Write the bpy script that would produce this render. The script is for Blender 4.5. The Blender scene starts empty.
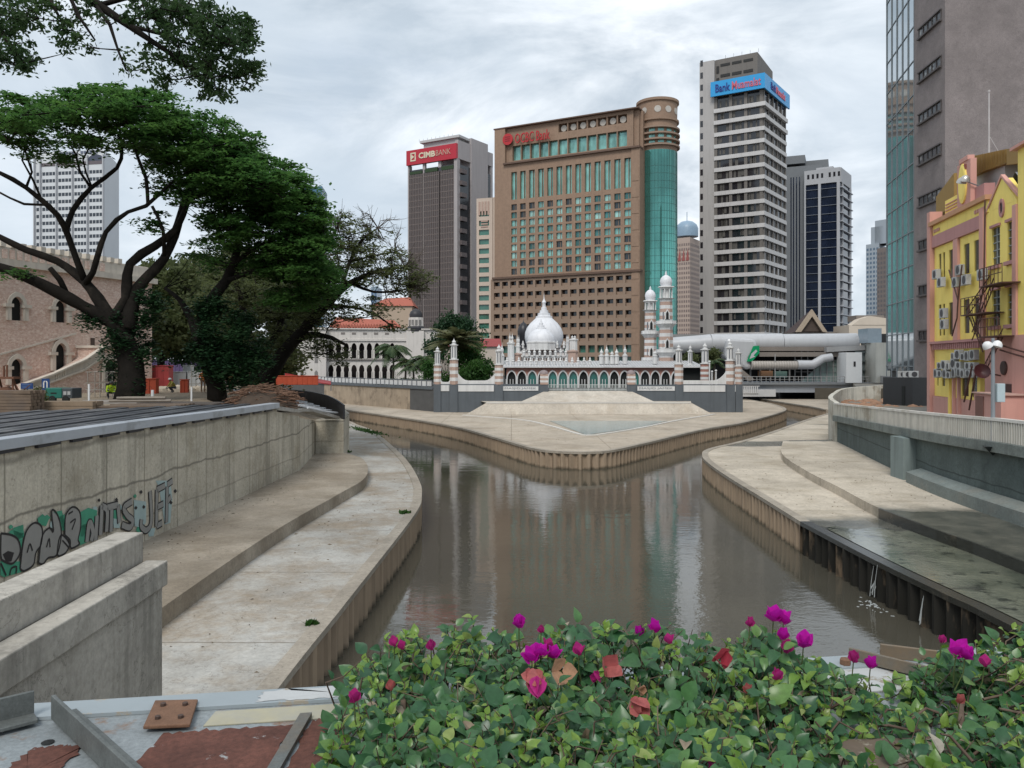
import bpy, bmesh, math, random
import numpy as np
from mathutils import Vector, Matrix
R = math.radians
rng = np.random.default_rng(7); random.seed(7)
SC = bpy.context.scene
COL = SC.collection
EYE, FL, CX, HY = 8.5, 800.0, 512.0, 362.0     # eye height above the water, focal length, principal point, horizon row

def A(px, py, D):  # a point seen at this pixel, D metres away
    return Vector(((px - CX) / FL * D, D, EYE - (py - HY) / FL * D))
def G(px, py, z):  # the same on level z
    D = FL * (EYE - z) / (py - HY)
    return Vector(((px - CX) / FL * D, D, z))

# ------------------------------------------------------------------ materials
def nodes(name):
    m = bpy.data.materials.new(name); m.use_nodes = True
    nt = m.node_tree; nt.nodes.clear()
    out = nt.nodes.new('ShaderNodeOutputMaterial'); p = nt.nodes.new('ShaderNodeBsdfPrincipled')
    nt.links.new(p.outputs[0], out.inputs[0])
    return m, nt, p, out
def N(nt, t, **kw):
    n = nt.nodes.new(t)
    for k, v in kw.items(): setattr(n, k, v)
    return n
def noise(nt, scale, detail=5, stretch=None, rough=.6, off=0):
    g = N(nt, 'ShaderNodeNewGeometry'); mp = N(nt, 'ShaderNodeMapping')
    mp.inputs['Scale'].default_value = stretch or (1, 1, 1); mp.inputs['Location'].default_value = (off, off * .7, off * .3)
    nt.links.new(g.outputs['Position'], mp.inputs['Vector'])
    n = N(nt, 'ShaderNodeTexNoise'); n.inputs['Scale'].default_value = scale; n.inputs['Detail'].default_value = detail
    n.inputs['Roughness'].default_value = rough
    nt.links.new(mp.outputs[0], n.inputs['Vector'])
    return n.outputs['Fac']
def ramp(nt, src, a, b, ca=(0, 0, 0), cb=(1, 1, 1)):
    r = N(nt, 'ShaderNodeValToRGB')
    r.color_ramp.elements[0].position = a; r.color_ramp.elements[1].position = b
    r.color_ramp.elements[0].color = (*ca, 1); r.color_ramp.elements[1].color = (*cb, 1)
    nt.links.new(src, r.inputs[0]); return r.outputs[0]
def mix(nt, fac, c1, c2, mode='MIX'):
    m = N(nt, 'ShaderNodeMix', data_type='RGBA', blend_type=mode)
    for i, c in ((0, fac), (6, c1), (7, c2)):
        if isinstance(c, (int, float)): m.inputs[i].default_value = c
        elif isinstance(c, tuple): m.inputs[i].default_value = (*c, 1)
        else: nt.links.new(c, m.inputs[i])
    return m.outputs[2]
def bump(nt, p, src, s, d=.02):
    b = N(nt, 'ShaderNodeBump'); b.inputs['Strength'].default_value = s; b.inputs['Distance'].default_value = d
    nt.links.new(src, b.inputs['Height']); nt.links.new(b.outputs[0], p.inputs['Normal'])
def mul(c, k): return tuple(min(1, x * k) for x in c)
MATS = {}
def mat(name, col, rough=.7, var=.12, scale=2., metal=0., spec=.4, streak=0., col2=None, t2=(.52, .62), s2=.6, bmp=0., bscale=None, bd=.02, stretch=None, fine=0.):
    """one painted / mineral surface: two-scale mottling, optional second colour in patches, optional vertical run-off streaks"""
    if name in MATS: return MATS[name]
    m, nt, p, out = nodes(name)
    c = mix(nt, noise(nt, scale, 6, stretch), mul(col, 1 - var * 1.6), mul(col, 1 + var * 1.6))
    if fine: c = mix(nt, ramp(nt, noise(nt, scale * 9, 4, stretch, .7, 3), .35, .65), mul(col, 1 - fine), c) if False else mix(nt, fine, c, ramp(nt, noise(nt, scale * 11, 5, stretch, .75, 3), .3, .7, (.25, .25, .25), (.75, .75, .75)), 'OVERLAY')
    if col2: c = mix(nt, ramp(nt, noise(nt, s2, 8, stretch, .68, 5), *t2), c, col2)
    if streak:
        f = ramp(nt, noise(nt, 1.6, 6, (1, 1, .07), .7, 9), .47, .72)
        mm = N(nt, 'ShaderNodeMath', operation='MULTIPLY'); nt.links.new(f, mm.inputs[0]); mm.inputs[1].default_value = streak
        c = mix(nt, mm.outputs[0], c, mul(col, .28))
    nt.links.new(c, p.inputs['Base Color'])
    p.inputs['Roughness'].default_value = rough; p.inputs['Metallic'].default_value = metal; p.inputs['Specular IOR Level'].default_value = spec
    if bmp: bump(nt, p, noise(nt, bscale or scale * 6, 6, None, .7), bmp, bd)
    MATS[name] = m; return m
def glass(name, col, rough=.06, spec=.8, var=.25, scale=.35, metal=0.):
    m, nt, p, out = nodes(name)
    c = mix(nt, ramp(nt, noise(nt, scale, 3, (1, 1, .5)), .35, .65), mul(col, 1 - var), mul(col, 1 + var))
    nt.links.new(c, p.inputs['Base Color']); p.inputs['Roughness'].default_value = rough; p.inputs['Specular IOR Level'].default_value = spec
    p.inputs['Metallic'].default_value = metal
    bump(nt, p, noise(nt, .8, 2), .03, .05)
    MATS[name] = m; return m
def leafmat(name, dark, light, trans=.3, rough=.55, s=.55, spec=.3):
    m, nt, p, out = nodes(name)
    c = mix(nt, ramp(nt, noise(nt, s, 4), .36, .64), dark, light)
    c = mix(nt, ramp(nt, noise(nt, s * 16, 2, None, .5, 4), .3, .75), mul(dark, .75), c)
    nt.links.new(c, p.inputs['Base Color']); p.inputs['Roughness'].default_value = rough; p.inputs['Specular IOR Level'].default_value = spec
    t = N(nt, 'ShaderNodeBsdfTranslucent'); nt.links.new(c, t.inputs[0])
    mx = N(nt, 'ShaderNodeMixShader'); mx.inputs[0].default_value = trans
    nt.links.new(p.outputs[0], mx.inputs[1]); nt.links.new(t.outputs[0], mx.inputs[2]); nt.links.new(mx.outputs[0], out.inputs[0])
    MATS[name] = m; return m

# ------------------------------------------------------------------ mesh builder and object tree
OFF = {}
class MB:
    def __init__(s, M=None): s.v = []; s.f = []; s.M = M; s.mi = []; s.cur = 0
    def add(s, vs, fs):
        b = len(s.v)
        if s.M is not None: vs = [s.M @ Vector(v) for v in vs]
        s.v += [tuple(v) for v in vs]; s.f += [tuple(i + b for i in f) for f in fs]; s.mi += [s.cur] * len(fs)
        return s
    def box(s, x0, x1, y0, y1, z0, z1):
        return s.add([(x0, y0, z0), (x1, y0, z0), (x1, y1, z0), (x0, y1, z0), (x0, y0, z1), (x1, y0, z1), (x1, y1, z1), (x0, y1, z1)],
                     [(0, 3, 2, 1), (4, 5, 6, 7), (0, 1, 5, 4), (1, 2, 6, 5), (2, 3, 7, 6), (3, 0, 4, 7)])
    def prism(s, poly, z0, z1):  # poly in x,y ; z0/z1 numbers or lists
        n = len(poly); z0 = [z0] * n if isinstance(z0, (int, float)) else z0; z1 = [z1] * n if isinstance(z1, (int, float)) else z1
        return s.add([(p[0], p[1], a) for p, a in zip(poly, z0)] + [(p[0], p[1], a) for p, a in zip(poly, z1)],
                     [tuple(range(n - 1, -1, -1)), tuple(range(n, 2 * n))] + [(i, (i + 1) % n, n + (i + 1) % n, n + i) for i in range(n)])
    def slab(s, poly, y0, y1):   # poly in x,z extruded along y
        n = len(poly)
        return s.add([(p[0], y0, p[1]) for p in poly] + [(p[0], y1, p[1]) for p in poly],
                     [tuple(range(n)), tuple(range(2 * n - 1, n - 1, -1))] + [(i, n + i, n + (i + 1) % n, (i + 1) % n) for i in range(n)])
    def tube(s, pts, rad, n=6, cap=True):
        pts = [Vector(p) for p in pts]; rad = [rad] * len(pts) if isinstance(rad, (int, float)) else rad
        vs = []; fs = []; ref = None
        for i, p in enumerate(pts):
            d = (pts[min(i + 1, len(pts) - 1)] - pts[max(i - 1, 0)]); d = d.normalized() if d.length > 1e-9 else Vector((0, 0, 1))
            if ref is None: ref = Vector((1, 0, 0)) if abs(d.x) < .8 else Vector((0, 1, 0))
            a = d.cross(ref).normalized(); b = d.cross(a); ref = b.cross(d) if False else ref
            for k in range(n):
                t = 2 * math.pi * k / n; vs.append(p + (a * math.cos(t) + b * math.sin(t)) * rad[i])
        for i in range(len(pts) - 1):
            for k in range(n): fs.append((i * n + k, i * n + (k + 1) % n, (i + 1) * n + (k + 1) % n, (i + 1) * n + k))
        if cap: fs += [tuple(range(n - 1, -1, -1)), tuple(range((len(pts) - 1) * n, len(pts) * n))]
        return s.add(vs, fs)
    def lathe(s, prof, c=(0, 0), n=16, ph=0.):   # prof: (r, z)
        vs = []; fs = []
        for r, z in prof:
            for k in range(n): t = 2 * math.pi * (k + ph) / n; vs.append((c[0] + r * math.cos(t), c[1] + r * math.sin(t), z))
        for i in range(len(prof) - 1):
            for k in range(n): fs.append((i * n + k, i * n + (k + 1) % n, (i + 1) * n + (k + 1) % n, (i + 1) * n + k))
        if prof[0][0] > .001: fs.append(tuple(range(n - 1, -1, -1)))
        if prof[-1][0] > .001: fs.append(tuple(range((len(prof) - 1) * n, len(prof) * n)))
        return s.add(vs, fs)
    def quads(s, arr):  # numpy (n,4,3), world space
        b = len(s.v); n = len(arr); s.v += [tuple(x) for x in arr.reshape(-1, 3).tolist()]
        s.f += [(b + 4 * i, b + 4 * i + 1, b + 4 * i + 2, b + 4 * i + 3) for i in range(n)]; s.mi += [s.cur] * n
        return s
    def build(s, name, m, parent=None, smooth=False, norm=True, kind=None, label=None, bev=0, at=None):
        off = OFF.get(parent.name, Vector((0, 0, 0))) if parent else (Vector(at) if at else Vector((0, 0, 0)))
        me = bpy.data.meshes.new(name)
        me.from_pydata([(v[0] - off.x, v[1] - off.y, v[2] - off.z) for v in s.v], [], s.f)
        ms = m if isinstance(m, (list, tuple)) else [m]
        for x in ms: me.materials.append(x)
        if len(ms) > 1: me.polygons.foreach_set('material_index', s.mi)
        if norm and len(s.f) < 60000:
            b = bmesh.new(); b.from_mesh(me); bmesh.ops.recalc_face_normals(b, faces=b.faces); b.to_mesh(me); b.free()
        if smooth:
            me.polygons.foreach_set('use_smooth', [True] * len(me.polygons))
            if smooth != 'all': me.set_sharp_from_angle(angle=R(40))
        me.update()
        o = bpy.data.objects.new(name, me); COL.objects.link(o)
        if parent: o.parent = parent
        else: o.location = off
        OFF[o.name] = off
        if kind: o['kind'] = kind
        if label: o['label'] = label
        if bev:
            md = o.modifiers.new('bevel', 'BEVEL'); md.width = bev; md.segments = 2; md.limit_method = 'ANGLE'
        return o
def thing(name, label, cat, loc=(0, 0, 0), group=None):
    o = bpy.data.objects.new(name, None); COL.objects.link(o); o.location = loc; o.empty_display_size = .2
    OFF[o.name] = Vector(loc); tag(o, label, cat, group); return o
def tag(o, label, cat, group=None):
    o['label'] = label; o['category'] = cat; o['kind'] = 'thing'
    if group: o['group'] = group
    return o
def struct(name, mb, m, **k): return mb.build(name, m, None, kind='structure', **k)
def copy_tree(o, parent=None):
    c = o.copy(); COL.objects.link(c)
    if parent: c.parent = parent
    OFF[c.name] = Vector(OFF.get(o.name, (0, 0, 0)))
    for ch in list(o.children): copy_tree(ch, c)
    return c
class Fr:
    """vertical facade frame: local x along the facade from P0 to P1, local y outwards, local z up (world height)"""
    def __init__(s, P0, P1):
        s.o = Vector((P0[0], P0[1], 0)); d = Vector((P1[0] - P0[0], P1[1] - P0[1], 0)); s.L = d.length; s.ud = d.normalized()
        n = Vector((-s.ud.y, s.ud.x, 0))
        if n.dot(-s.o) < 0: n = -n
        s.n = n; s.M = Matrix(((s.ud.x, n.x, 0, s.o.x), (s.ud.y, n.y, 0, s.o.y), (0, 0, 1, 0), (0, 0, 0, 1)))
    def mb(s): return MB(s.M)
    def uz(s, px, py, d=0.):  # where the sight line through a pixel meets the facade (pushed out by d)
        k = (px - CX) / FL; o = s.o + s.n * d
        D = (o.x * s.n.x + o.y * s.n.y) / (k * s.n.x + s.n.y)
        P = Vector((k * D, D, 0)) - o
        return P.dot(s.ud), EYE - (py - HY) / FL * D
    def u(s, px, d=0.): return s.uz(px, HY, d)[0]
    def z(s, px, py, d=0.): return s.uz(px, py, d)[1]
    def w(s, u, n, z): return s.M @ Vector((u, n, z))
def text(body, fr, u0, u1, z0, z1, n, m, parent, name='lettering', bold=.02, ext=.03, fit=True):
    """lettering as real letters, standing n in front of a facade frame and filling u0..u1, z0..z1"""
    cu = bpy.data.curves.new('lettering', 'FONT'); cu.body = body; cu.extrude = .03; cu.offset = bold; cu.resolution_u = 2
    ob = bpy.data.objects.new('lettering_source', cu); COL.objects.link(ob)
    bpy.context.view_layer.update()
    dg = bpy.context.evaluated_depsgraph_get(); me = bpy.data.meshes.new_from_object(ob.evaluated_get(dg))
    bpy.data.objects.remove(ob); bpy.data.curves.remove(cu)
    co = np.array([v.co[:] for v in me.vertices]); mn = co.min(0); mx_ = co.max(0)
    mb = MB(fr.M)
    s = (co - mn) / (mx_ - mn)
    mb.add([(u0 + a * (u1 - u0), n + ext * (c - .5), z0 + b * (z1 - z0)) for a, b, c in s.tolist()], [tuple(p.vertices) for p in me.polygons])
    bpy.data.meshes.remove(me)
    return mb.build(name, m, parent)
def panes(fr, rects, n0, n1, m, parent, name='window', cap=100):
    rects = sorted(rects, key=lambda r: -(r[1] - r[0]) * (r[3] - r[2]))
    ms = m if isinstance(m, list) else [m]
    m = ms[0]
    for r in rects[:cap]: fr.mb().box(r[0], r[1], n0, n1, r[2], r[3]).build(name, random.choice(ms), parent)
    if rects[cap:]:
        b = fr.mb()
        for r in rects[cap:]: b.cur = random.randrange(len(ms)); b.box(r[0], r[1], n0, n1, r[2], r[3])
        b.build(name, ms, parent, kind='stuff')
def grid_wall(mb, us, zs, U0, U1, Z0, Z1, n0, n1):
    """piers and spandrels round a grid of openings us x zs"""
    e = [U0] + [x for p in us for x in p] + [U1]
    for a, b in zip(e[::2], e[1::2]):
        if b - a > .002: mb.box(a, b, n0, n1, Z0, Z1)
    e = [Z0] + [x for p in zs for x in p] + [Z1]
    for a, b in zip(e[::2], e[1::2]):
        if b - a > .002: mb.box(U0 + .002, U1 - .002, n0, n1 - .004, a + (.003 if a == Z0 else 0), b - (.003 if b == Z1 else 0))
def arch_curve(uc, w, spring, apex, kind='pointed', k=7):
    """left-to-right points of an arch head over an opening of half width w"""
    pts = []
    if kind == 'horseshoe':
        r = w * 1.18; h = spring + r * .5
        for i in range(2 * k + 1):
            t = R(212) - R(244) * i / (2 * k); pts.append((uc + r * math.cos(t), h + r * math.sin(t) * (apex - h) / r))
        return pts
    h = apex - spring
    for i in range(k + 1):
        t = i / k; pts.append((uc - w * math.cos(t * math.pi / 2) ** .8, spring + h * (math.sin(t * math.pi / 2) ** 1.0 * .82 + .18 * t ** 3)))
    return pts + [(2 * uc - a, b) for a, b in reversed(pts[:-1])]
def arch_bay(mb, u0, u1, z0, z1, uc, w, spring, apex, n0, n1, kind='pointed'):
    c = arch_curve(uc, w, spring, apex, kind)
    poly = [(u0, z0), (uc - w, z0), (uc - w, spring - .001)] + c + [(uc + w, spring - .001), (uc + w, z0), (u1, z0), (u1, z1), (u0, z1)]
    mb.slab(poly, n0, n1)
def arch_ring(mb, uc, w, z0, spring, apex, t, n0, n1, kind='pointed'):
    c = [(uc - w, z0), (uc - w, spring)] + arch_curve(uc, w, spring, apex, kind)[1:-1] + [(uc + w, spring), (uc + w, z0)]
    o = [(uc - w - t, z0), (uc - w - t, spring)] + arch_curve(uc, w + t, spring, apex + t * 1.3, kind)[1:-1] + [(uc + w + t, spring), (uc + w + t, z0)]
    for i in range(len(c) - 1): mb.slab([c[i], c[i + 1], o[i + 1], o[i]], n0, n1)

# ------------------------------------------------------------------ camera, sky, sun
cam = bpy.data.objects.new('camera', bpy.data.cameras.new('camera')); COL.objects.link(cam)
cam.location = (0, 0, EYE); cam.rotation_euler = (R(90), 0, 0)
cam.data.sensor_width = 36; cam.data.lens = 36 * FL / 1024; cam.data.shift_y = -22 / 1024
cam.data.clip_start = .05; cam.data.clip_end = 9000
SC.camera = cam
SUN_EL, SUN_AZ = 50, 197      # degrees; azimuth clockwise from +Y: behind the camera, a little to its left
wd = bpy.data.worlds.new('World'); SC.world = wd; wd.use_nodes = True
nt = wd.node_tree; nt.nodes.clear()
wo = N(nt, 'ShaderNodeOutputWorld'); bg = N(nt, 'ShaderNodeBackground'); bg.inputs[1].default_value = .1
sk = N(nt, 'ShaderNodeTexSky'); sk.sky_type = 'NISHITA'; sk.sun_disc = False; sk.sun_elevation = R(SUN_EL); sk.sun_rotation = R(SUN_AZ)
tc = N(nt, 'ShaderNodeTexCoord'); mp = N(nt, 'ShaderNodeMapping'); mp.inputs['Scale'].default_value = (1, 1, 2.3); mp.inputs['Location'].default_value = (3.2, 1.1, .3)
nt.links.new(tc.outputs['Generated'], mp.inputs[0])
def wn(sc, det, ro, dist=.0):
    n = N(nt, 'ShaderNodeTexNoise'); n.inputs['Scale'].default_value = sc; n.inputs['Detail'].default_value = det; n.inputs['Roughness'].default_value = ro
    n.inputs['Distortion'].default_value = dist; nt.links.new(mp.outputs[0], n.inputs['Vector']); return n.outputs['Fac']
cl = ramp(nt, wn(3.4, 10, .6, .5), .38, .63, (3.4, 3.95, 4.5), (8.1, 8.4, 8.7))
cl = mix(nt, ramp(nt, wn(1.3, 6, .5, .2), .42, .66), cl, (4.3, 4.95, 5.6))
sky = mix(nt, ramp(nt, wn(1.9, 7, .55), .25, .42, (.72, .72, .72), (.95, .95, .95)), sk.outputs[0], cl)
nt.links.new(sky, bg.inputs[0]); nt.links.new(bg.outputs[0], wo.inputs[0])
sl = bpy.data.lights.new('sun', 'SUN'); sl.energy = 1.5; sl.angle = R(22); sl.color = (1, .955, .89)
so = bpy.data.objects.new('sun', sl); COL.objects.link(so)
az = R(SUN_AZ); d = Vector((math.sin(az) * math.cos(R(SUN_EL)), math.cos(az) * math.cos(R(SUN_EL)), math.sin(R(SUN_EL))))
so.rotation_euler = d.to_track_quat('Z', 'Y').to_euler(); so.location = (0, -20, 60)
SC.view_settings.view_transform = 'Standard'; SC.view_settings.look = 'None'; SC.view_settings.gamma = 1; SC.view_settings.exposure = .58
SC.render.engine = 'CYCLES'; SC.cycles.use_denoising = True; SC.cycles.max_bounces = 5; SC.cycles.diffuse_bounces = 3; SC.cycles.glossy_bounces = 3
SC.cycles.transparent_max_bounces = 4; SC.cycles.caustics_reflective = False; SC.cycles.caustics_refractive = False
# ------------------------------------------------------------------ ground, river, banks
def spline(pts, step=1.):
    P = [Vector(p).to_3d() for p in pts]; P = [P[0] * 2 - P[1]] + P + [P[-1] * 2 - P[-2]]; out = []
    for i in range(1, len(P) - 2):
        n = max(1, int((P[i + 1] - P[i]).length / step))
        for k in range(n):
            t = k / n; a, b, c, d = P[i - 1:i + 3]
            out.append(.5 * (2 * b + (c - a) * t + (2 * a - 5 * b + 4 * c - d) * t * t + (3 * b - a - 3 * c + d) * t ** 3))
    return out + [P[-2]]
def offset(path, d):
    o = []
    for i, p in enumerate(path):
        t = path[min(i + 1, len(path) - 1)] - path[max(i - 1, 0)]; t = Vector((t[0], t[1], 0)).normalized()
        o.append(Vector((p[0] - t.y * d, p[1] + t.x * d, 0)))
    return o
def wall_path(mb, path, z0, z1, d0, d1):
    """a wall along a path between the offsets d0 and d1 (left of travel positive)"""
    a, b = offset(path, d0), offset(path, d1); n = len(path)
    z0 = [z0] * n if isinstance(z0, (int, float)) else z0; z1 = [z1] * n if isinstance(z1, (int, float)) else z1
    vs = []; fs = []
    for i in range(n): vs += [(a[i].x, a[i].y, z0[i]), (b[i].x, b[i].y, z0[i]), (b[i].x, b[i].y, z1[i]), (a[i].x, a[i].y, z1[i])]
    for i in range(n - 1):
        for k in range(4): fs.append((4 * i + k, 4 * i + (k + 1) % 4, 4 * i + 4 + (k + 1) % 4, 4 * i + 4 + k))
    fs += [(0, 1, 2, 3), (4 * n - 4, 4 * n - 3, 4 * n - 2, 4 * n - 1)]
    return mb.add(vs, fs)

# water: murky, slightly rippled
m, nt, p, out = nodes('river water')
nt.links.new(mix(nt, ramp(nt, noise(nt, .12, 3), .35, .65), (.088, .08, .06), (.066, .061, .047)), p.inputs['Base Color'])
p.inputs['Roughness'].default_value = .035; p.inputs['IOR'].default_value = 1.4; p.inputs['Specular IOR Level'].default_value = .8
h1 = noise(nt, 1.1, 3, (.8, 1.3, 1), .5); h2 = noise(nt, 5.5, 3, (.7, 1.2, 1), .55, 4); patch = ramp(nt, noise(nt, .11, 3, None, .5, 7), .4, .66, (.12,) * 3, (1, 1, 1))
mm = N(nt, 'ShaderNodeMath', operation='MULTIPLY'); nt.links.new(h2, mm.inputs[0]); nt.links.new(patch, mm.inputs[1])
ad = N(nt, 'ShaderNodeMath', operation='ADD'); nt.links.new(h1, ad.inputs[0]); nt.links.new(mm.outputs[0], ad.inputs[1])
bump(nt, p, ad.outputs[0], .2, .03); WATER = m

WZ = .72   # water level
def concrete(name, col, col2, streak=0., wet=None, t2=(.5, .66), s2=.35, joints=(), slab=None):
    m, nt, p, out = nodes(name)
    c = mix(nt, noise(nt, .8, 8, None, .65), mul(col, .7), mul(col, 1.27))
    c = mix(nt, ramp(nt, noise(nt, s2, 9, None, .7, 5), *t2), c, col2)
    c = mix(nt, .35, c, ramp(nt, noise(nt, 9, 6, None, .75, 2), .3, .7, (.2,) * 3, (.8,) * 3), 'OVERLAY')
    sp = ramp(nt, noise(nt, 2.3, 7, None, .8, 11), .62, .72); ml = N(nt, 'ShaderNodeMath', operation='MULTIPLY'); nt.links.new(sp, ml.inputs[0]); ml.inputs[1].default_value = .7
    c = mix(nt, ml.outputs[0], c, mul(col, .42))
    if streak:
        f = ramp(nt, noise(nt, 1.5, 6, (1, 1, .06), .7, 9), .5, .72); q = N(nt, 'ShaderNodeMath', operation='MULTIPLY'); nt.links.new(f, q.inputs[0]); q.inputs[1].default_value = streak
        c = mix(nt, q.outputs[0], c, mul(col, .3))
    g = N(nt, 'ShaderNodeNewGeometry'); sx = N(nt, 'ShaderNodeSeparateXYZ'); nt.links.new(g.outputs['Position'], sx.inputs[0])
    def band(v, wob, lo, hi, k, off):   # a dark line of seepage at height v
        nz = noise(nt, .5, 5, None, .6, off); s_ = N(nt, 'ShaderNodeMath', operation='MULTIPLY_ADD'); nt.links.new(nz, s_.inputs[0]); s_.inputs[1].default_value = wob; nt.links.new(sx.outputs[2], s_.inputs[2])
        s2_ = N(nt, 'ShaderNodeMath', operation='SUBTRACT'); nt.links.new(s_.outputs[0], s2_.inputs[0]); s2_.inputs[1].default_value = v + wob * .5
        ab = N(nt, 'ShaderNodeMath', operation='ABSOLUTE'); nt.links.new(s2_.outputs[0], ab.inputs[0])
        return ramp(nt, ab.outputs[0], lo, hi, (k,) * 3, (0, 0, 0))
    # broad grime with soft edges, fine cracks, slab joints
    gr = ramp(nt, noise(nt, .22, 10, None, .72, 31), .44, .66); ml2 = N(nt, 'ShaderNodeMath', operation='MULTIPLY'); nt.links.new(gr, ml2.inputs[0]); ml2.inputs[1].default_value = .5
    c = mix(nt, ml2.outputs[0], c, mul(col2, .55))
    ck = noise(nt, .9, 6, None, .6, 41); ab_ = N(nt, 'ShaderNodeMath', operation='SUBTRACT'); nt.links.new(ck, ab_.inputs[0]); ab_.inputs[1].default_value = .5; ac = N(nt, 'ShaderNodeMath', operation='ABSOLUTE'); nt.links.new(ab_.outputs[0], ac.inputs[0])
    c = mix(nt, ramp(nt, ac.outputs[0], .0, .006, (.5,) * 3, (0, 0, 0)), c, mul(col2, .35))
    for ax_, per in enumerate(slab or ()):
        if per:
            nz = noise(nt, .8, 4, None, .6, 50 + ax_); wv = N(nt, 'ShaderNodeMath', operation='MULTIPLY_ADD'); nt.links.new(nz, wv.inputs[0]); wv.inputs[1].default_value = .12; nt.links.new(sx.outputs[ax_], wv.inputs[2])
            dv = N(nt, 'ShaderNodeMath', operation='PINGPONG'); nt.links.new(wv.outputs[0], dv.inputs[0]); dv.inputs[1].default_value = per / 2
            c = mix(nt, ramp(nt, dv.outputs[0], .012, .05, (.7,) * 3, (0, 0, 0)), c, mul(col2, .45))
    for i, (v, wob, lo, hi, k) in enumerate(joints): c = mix(nt, band(v, wob, lo, hi, k, 20 + i), c, mul(col, .3))
    nt.links.new(c, p.inputs['Base Color']); p.inputs['Roughness'].default_value = .85; p.inputs['Specular IOR Level'].default_value = .3
    bump(nt, p, noise(nt, 7, 8, None, .75), .35, .015); MATS[name] = m; return m
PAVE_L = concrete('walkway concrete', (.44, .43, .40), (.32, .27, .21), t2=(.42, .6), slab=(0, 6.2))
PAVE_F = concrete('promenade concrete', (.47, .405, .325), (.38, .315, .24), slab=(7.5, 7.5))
PAVE_R = concrete('pale promenade concrete', (.53, .47, .385), (.40, .345, .265), slab=(0, 7.))  # paler concrete tone for the right bank
def wet_zone(m, y0, y1, wob, far=None):
    """water-soaked concrete: a dark glossy zone with a ragged front"""
    nt = m.node_tree; p = next(n for n in nt.nodes if n.type == 'BSDF_PRINCIPLED'); old = p.inputs['Base Color'].links[0].from_socket
    g = N(nt, 'ShaderNodeNewGeometry'); sx = N(nt, 'ShaderNodeSeparateXYZ'); nt.links.new(g.outputs['Position'], sx.inputs[0])
    a = N(nt, 'ShaderNodeMath', operation='MULTIPLY_ADD'); nt.links.new(noise(nt, .45, 7, None, .62, 61), a.inputs[0]); a.inputs[1].default_value = wob; nt.links.new(sx.outputs[1], a.inputs[2])
    mr = N(nt, 'ShaderNodeMapRange'); nt.links.new(a.outputs[0], mr.inputs[0]); mr.inputs[1].default_value = y0 + wob / 2; mr.inputs[2].default_value = y1 + wob / 2; mr.inputs[3].default_value = 1; mr.inputs[4].default_value = 0; f = mr.outputs[0]
    if far:
        s1 = N(nt, 'ShaderNodeMath', operation='SUBTRACT'); nt.links.new(a.outputs[0], s1.inputs[0]); s1.inputs[1].default_value = far[0] + wob / 2; ab = N(nt, 'ShaderNodeMath', operation='ABSOLUTE'); nt.links.new(s1.outputs[0], ab.inputs[0])
        m2 = N(nt, 'ShaderNodeMapRange'); nt.links.new(ab.outputs[0], m2.inputs[0]); m2.inputs[1].default_value = far[1]; m2.inputs[2].default_value = far[1] + .8; m2.inputs[3].default_value = .85; m2.inputs[4].default_value = 0
        mx = N(nt, 'ShaderNodeMath', operation='MAXIMUM'); nt.links.new(f, mx.inputs[0]); nt.links.new(m2.outputs[0], mx.inputs[1]); f = mx.outputs[0]
    dark = mix(nt, ramp(nt, noise(nt, .9, 7, None, .7), .35, .62), (.05, .052, .042), (.13, .125, .10)); nt.links.new(mix(nt, f, old, dark), p.inputs['Base Color'])
    r = N(nt, 'ShaderNodeMapRange'); nt.links.new(f, r.inputs[0]); r.inputs[3].default_value = .85; r.inputs[4].default_value = .16; nt.links.new(r.outputs[0], p.inputs['Roughness'])
wet_zone(PAVE_R, 32.6, 34.2, 3.4, (63.5, 1.6))
STEP_L = concrete('muddy platform concrete', (.36, .315, .255), (.25, .21, .16), t2=(.44, .6))
WALL_L = concrete('retaining wall concrete', (.53, .49, .405), (.37, .33, .25), .75, slab=(0, 2.44), joints=((6.1, .5, .02, .12, .6), (4.6, .45, .015, .06, .8), (3.3, .2, .01, .05, .45)))
BEAM_C = concrete('grey beam concrete', (.40, .375, .33), (.26, .24, .20), .75)
EARTH = concrete('site earth', (.30, .245, .18), (.20, .16, .115), s2=.25)
ASPH = mat('street asphalt', (.09, .09, .09), .9, .2, 1.)
TEAL = concrete('teal wall paint', (.115, .145, .14), (.085, .108, .104), .35, joints=((3.45, .25, .005, .05, .8),))
STONEW = mat('revetment stone', (.36, .29, .215), .9, .2, .9, streak=.35, col2=(.24, .19, .14))
DGREY = mat('dark grey wall paint', (.105, .12, .135), .8, .12, .6, streak=.3)
CAPC = concrete('bank cap concrete', (.36, .32, .265), (.27, .235, .19))
def pilemat(name, dry, wet, lvl):
    m, nt, p, out = nodes(name)
    g = N(nt, 'ShaderNodeNewGeometry'); sx = N(nt, 'ShaderNodeSeparateXYZ'); nt.links.new(g.outputs['Position'], sx.inputs[0])
    nz = noise(nt, 1.3, 5, (1, 1, .25), .65); a = N(nt, 'ShaderNodeMath', operation='MULTIPLY_ADD'); nt.links.new(nz, a.inputs[0]); a.inputs[1].default_value = -.6; sb = N(nt, 'ShaderNodeMath', operation='SUBTRACT'); nt.links.new(sx.outputs[2], sb.inputs[0]); sb.inputs[1].default_value = .42; nt.links.new(sb.outputs[0], a.inputs[2])
    f = ramp(nt, a.outputs[0], 0, 1); r = f.node; r.color_ramp.elements[0].position = max(0, lvl - .55); r.color_ramp.elements[1].position = min(1, max(.02, lvl - .3))
    c = mix(nt, noise(nt, 2, 6, (1, 1, .2), .7, 3), mul(dry, .55), mul(dry, 1.35)); c = mix(nt, f, wet, c)
    nt.links.new(c, p.inputs['Base Color']); p.inputs['Roughness'].default_value = .7; p.inputs['Specular IOR Level'].default_value = .3; return m
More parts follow.
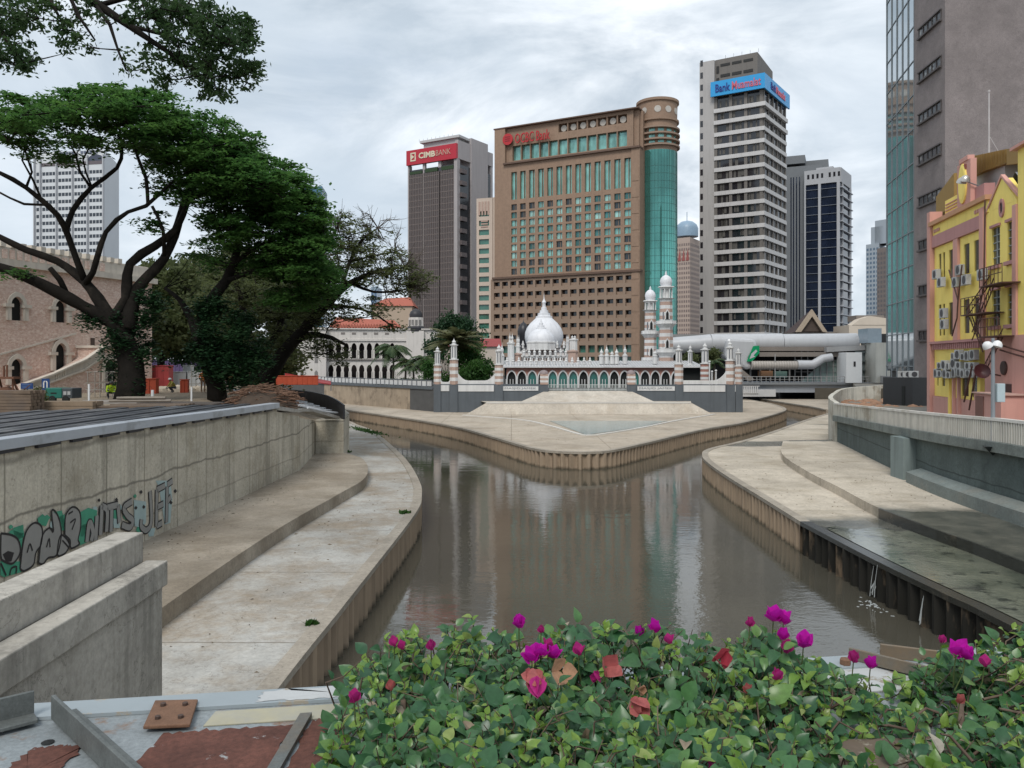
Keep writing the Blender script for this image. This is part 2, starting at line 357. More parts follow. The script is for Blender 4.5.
PILE = pilemat('weathered sheet piles', (.34, .26, .185), (.10, .082, .058), .5)
PILEWET = mat('algae black wet piles', (.022, .021, .018), .55, .5, 1.2, col2=(.17, .125, .085), t2=(.55, .66), s2=.9, stretch=(1, 1, .3), spec=.15)

struct('river_water', MB().add([(-260, -60, WZ), (140, -60, WZ), (140, 330, WZ), (-260, 330, WZ)], [(0, 1, 2, 3)]), WATER)
struct('river_bed', MB().add([(-300, -80, -2.5), (200, -80, -2.5), (200, 400, -2.5), (-300, 400, -2.5)], [(0, 1, 2, 3)]), EARTH)

def bank_edge(path, z, wet=None):
    """cap beam and corrugated sheet piles below it along a bank edge (water on the right of travel)"""
    path = [v for v in spline(path, .9)]
    cap = MB(); wall_path(cap, path, z - .14, z + .03, -.30, .12)
    dense = spline([(v.x, v.y) for v in path], .13); zz = []
    L = 0; pp = []
    for i, v in enumerate(dense):
        if i: L += (v - dense[i - 1]).length
        ph = (L / .62) % 1; pp.append(.13 * (min(1, max(-1, (abs(ph - .5) * 4 - 1) * 1.9))))
    o = []
    for i, v in enumerate(dense):
        t = dense[min(i + 1, len(dense) - 1)] - dense[max(i - 1, 0)]; t = Vector((t.x, t.y, 0)).normalized(); d = pp[i] - .17
        o.append((v.x - t.y * d, v.y + t.x * d))
    return cap, o
def piles(o, z):
    mb = MB(); n = len(o); mb.add([(a, b, -2) for a, b in o] + [(a, b, z - .13) for a, b in o], [(i, i + 1, n + i + 1, n + i) for i in range(n - 1)]); return mb

# left bank, far point, right bank: lower promenades at z = 2
EL = [(-4.7, 6), (-4.64, 15.8), (-4.45, 22), (-4.13, 34.4), (-4.4, 39), (-5, 43.3), (-6.7, 51.7), (-9.1, 61.2), (-13.1, 75.4), (-15.9, 82.5), (-18.6, 89), (-26, 99)]
EF = [(-60, 166), (-34, 128), (-22, 108), (-15.7, 98), (-9.1, 87), (-4.5, 77.6), (-.7, 67), (1.6, 60.4), (3.3, 58.1), (6.4, 57.9), (10.1, 63.2), (18, 76.5), (24.3, 85), (31.8, 98), (36.4, 107), (38.6, 114), (40.3, 125), (40.6, 133), (40.8, 141)]
EL = [(x - .3, y) for x, y in EL]; EF = [(x, y + .35) for x, y in EF]
ER = [(12.3, 6), (12.3, 19.6), (12.15, 22), (11.9, 26.1), (11.75, 32.5), (12.0, 38.7), (12.2, 44.4), (12.6, 51)]
ER = [(x + .25, y) for x, y in ER]
ER2 = [(12.85, 51), (13.5, 55.5), (14.9, 59.6), (19.2, 65.8), (24.4, 74.3), (34, 91), (42, 104), (46, 112)]
ES = [(43.2, 110), (43.8, 116), (44, 131), (44, 141)]
def bank(name, edge, closing, m, z=2., rev=False):
    sp = [(v.x, v.y) for v in spline(edge, .9)]
    mb = MB().prism(sp + closing, -2, z); mb.f = mb.f[1:]; mb.mi = mb.mi[1:]
    return struct(name, mb, m)
bank('left_walkway', EL, [(-30, 99), (-30, 60), (-14, 50), (-14, 6)], PAVE_L)
bank('point_promenade', EF, [(20, 141), (-10, 141), (-60, 190)], PAVE_F)
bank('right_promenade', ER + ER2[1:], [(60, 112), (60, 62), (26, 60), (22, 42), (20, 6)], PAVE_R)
bank('far_ledge', ES, [(70, 141), (70, 100), (47, 104)], PAVE_F)
def edge_thing(path, z, label, pm, cm=None):
    t = thing('sheet_pile_wall', label, 'quay wall', (path[0][0], path[0][1], 0), 'sheet pile walls lining the river')
    cap, o = bank_edge(path, z); cap.build('cap_beam', cm or CAPC, t)
    piles(o, z).build('sheet_piles', pm, t, norm=False)
edge_thing(EL, 2., 'ribbed brown sheet pile wall edging the left concrete walkway', PILE)
edge_thing(EF, 2., 'long ribbed pile wall curving round the mosque promenade point', PILE)
edge_thing(ER, 2., 'black wet pile wall with water spilling over it on the right bank', PILEWET) if 0 else None
# travel so that the water lies on the right hand: right bank runs away from the camera with water on its left -> reverse
edge_thing(list(reversed(ER[:5])), 2., 'black wet algae-stained pile wall with water trickling down it', PILEWET, mat('black algae cap', (.03, .03, .026), .25, .4, 2, spec=.6, col2=(.1, .085, .065), t2=(.58, .7)))
edge_thing(list(reversed(ER[4:] + ER2[1:])), 2., 'dry brown pile wall round the pale tip of the right bank', PILE)
edge_thing(list(reversed(ES)), 2., 'short far pile wall beside the dark bridge opening', PILE)

# raised platforms
bank('muddy_platform', [(-8.5, 6), (-8.5, 26), (-7.9, 36), (-7.6, 41), (-8.3, 46), (-9.6, 50.5), (-11, 52.6)], [(-13, 52.6), (-13, 6)], STEP_L, 2.5)
bank('right_step', [(15.6, 6), (15.6, 24.8), (15.4, 28.9), (15.3, 33.5), (15.9, 39), (16.5, 45), (17.9, 53), (21, 62)], [(26, 63), (24.8, 60), (21.5, 42), (20.2, 32), (19.8, 6)], PAVE_R, 2.42)
# shallow running water on the right bank
m, nt, p, out = nodes('shallow water film')
c = mix(nt, ramp(nt, noise(nt, .55, 6, None, .65), .36, .62), (.075, .085, .062), (.17, .175, .13))
c = mix(nt, ramp(nt, noise(nt, 1.4, 5, None, .6, 6), .56, .64), c, (.03, .034, .026)); nt.links.new(c, p.inputs['Base Color'])
p.inputs['Roughness'].default_value = .05; p.inputs['Specular IOR Level'].default_value = .85; bump(nt, p, noise(nt, 4, 4, (.8, 1.2, 1)), .22, .03); FILM = m
m, nt, p, out = nodes('damp algae concrete'); c = mix(nt, ramp(nt, noise(nt, .9, 7, None, .7), .35, .62), (.045, .047, .038), (.12, .115, .09)); nt.links.new(c, p.inputs['Base Color'])
p.inputs['Roughness'].default_value = .22; p.inputs['Specular IOR Level'].default_value = .5; bump(nt, p, noise(nt, 6, 6), .3, .02); DAMP = m
def ragged(pts, k=.25, step=.5):
    o = []
    for v in spline(pts + [pts[0]], step)[:-1]: o.append((v.x + random.uniform(-k, k), v.y + random.uniform(-k, k)))
    return o
def sheet(name, poly, z, m): return struct(name, MB().add([(a, b, z) for a, b in poly], [tuple(range(len(poly)))]), m)
film = [(12.25, 31.2), (12.7, 31.5), (13.3, 30.8), (14.1, 31.3), (14.8, 30.4), (15.2, 30.7)] + [(v.x - .06, v.y) for v in spline([(15.4, 29), (15.6, 24.8), (15.6, 6)], 1.)] + [(v.x + .14, v.y) for v in spline([(12.55, 6), (12.55, 19.6), (12.4, 22), (12.15, 26.1), (12.05, 32)], 1.)]
sheet('shallow_water', film, 2.045, FILM)
dampp = [(15.52, 34.3), (16.6, 34.6), (17.6, 32.8), (18.6, 32.6), (20, 31.9)] + [(19.9, 6)] + [(v.x + .1, v.y) for v in spline([(15.6, 6), (15.6, 24.8), (15.4, 28.9), (15.3, 33.5)], 1.)]
# reflecting pool with white kerb, sloped forecourt in front of the mosque
q = [G(x, y, 2.) for x, y in ((549, 421), (586, 435.3), (640, 427.6), (668, 421))]
sheet('pool_water', [(a.x, a.y) for a in q], 2.03, mat('pool film', (.2, .28, .29), .15, .12, .5, spec=.5))
kb = MB()
kp = [G(x, y, 2.) for x, y in ((463, 415.5), (520, 420), (549, 426), (575, 433.5), (586, 435.8), (597, 435.3), (640, 428.4), (676, 421), (715, 414.5))]
wall_path(kb, spline([(a.x, a.y) for a in kp], 1.), 1.95, 2.09, -.14, .14); tag(kb.build('pool_kerb', mat('white kerb paint', (.62, .6, .56), .8, .1)), 'white painted kerb running in a V round the shallow blue pool', 'kerb')
SLOPE = concrete('forecourt slabs', (.55, .5, .43), (.47, .41, .335), s2=.5)
a = [G(466, 414.5, 2.01), G(713, 414.5, 2.01)]; b = [A(486.5, 402.7, 99.5), A(691, 402.7, 99.5)]; c1 = [A(520, 402, 100.4), A(655, 402, 100.4)]; d1 = [A(545, 391, 103.6), A(631, 391, 103.6)]
s1 = MB().add([*a, *b[::-1], (b[1].x + 1, 104, b[1].z), (b[0].x - 1, 104, b[0].z)], [(0, 1, 2, 3), (3, 2, 4, 5)])
s1.add([*c1, *d1[::-1], (d1[1].x, 104, d1[1].z), (d1[0].x, 104, d1[0].z)], [(0, 1, 2, 3), (3, 2, 4, 5)])
s1.add([(c1[0].x, c1[0].y, c1[0].z), (c1[0].x, c1[0].y, 2), (d1[0].x, 104, 2), d1[0]], [(0, 1, 2, 3)]); s1.add([(c1[1].x, c1[1].y, c1[1].z), (c1[1].x, c1[1].y, 2), (d1[1].x, 104, 2), d1[1]], [(0, 1, 2, 3)])
struct('forecourt', s1, SLOPE)
lk = MB(); w_ = .16
lk.box(b[0].x, b[1].x, b[0].y - .1, b[0].y + .12, b[0].z - .1, b[0].z + .06); tag(lk.build('forecourt_kerb', MATS['white kerb paint']), 'thin pale kerb line across the top of the sloping mosque forecourt', 'kerb')

# upper ground
struct('left_ground', MB().prism([(-12.5, -60), (-12.5, 26.9), (-12.15, 40.5), (-19, 40.5), (-19, 60), (-26, 80), (-46, 97), (-3000, 150), (-3000, -60)], -2, 6.2), EARTH)
struct('left_slope', MB().prism([(-12.15, 40.6), (-11.9, 44.2), (-13.1, 52.6), (-11.3, 52.7), (-14.2, 66), (-22, 80), (-26, 80), (-19, 60), (-19, 40.6)], -2, [5.85, 5.4, 4.62, 4.62, 4.7, 5.2, 6.19, 6.19, 6.19]), EARTH)
struct('far_ground', MB().prism([(-10.2, 104.5), (30, 104.5), (31, 108), (33, 141), (33, 171), (6000, 171), (6000, 7000), (-6000, 7000), (-6000, 260), (-60, 166), (-26.5, 125.5)], -2, 4.86), ASPH)
struct('right_ground', MB().prism([(19.6, -60), (19.9, 20), (20.3, 32), (21.6, 42), (25.5, 61), (37, 89), (46, 106), (60, 141), (70, 171), (6000, 170.9), (6000, -60)], -2, 4.8), concrete('right street concrete', (.2, .19, .17), (.25, .2, .14)))

# ------------------------------------------------------------------ left retaining wall, coping, graffiti
WP = spline([(-12.4, -10), (-12.35, 18), (-12.3, 26.9), (-12.05, 33), (-11.9, 40.5)], 1.5)
rw = thing('retaining_wall', 'long stained concrete retaining wall with graffiti and a steel coping', 'wall', (-12, 20, 2))
wb = MB(); wall_path(wb, WP, 2.3, [6.36 - .22 * max(0, v.y - 18) / 22 for v in WP], -.0, .35)
W2 = [Vector((-11.9, 40.52, 0)), Vector((-11.75, 44.2, 0))]; wall_path(wb, W2, 2.3, [5.98, 5.5], 0, .35)
W3 = [Vector((-11.75, 44.22, 0)), Vector((-12.95, 52.5, 0))]; wall_path(wb, W3, 2.3, [5.42, 4.66], 0, .35)
wb.prism([(-12.9, 52.52), (-11.06, 52.5), (-12.2, 60), (-14, 66), (-14.5, 66), (-13, 58)], 1.9, 4.7)
wb.build('wall', WALL_L, rw)
STEELG = mat('galvanised coping', (.40, .43, .47), .5, .1, 1.5, metal=.15, col2=(.3, .32, .34))
cb = MB(); zc = [6.36 - .22 * max(0, v.y - 18) / 22 for v in WP]
wall_path(cb, WP, [z + .03 for z in zc], [z + .3 for z in zc], -.14, .38); cb.build('coping', STEELG, rw, bev=.015)
cb = MB(); 
for i in range(26):   # dark bracket feet under the coping
    y = -2 + i * 1.62; x = np.interp(y, [v.y for v in WP], [v.x for v in WP]); z = 6.36 - .22 * max(0, y - 18) / 22
    MB().box(x + .0, x + .1, y, y + 1.05, z - .06, z + .028).build('bracket', mat('dark bracket steel', (.03, .03, .035), .6, .2), rw)
cb = MB(); P = [(-11.9, 40.5, 6.18), (-11.6, 42, 6.0), (-11.62, 43.6, 5.85), (-12.0, 46.5, 5.72), (-12.35, 50, 5.5), (-11.3, 52.45, 4.86)]
for i in range(len(P) - 1):
    a, b = P[i], P[i + 1]; cb.add([(a[0] - .05, a[1], a[2] - .1), (a[0] - .9, a[1], a[2] - .1), (a[0] - .9, a[1], a[2] + .06), (a[0] - .0, a[1], a[2] + .08), (b[0] - .05, b[1], b[2] - .1), (b[0] - .9, b[1], b[2] - .1), (b[0] - .9, b[1], b[2] + .06), (b[0], b[1], b[2] + .08)],
        [(0, 1, 5, 4), (1, 2, 6, 5), (2, 3, 7, 6), (3, 0, 4, 7), (0, 1, 2, 3), (4, 5, 6, 7)])
cb.build('broken_coping', mat('rough white lip', (.42, .41, .39), .9, .25, 3, col2=(.25, .23, .2)), rw)
# graffiti: real paint outlines on the wall face
gf = Fr(WP[0], (-12.3, 26.9)); gf = Fr((-12.36, 10), (-12.3, 26.9))
def gpx(x, y): return gf.uz(x * 180 / 1024, 470 + y * 180 / 1024)
def blob(mm, pts, n, build=True):
    mb = gf.mb(); mb.add([(a, nof(a, n), b) for a, b in (gpx(*q) for q in pts)], [tuple(range(len(pts)))])
    mb.build('graffiti_fill', mm, rw, norm=False)
def nof(u, n):   # the wall bends towards the river beyond the first bay
    p = gf.w(u, 0, 0); return n + max(0., float(np.interp(p.y, [v.y for v in WP], [v.x for v in WP])) - p.x)
def stroke(mb, pts, w, n):
    P = [Vector((*gpx(*q), 0)) for q in pts]; P = spline([(v.x, v.y) for v in P], .06)
    a, b = offset(P, w / 2), offset(P, -w / 2); k = len(P)
    mb.add([(v.x, nof(v.x, n), v.y) for v in a] + [(v.x, nof(v.x, n), v.y) for v in b], [(i, i + 1, k + i + 1, k + i) for i in range(k - 1)])
grayg, blackg = gf.mb(), gf.mb(); tealg, palg, blk = mat('green graffiti paint', (.05, .27, .17), .6, .25, 2), mat('pale blue graffiti paint', (.32, .42, .42), .6, .15, 2), mat('black graffiti paint', (.015, .015, .018), .6, .2)
for q in ([(290, 240), (350, 230), (372, 330), (330, 360), (300, 300)], [(0, 420), (60, 340), (130, 360), (120, 440), (60, 470)], [(430, 330), (500, 300), (520, 400), (450, 430)], [(70, 330), (130, 310), (135, 380), (85, 400)], [(210, 275), (240, 250), (275, 280), (260, 320), (220, 310)], [(330, 270), (365, 250), (370, 350), (340, 330)], [(455, 240), (500, 215), (550, 230), (545, 330), (500, 380), (455, 380)],
          [(0, 520), (120, 520), (120, 580), (20, 610), (0, 600)], [(140, 420), (185, 410), (185, 470), (150, 480)], [(335, 440), (380, 400), (380, 460), (340, 485)]): blob(tealg, q, .012)
for k in range(26):
    x = random.uniform(10, 960); yb_ = np.interp(x, [0, 480, 960], [450, 320, 190]); y = yb_ + random.uniform(-110, 110); r = random.uniform(10, 34); blob(random.choice((tealg, tealg, palg)), [(x + r * math.cos(a) * random.uniform(.6, 1.1), y + r * math.sin(a) * random.uniform(.6, 1.1)) for a in np.linspace(0, 6.28, 10)[:-1]], .006 + .0002 * k)
for q in ([(760, 170), (830, 180), (830, 300), (800, 330), (765, 320)], [(880, 60), (960, 60), (970, 160), (960, 300), (930, 310), (900, 100)], [(640, 250), (680, 240), (680, 330), (645, 330)], [(835, 330), (880, 330), (870, 375), (845, 380)]): blob(palg, q, .01)
LET = [[(0, 360), (60, 370), (100, 400), (110, 470), (70, 530), (20, 520), (0, 490)], [(110, 560), (125, 430), (150, 340), (195, 300), (235, 330), (230, 420), (200, 470), (185, 540), (130, 575)], [(215, 530), (235, 380), (275, 330), (300, 350), (290, 230), (325, 260), (345, 360), (320, 480), (270, 500), (240, 535)],
       [(320, 480), (330, 400), (350, 370), (390, 420), (370, 470), (330, 490)], [(365, 370), (370, 260), (410, 210), (450, 240), (455, 320), (440, 400), (450, 420), (400, 445), (395, 400)], [(480, 410), (490, 330), (510, 300), (530, 330), (520, 390), (500, 420)], [(545, 380), (560, 240), (580, 200), (610, 230), (600, 360)],
       [(610, 370), (620, 260), (600, 230), (640, 210), (680, 200), (660, 240), (640, 260), (635, 350)], [(690, 330), (700, 290), (680, 270), (700, 200), (750, 175), (745, 220), (715, 240), (760, 270), (750, 330)],
       [(800, 310), (800, 270), (830, 280), (840, 130), (865, 120), (865, 290), (835, 345)], [(870, 330), (880, 220), (870, 120), (900, 90), (930, 90), (900, 130), (905, 160), (930, 160), (905, 200), (905, 270), (920, 290)], [(915, 300), (930, 190), (925, 110), (965, 70), (960, 140), (945, 170), (950, 230), (940, 290), (920, 320)]]
STR = [[(850, 120), (856, 290), (830, 342), (800, 320), (802, 280)], [(886, 110), (884, 322)], [(886, 112), (930, 88)], [(886, 212), (922, 192)], [(886, 318), (915, 300)], [(942, 92), (938, 300)], [(942, 84), (970, 62)], [(942, 182), (962, 150)],
       [(568, 370), (576, 200)], [(576, 205), (606, 232), (602, 352)], [(628, 352), (632, 220)], [(606, 214), (668, 198)], [(668, 200), (676, 300)], [(748, 178), (702, 214), (722, 260), (752, 288), (736, 326), (690, 312)], [(490, 410), (505, 300), (525, 350), (515, 405)], [(540, 400), (548, 260)]]
for q in STR: stroke(blackg, q, .27, .018)
gs_ = gf.mb()
for q in STR: stroke(gs_, q, .185, .024)
gs_.build('graffiti_stroke', mat('grey graffiti paint', (.25, .25, .24), .6, .15, 2), rw, norm=False, kind='stuff')
LET = LET[:5]
for q in LET:
    s_ = [(a.x, a.y) for a in spline([Vector((x, y, 0)) for x, y in q + [q[0]]], 25)][:-1]
    gf.mb().add([(a, .017, b) for a, b in (gpx(*v) for v in s_)], [tuple(range(len(s_)))]).build('graffiti_letter', mat('grey graffiti paint', (.25, .25, .24), .6, .15, 2), rw, norm=False); stroke(blackg, q + [q[0]], .055, .022)
for q in ([(30, 480), (60, 470), (50, 510)], [(150, 470), (165, 420), (180, 460)], [(260, 440), (275, 390), (280, 440)], [(395, 300), (425, 280), (405, 340)], [(385, 250), (410, 235)], [(50, 600), (60, 560), (90, 550), (85, 590)], [(0, 530), (30, 600)], [(350, 400), (385, 440), (380, 460)]): stroke(blackg, q, .05, .024)
blob(blk, [(10, 480), (40, 460), (75, 470), (60, 520), (30, 525)], .023)
for x, y in ((560, 172), (660, 168), (985, 120), (962, 185), (800, 125), (770, 215), (815, 210)): blob(blk, [(x - 9, y), (x, y - 12), (x + 9, y), (x, y + 12)], .02)
blackg.build('graffiti_outline', blk, rw, norm=False)

# corrugated decking behind the coping, curved dark upstand at its far end
dk = MB()
for i in range(13):
    x0 = -12.95 - i * .62; dk.box(x0 - .4, x0, -5, 39.6 - i * .5, 6.2, 6.44 + .02 * (i % 2))
tag(dk.build('steel_decking', mat('dark deck steel', (.07, .075, .085), .45, .25, 1, metal=.3, col2=(.16, .165, .17))), 'dark ribbed steel decking lying behind the graffiti wall coping', 'decking')
up = MB(); U = [A(345, 405, 53), A(338, 400, 56), (A(327, 395, 60)), A(308, 391, 64), A(285, 389, 67)]
sp = spline([(v.x, v.y) for v in U], 1.); zt = np.interp([v.y for v in sp], [v.y for v in U], [v.z for v in U])
wall_path(up, sp, [4.7] * len(sp), list(zt), 0, .12); tag(up.build('curved_upstand', mat('black formwork', (.02, .02, .022), .5, .2)), 'low curved black formwork wall at the far end of the coping', 'formwork')
rb = MB()
for i in range(11):
    s_ = i / 10; a = A(342 - 62 * s_, 408 - 15 * s_, 53.5 + 11 * s_); b = a + Vector((-.9 - 1.2 * s_, -5.5 - 2 * s_, 0)); z0 = 5.0 + .9 * s_
    rb.tube([(a.x - .3, a.y, z0 + .1), (a.x * .5 + b.x * .5, (a.y + b.y) / 2, z0 + .35), (b.x, b.y, z0 + .75)], .06, 5)
tag(rb.build('rebar_hoops', mat('galvanised bar', (.5, .52, .55), .5, .1)), 'row of pale bent steel bars beside the curved black formwork', 'steel bars')

# ------------------------------------------------------------------ concrete wing beams in the left foreground
for nm, lb, px, D, w, zt_, h, zb in (('concrete_beam', 'front concrete wing beam on a stained wall, nearest the camera', 168, 13.1, .36, None, .40, 1.9), ('concrete_beam', 'upper concrete beam behind the front one, below the graffiti', 143.5, 13.2, .46, None, .5, 1.9)):
    x1 = (px - 512) / 800 * D; zt_ = 8.5 - ((560 if px == 168 else 532) - 362) / 800 * D
    t = thing(nm, lb, 'beam', (x1 - .2, 8, zb))
    b = MB(); x0 = x1 - w; b.add([(x0 + .16, 1.5, zt_ - h), (x1 + .16, 1.5, zt_ - h), (x1, D, zt_ - h), (x0, D, zt_ - h), (x0 + .16, 1.5, zt_), (x1 + .16, 1.5, zt_), (x1, D, zt_), (x0, D, zt_)], [(0, 3, 2, 1), (4, 5, 6, 7), (0, 1, 5, 4), (1, 2, 6, 5), (2, 3, 7, 6), (3, 0, 4, 7)])
    b.build('beam', BEAM_C, t, bev=.02)
    if px == 168:
        b = MB(); b.add([(x0 + .2, 1.5, zb), (x1 + .1, 1.5, zb), (x1 - .075, D - .05, zb), (x0 + .02, D - .05, zb), (x0 + .2, 1.5, zt_ - h), (x1 + .1, 1.5, zt_ - h), (x1 - .075, D - .05, zt_ - h), (x0 + .02, D - .05, zt_ - h)], [(0, 3, 2, 1), (4, 5, 6, 7), (0, 1, 5, 4), (1, 2, 6, 5), (2, 3, 7, 6), (3, 0, 4, 7)])
        b.build('support_wall', BEAM_C, t)
    else:
        b = MB().box(x0 + .1, x1 - .03, 2, D - .1, zb, zt_ - h - .002); b.build('support_wall', BEAM_C, t)

# ------------------------------------------------------------------ right flood wall with parapet
RP = spline([(19.2, 6), (19.45, 20), (19.7, 32), (20.95, 42), (24.8, 61)], 1.2)
def rz(y): return np.interp(y, [6, 32, 42, 61], [5.55, 5.28, 5.0, 4.42])
fw = thing('flood_wall', 'teal painted flood wall topped by a dirty white parapet', 'wall', (21, 42, 2))
b = MB(); wall_path(b, RP, 1.9, [rz(v.y) - .4 for v in RP], -.5, .0); b.build('wall', TEAL, fw)
b = MB(); wall_path(b, RP, [rz(v.y) - .42 for v in RP], [rz(v.y) + .02 for v in RP], -.55, .35); b.build('ledge', concrete('stained ledge', (.2, .225, .21), (.14, .16, .15), .6), fw, bev=.02)
PARW = mat('dirty white parapet', (.55, .53, .46), .85, .15, 1.5, streak=.75, col2=(.38, .34, .27))
b = MB(); far = [v for v in RP if v.y > 20]
wall_path(b, RP, [rz(v.y) + .02 for v in RP], [rz(v.y) + .84 for v in RP], .08, .2); b.build('parapet', PARW, fw)
b = MB(); wall_path(b, RP, [rz(v.y) + .85 for v in RP], [rz(v.y) + .97 for v in RP], .02, .26); b.build('top_rail', mat('white rail paint', (.66, .64, .6), .7, .1, 2, col2=(.5, .47, .4)), fw)
b = MB()
dn = spline([(v.x, v.y) for v in RP], .16); do = offset(dn, .215)
for v in do:
    if 20 < v.y < 48: b.box(v.x - .03, v.x + .03, v.y - .025, v.y + .025, rz(v.y) + .03, rz(v.y) + .85)
b.build('balusters', mat('white baluster paint', (.6, .58, .53), .75, .12, 2, streak=.4), fw, kind='stuff')
b = MB().prism([(20.15, 41.2), (20.2, 42.7), (21.5, 42.7), (21.2, 41.2)], 2.3, rz(42) - .43); b.build('pier', mat('pale teal pier', (.2, .245, .24), .8, .12, 1, streak=.5), fw)
b = MB(); LP = [v for v in RP if v.y < 41]; n = len(LP); a = offset(LP, .75); c = offset(LP, .05)
b.add([(v.x, v.y, 2.4) for v in a] + [(v.x, v.y, 2.95) for v in a] + [(v.x, v.y, 3.15) for v in c], [(i, i + 1, n + i + 1, n + i) for i in range(n - 1)] + [(n + i, n + i + 1, 2 * n + i + 1, 2 * n + i) for i in range(n - 1)] + [(n - 1, 2 * n - 1, 3 * n - 1)])
b.build('base_shelf', concrete('pale teal shelf', (.19, .22, .21), (.25, .25, .22)), fw)
cp = spline([(24.75, 61.1), (26.2, 66), (28.6, 71), (32, 76.5), (38, 80)], 1.)
b = MB(); wall_path(b, cp, 1.9, [np.interp(i, [0, len(cp)], [5.38, 6.3]) for i in range(len(cp))], -.25, .1); b.build('curved_parapet', PARW, fw)
# trickles over the wet pile wall
tr = mat('falling water', (.34, .36, .36), .2, .2, 4)
for y, w in ((25.9, .07), (23.2, .025)):
    b = MB(); x = np.interp(y, [19.6, 22, 26.1, 32.5], [12.55, 12.4, 12.15, 12.0]) - .2
    for k in range(9 if w > .05 else 3):
        e = random.uniform(-w, w) * 2.2; l0 = random.uniform(1.2, 2.03); l1 = random.choice((.88, random.uniform(.9, 1.2))); b.tube([(x - .19 - .07 * (2.03 - l0), y + e, l0), (x - .27, y + e * 1.1, (l0 + l1) / 2), (x - .31, y + e * 1.25, l1)], [.006, .011, .016], 5)
    struct('water_trickle', b, tr, smooth=True)
fm = MB()
for k in range(60): y, r = random.gauss(25.6, .45), random.uniform(.01, .05); x = np.interp(y, [19.6, 22, 26.1, 32.5], [12.55, 12.4, 12.15, 12.0]) - .5 - abs(random.gauss(0, .2)); fm.lathe([(r, WZ + .003), (r * .6, WZ + .012), (0, WZ + .016)], (x, y), 7)
struct('water_foam', fm, tr)
be = MB(); wall_path(be, spline([(15.62, 6), (15.62, 24.8), (15.42, 28.9), (15.31, 33.2)], 1.), 2.0, 2.43, .0, .1); struct('wet_step_edge', be, MATS['black algae cap'])

# grit, twigs and leaf litter lying on the banks
lt = MB()
for x0_, x1_, y0_, y1_, z_, n_ in ((-8.2, -4.7, 12, 45, 2.0, 120), (-11.9, -8.3, 14, 50, 2.5, 170), (12.4, 15.3, 34, 55, 2.0, 90), (16.5, 20, 34, 52, 2.42, 90), (-4, 14, 64, 90, 2.0, 120)):
    for k in range(n_):
        x = random.uniform(x0_, x1_); y = random.uniform(y0_, y1_)
        if z_ == 2.5: x = -11.85 + abs(random.gauss(0, .9))
        a = random.uniform(0, 6.28); l = random.uniform(.015, .06) * (1.6 if random.random() < .1 else 1); w = l * random.uniform(.15, .7); ca, sa = math.cos(a), math.sin(a)
        lt.add([(x - ca * l, y - sa * l, z_ + .006), (x + sa * w, y - ca * w, z_ + .03), (x + ca * l, y + sa * l, z_ + .008), (x - sa * w, y + ca * w, z_ + .006)], [(0, 1, 2, 3)])
o = lt.build('litter', mat('dark litter', (.17, .135, .095), .9, .5, 3), None, norm=False, kind='stuff'); o['label'] = 'scattered grit, twigs and dead leaves on the concrete banks'
# ------------------------------------------------------------------ towers of the skyline
DARKGL = glass('dark bronze glass', (.02, .02, .024), .08)
BLUEGL = glass('blue black glass', (.012, .018, .035), .06)
TEALGL = glass('teal window glass', (.2, .43, .385), .08, .9, .35, .5, .35)
TEALMIX = [TEALGL, TEALGL, TEALGL, glass('pale teal glass', (.30, .52, .47), .1, .8, .3, .5, .25), glass('deep teal glass', (.05, .17, .16), .08, .9, .4, .5, .3), glass('dark open glass', (.02, .03, .035), .1)]
GREENGL = glass('green window glass', (.05, .16, .125), .1)
def P2(px, D): return ((px - CX) / FL * D, D)
def body(mb, c, z0, z1, inset=0.):
    """parallelogram tower body from left, front, right corner (x,y)"""
    l, f, r = (Vector((*p, 0)) for p in c); k = l + r - f; mb.prism([(p.x, p.y) for p in (l, f, r, k)], z0, z1)

# --- brown bank headquarters with the teal glass cylinder
BR = mat('brown bank cladding', (.27, .182, .128), .75, .08, .12, streak=.12, fine=.25)
BR2 = mat('brown cladding, lower floors', (.265, .19, .14), .75, .08, .12)
fr = Fr(P2(494.5, 219.5), P2(640, 200)); fz = lambda px, py: fr.uz(px, py)
o_ = fr.w(fr.L / 2, -14, 4.86)
t = thing('bank_headquarters', 'wide brown bank headquarters with teal windows and round glass tower, red bank sign', 'office building', o_)
ztop = fz(638, 106.5)[1]; L = fr.L; zc1 = fz(566, 155.5)[1]; zc2 = fz(566, 274.5)[1]; zg = 4.8
mb = fr.mb(); mb.box(0, L, -30, -1.2, zg, zc1); mb.box(0, L, -30, -2.35, zc1, ztop - .4); mb.build('core', BR, t)
cols = [(s / 2.8455 + 480) for s in (102, 126, 151, 176, 201, 229, 257, 285, 312, 341, 370, 399, 428)]
# columns measured along the roofline row of tall windows; spacing widens towards the near end
U0 = [fr.u(x) for x in (513, 523, 531.5, 540, 549, 557.5, 567, 576.5, 586.5, 596.5, 606.5, 616.5, 626.5)]
n = 13; us = [(fr.u(514) + (fr.u(627.5) - fr.u(514)) * i / (n - 1)) for i in range(n)]; hw = .84
ucols = [(u - hw, u + hw) for u in us]
u_left = fr.u(509)
mb = fr.mb()
rows = []
ztall0, ztall1 = fz(573, 192)[1], fz(573, 171)[1] 
ztall0, ztall1 = fz(566, 194)[1], fz(566, 165.5)[1]
z = fz(566, 198)[1]; nrow = 9; dz = (z - zc2 - .4) / nrow
rows = [(zc2 + .4 + dz * i + .35, zc2 + .4 + dz * i + .35 + 1.62) for i in range(nrow)]
rows.append((ztall0, ztall1))
grid_wall(mb, ucols, rows, fr.u(505), L - 2.2, zc2, zc1, -1.1, 0)
mb.build('wall', BR, t)
panes(fr, [(a, b, c, d) for a, b in ucols for c, d in rows[-1:]], -.75, -.68, TEALGL, t, 'tall_window')
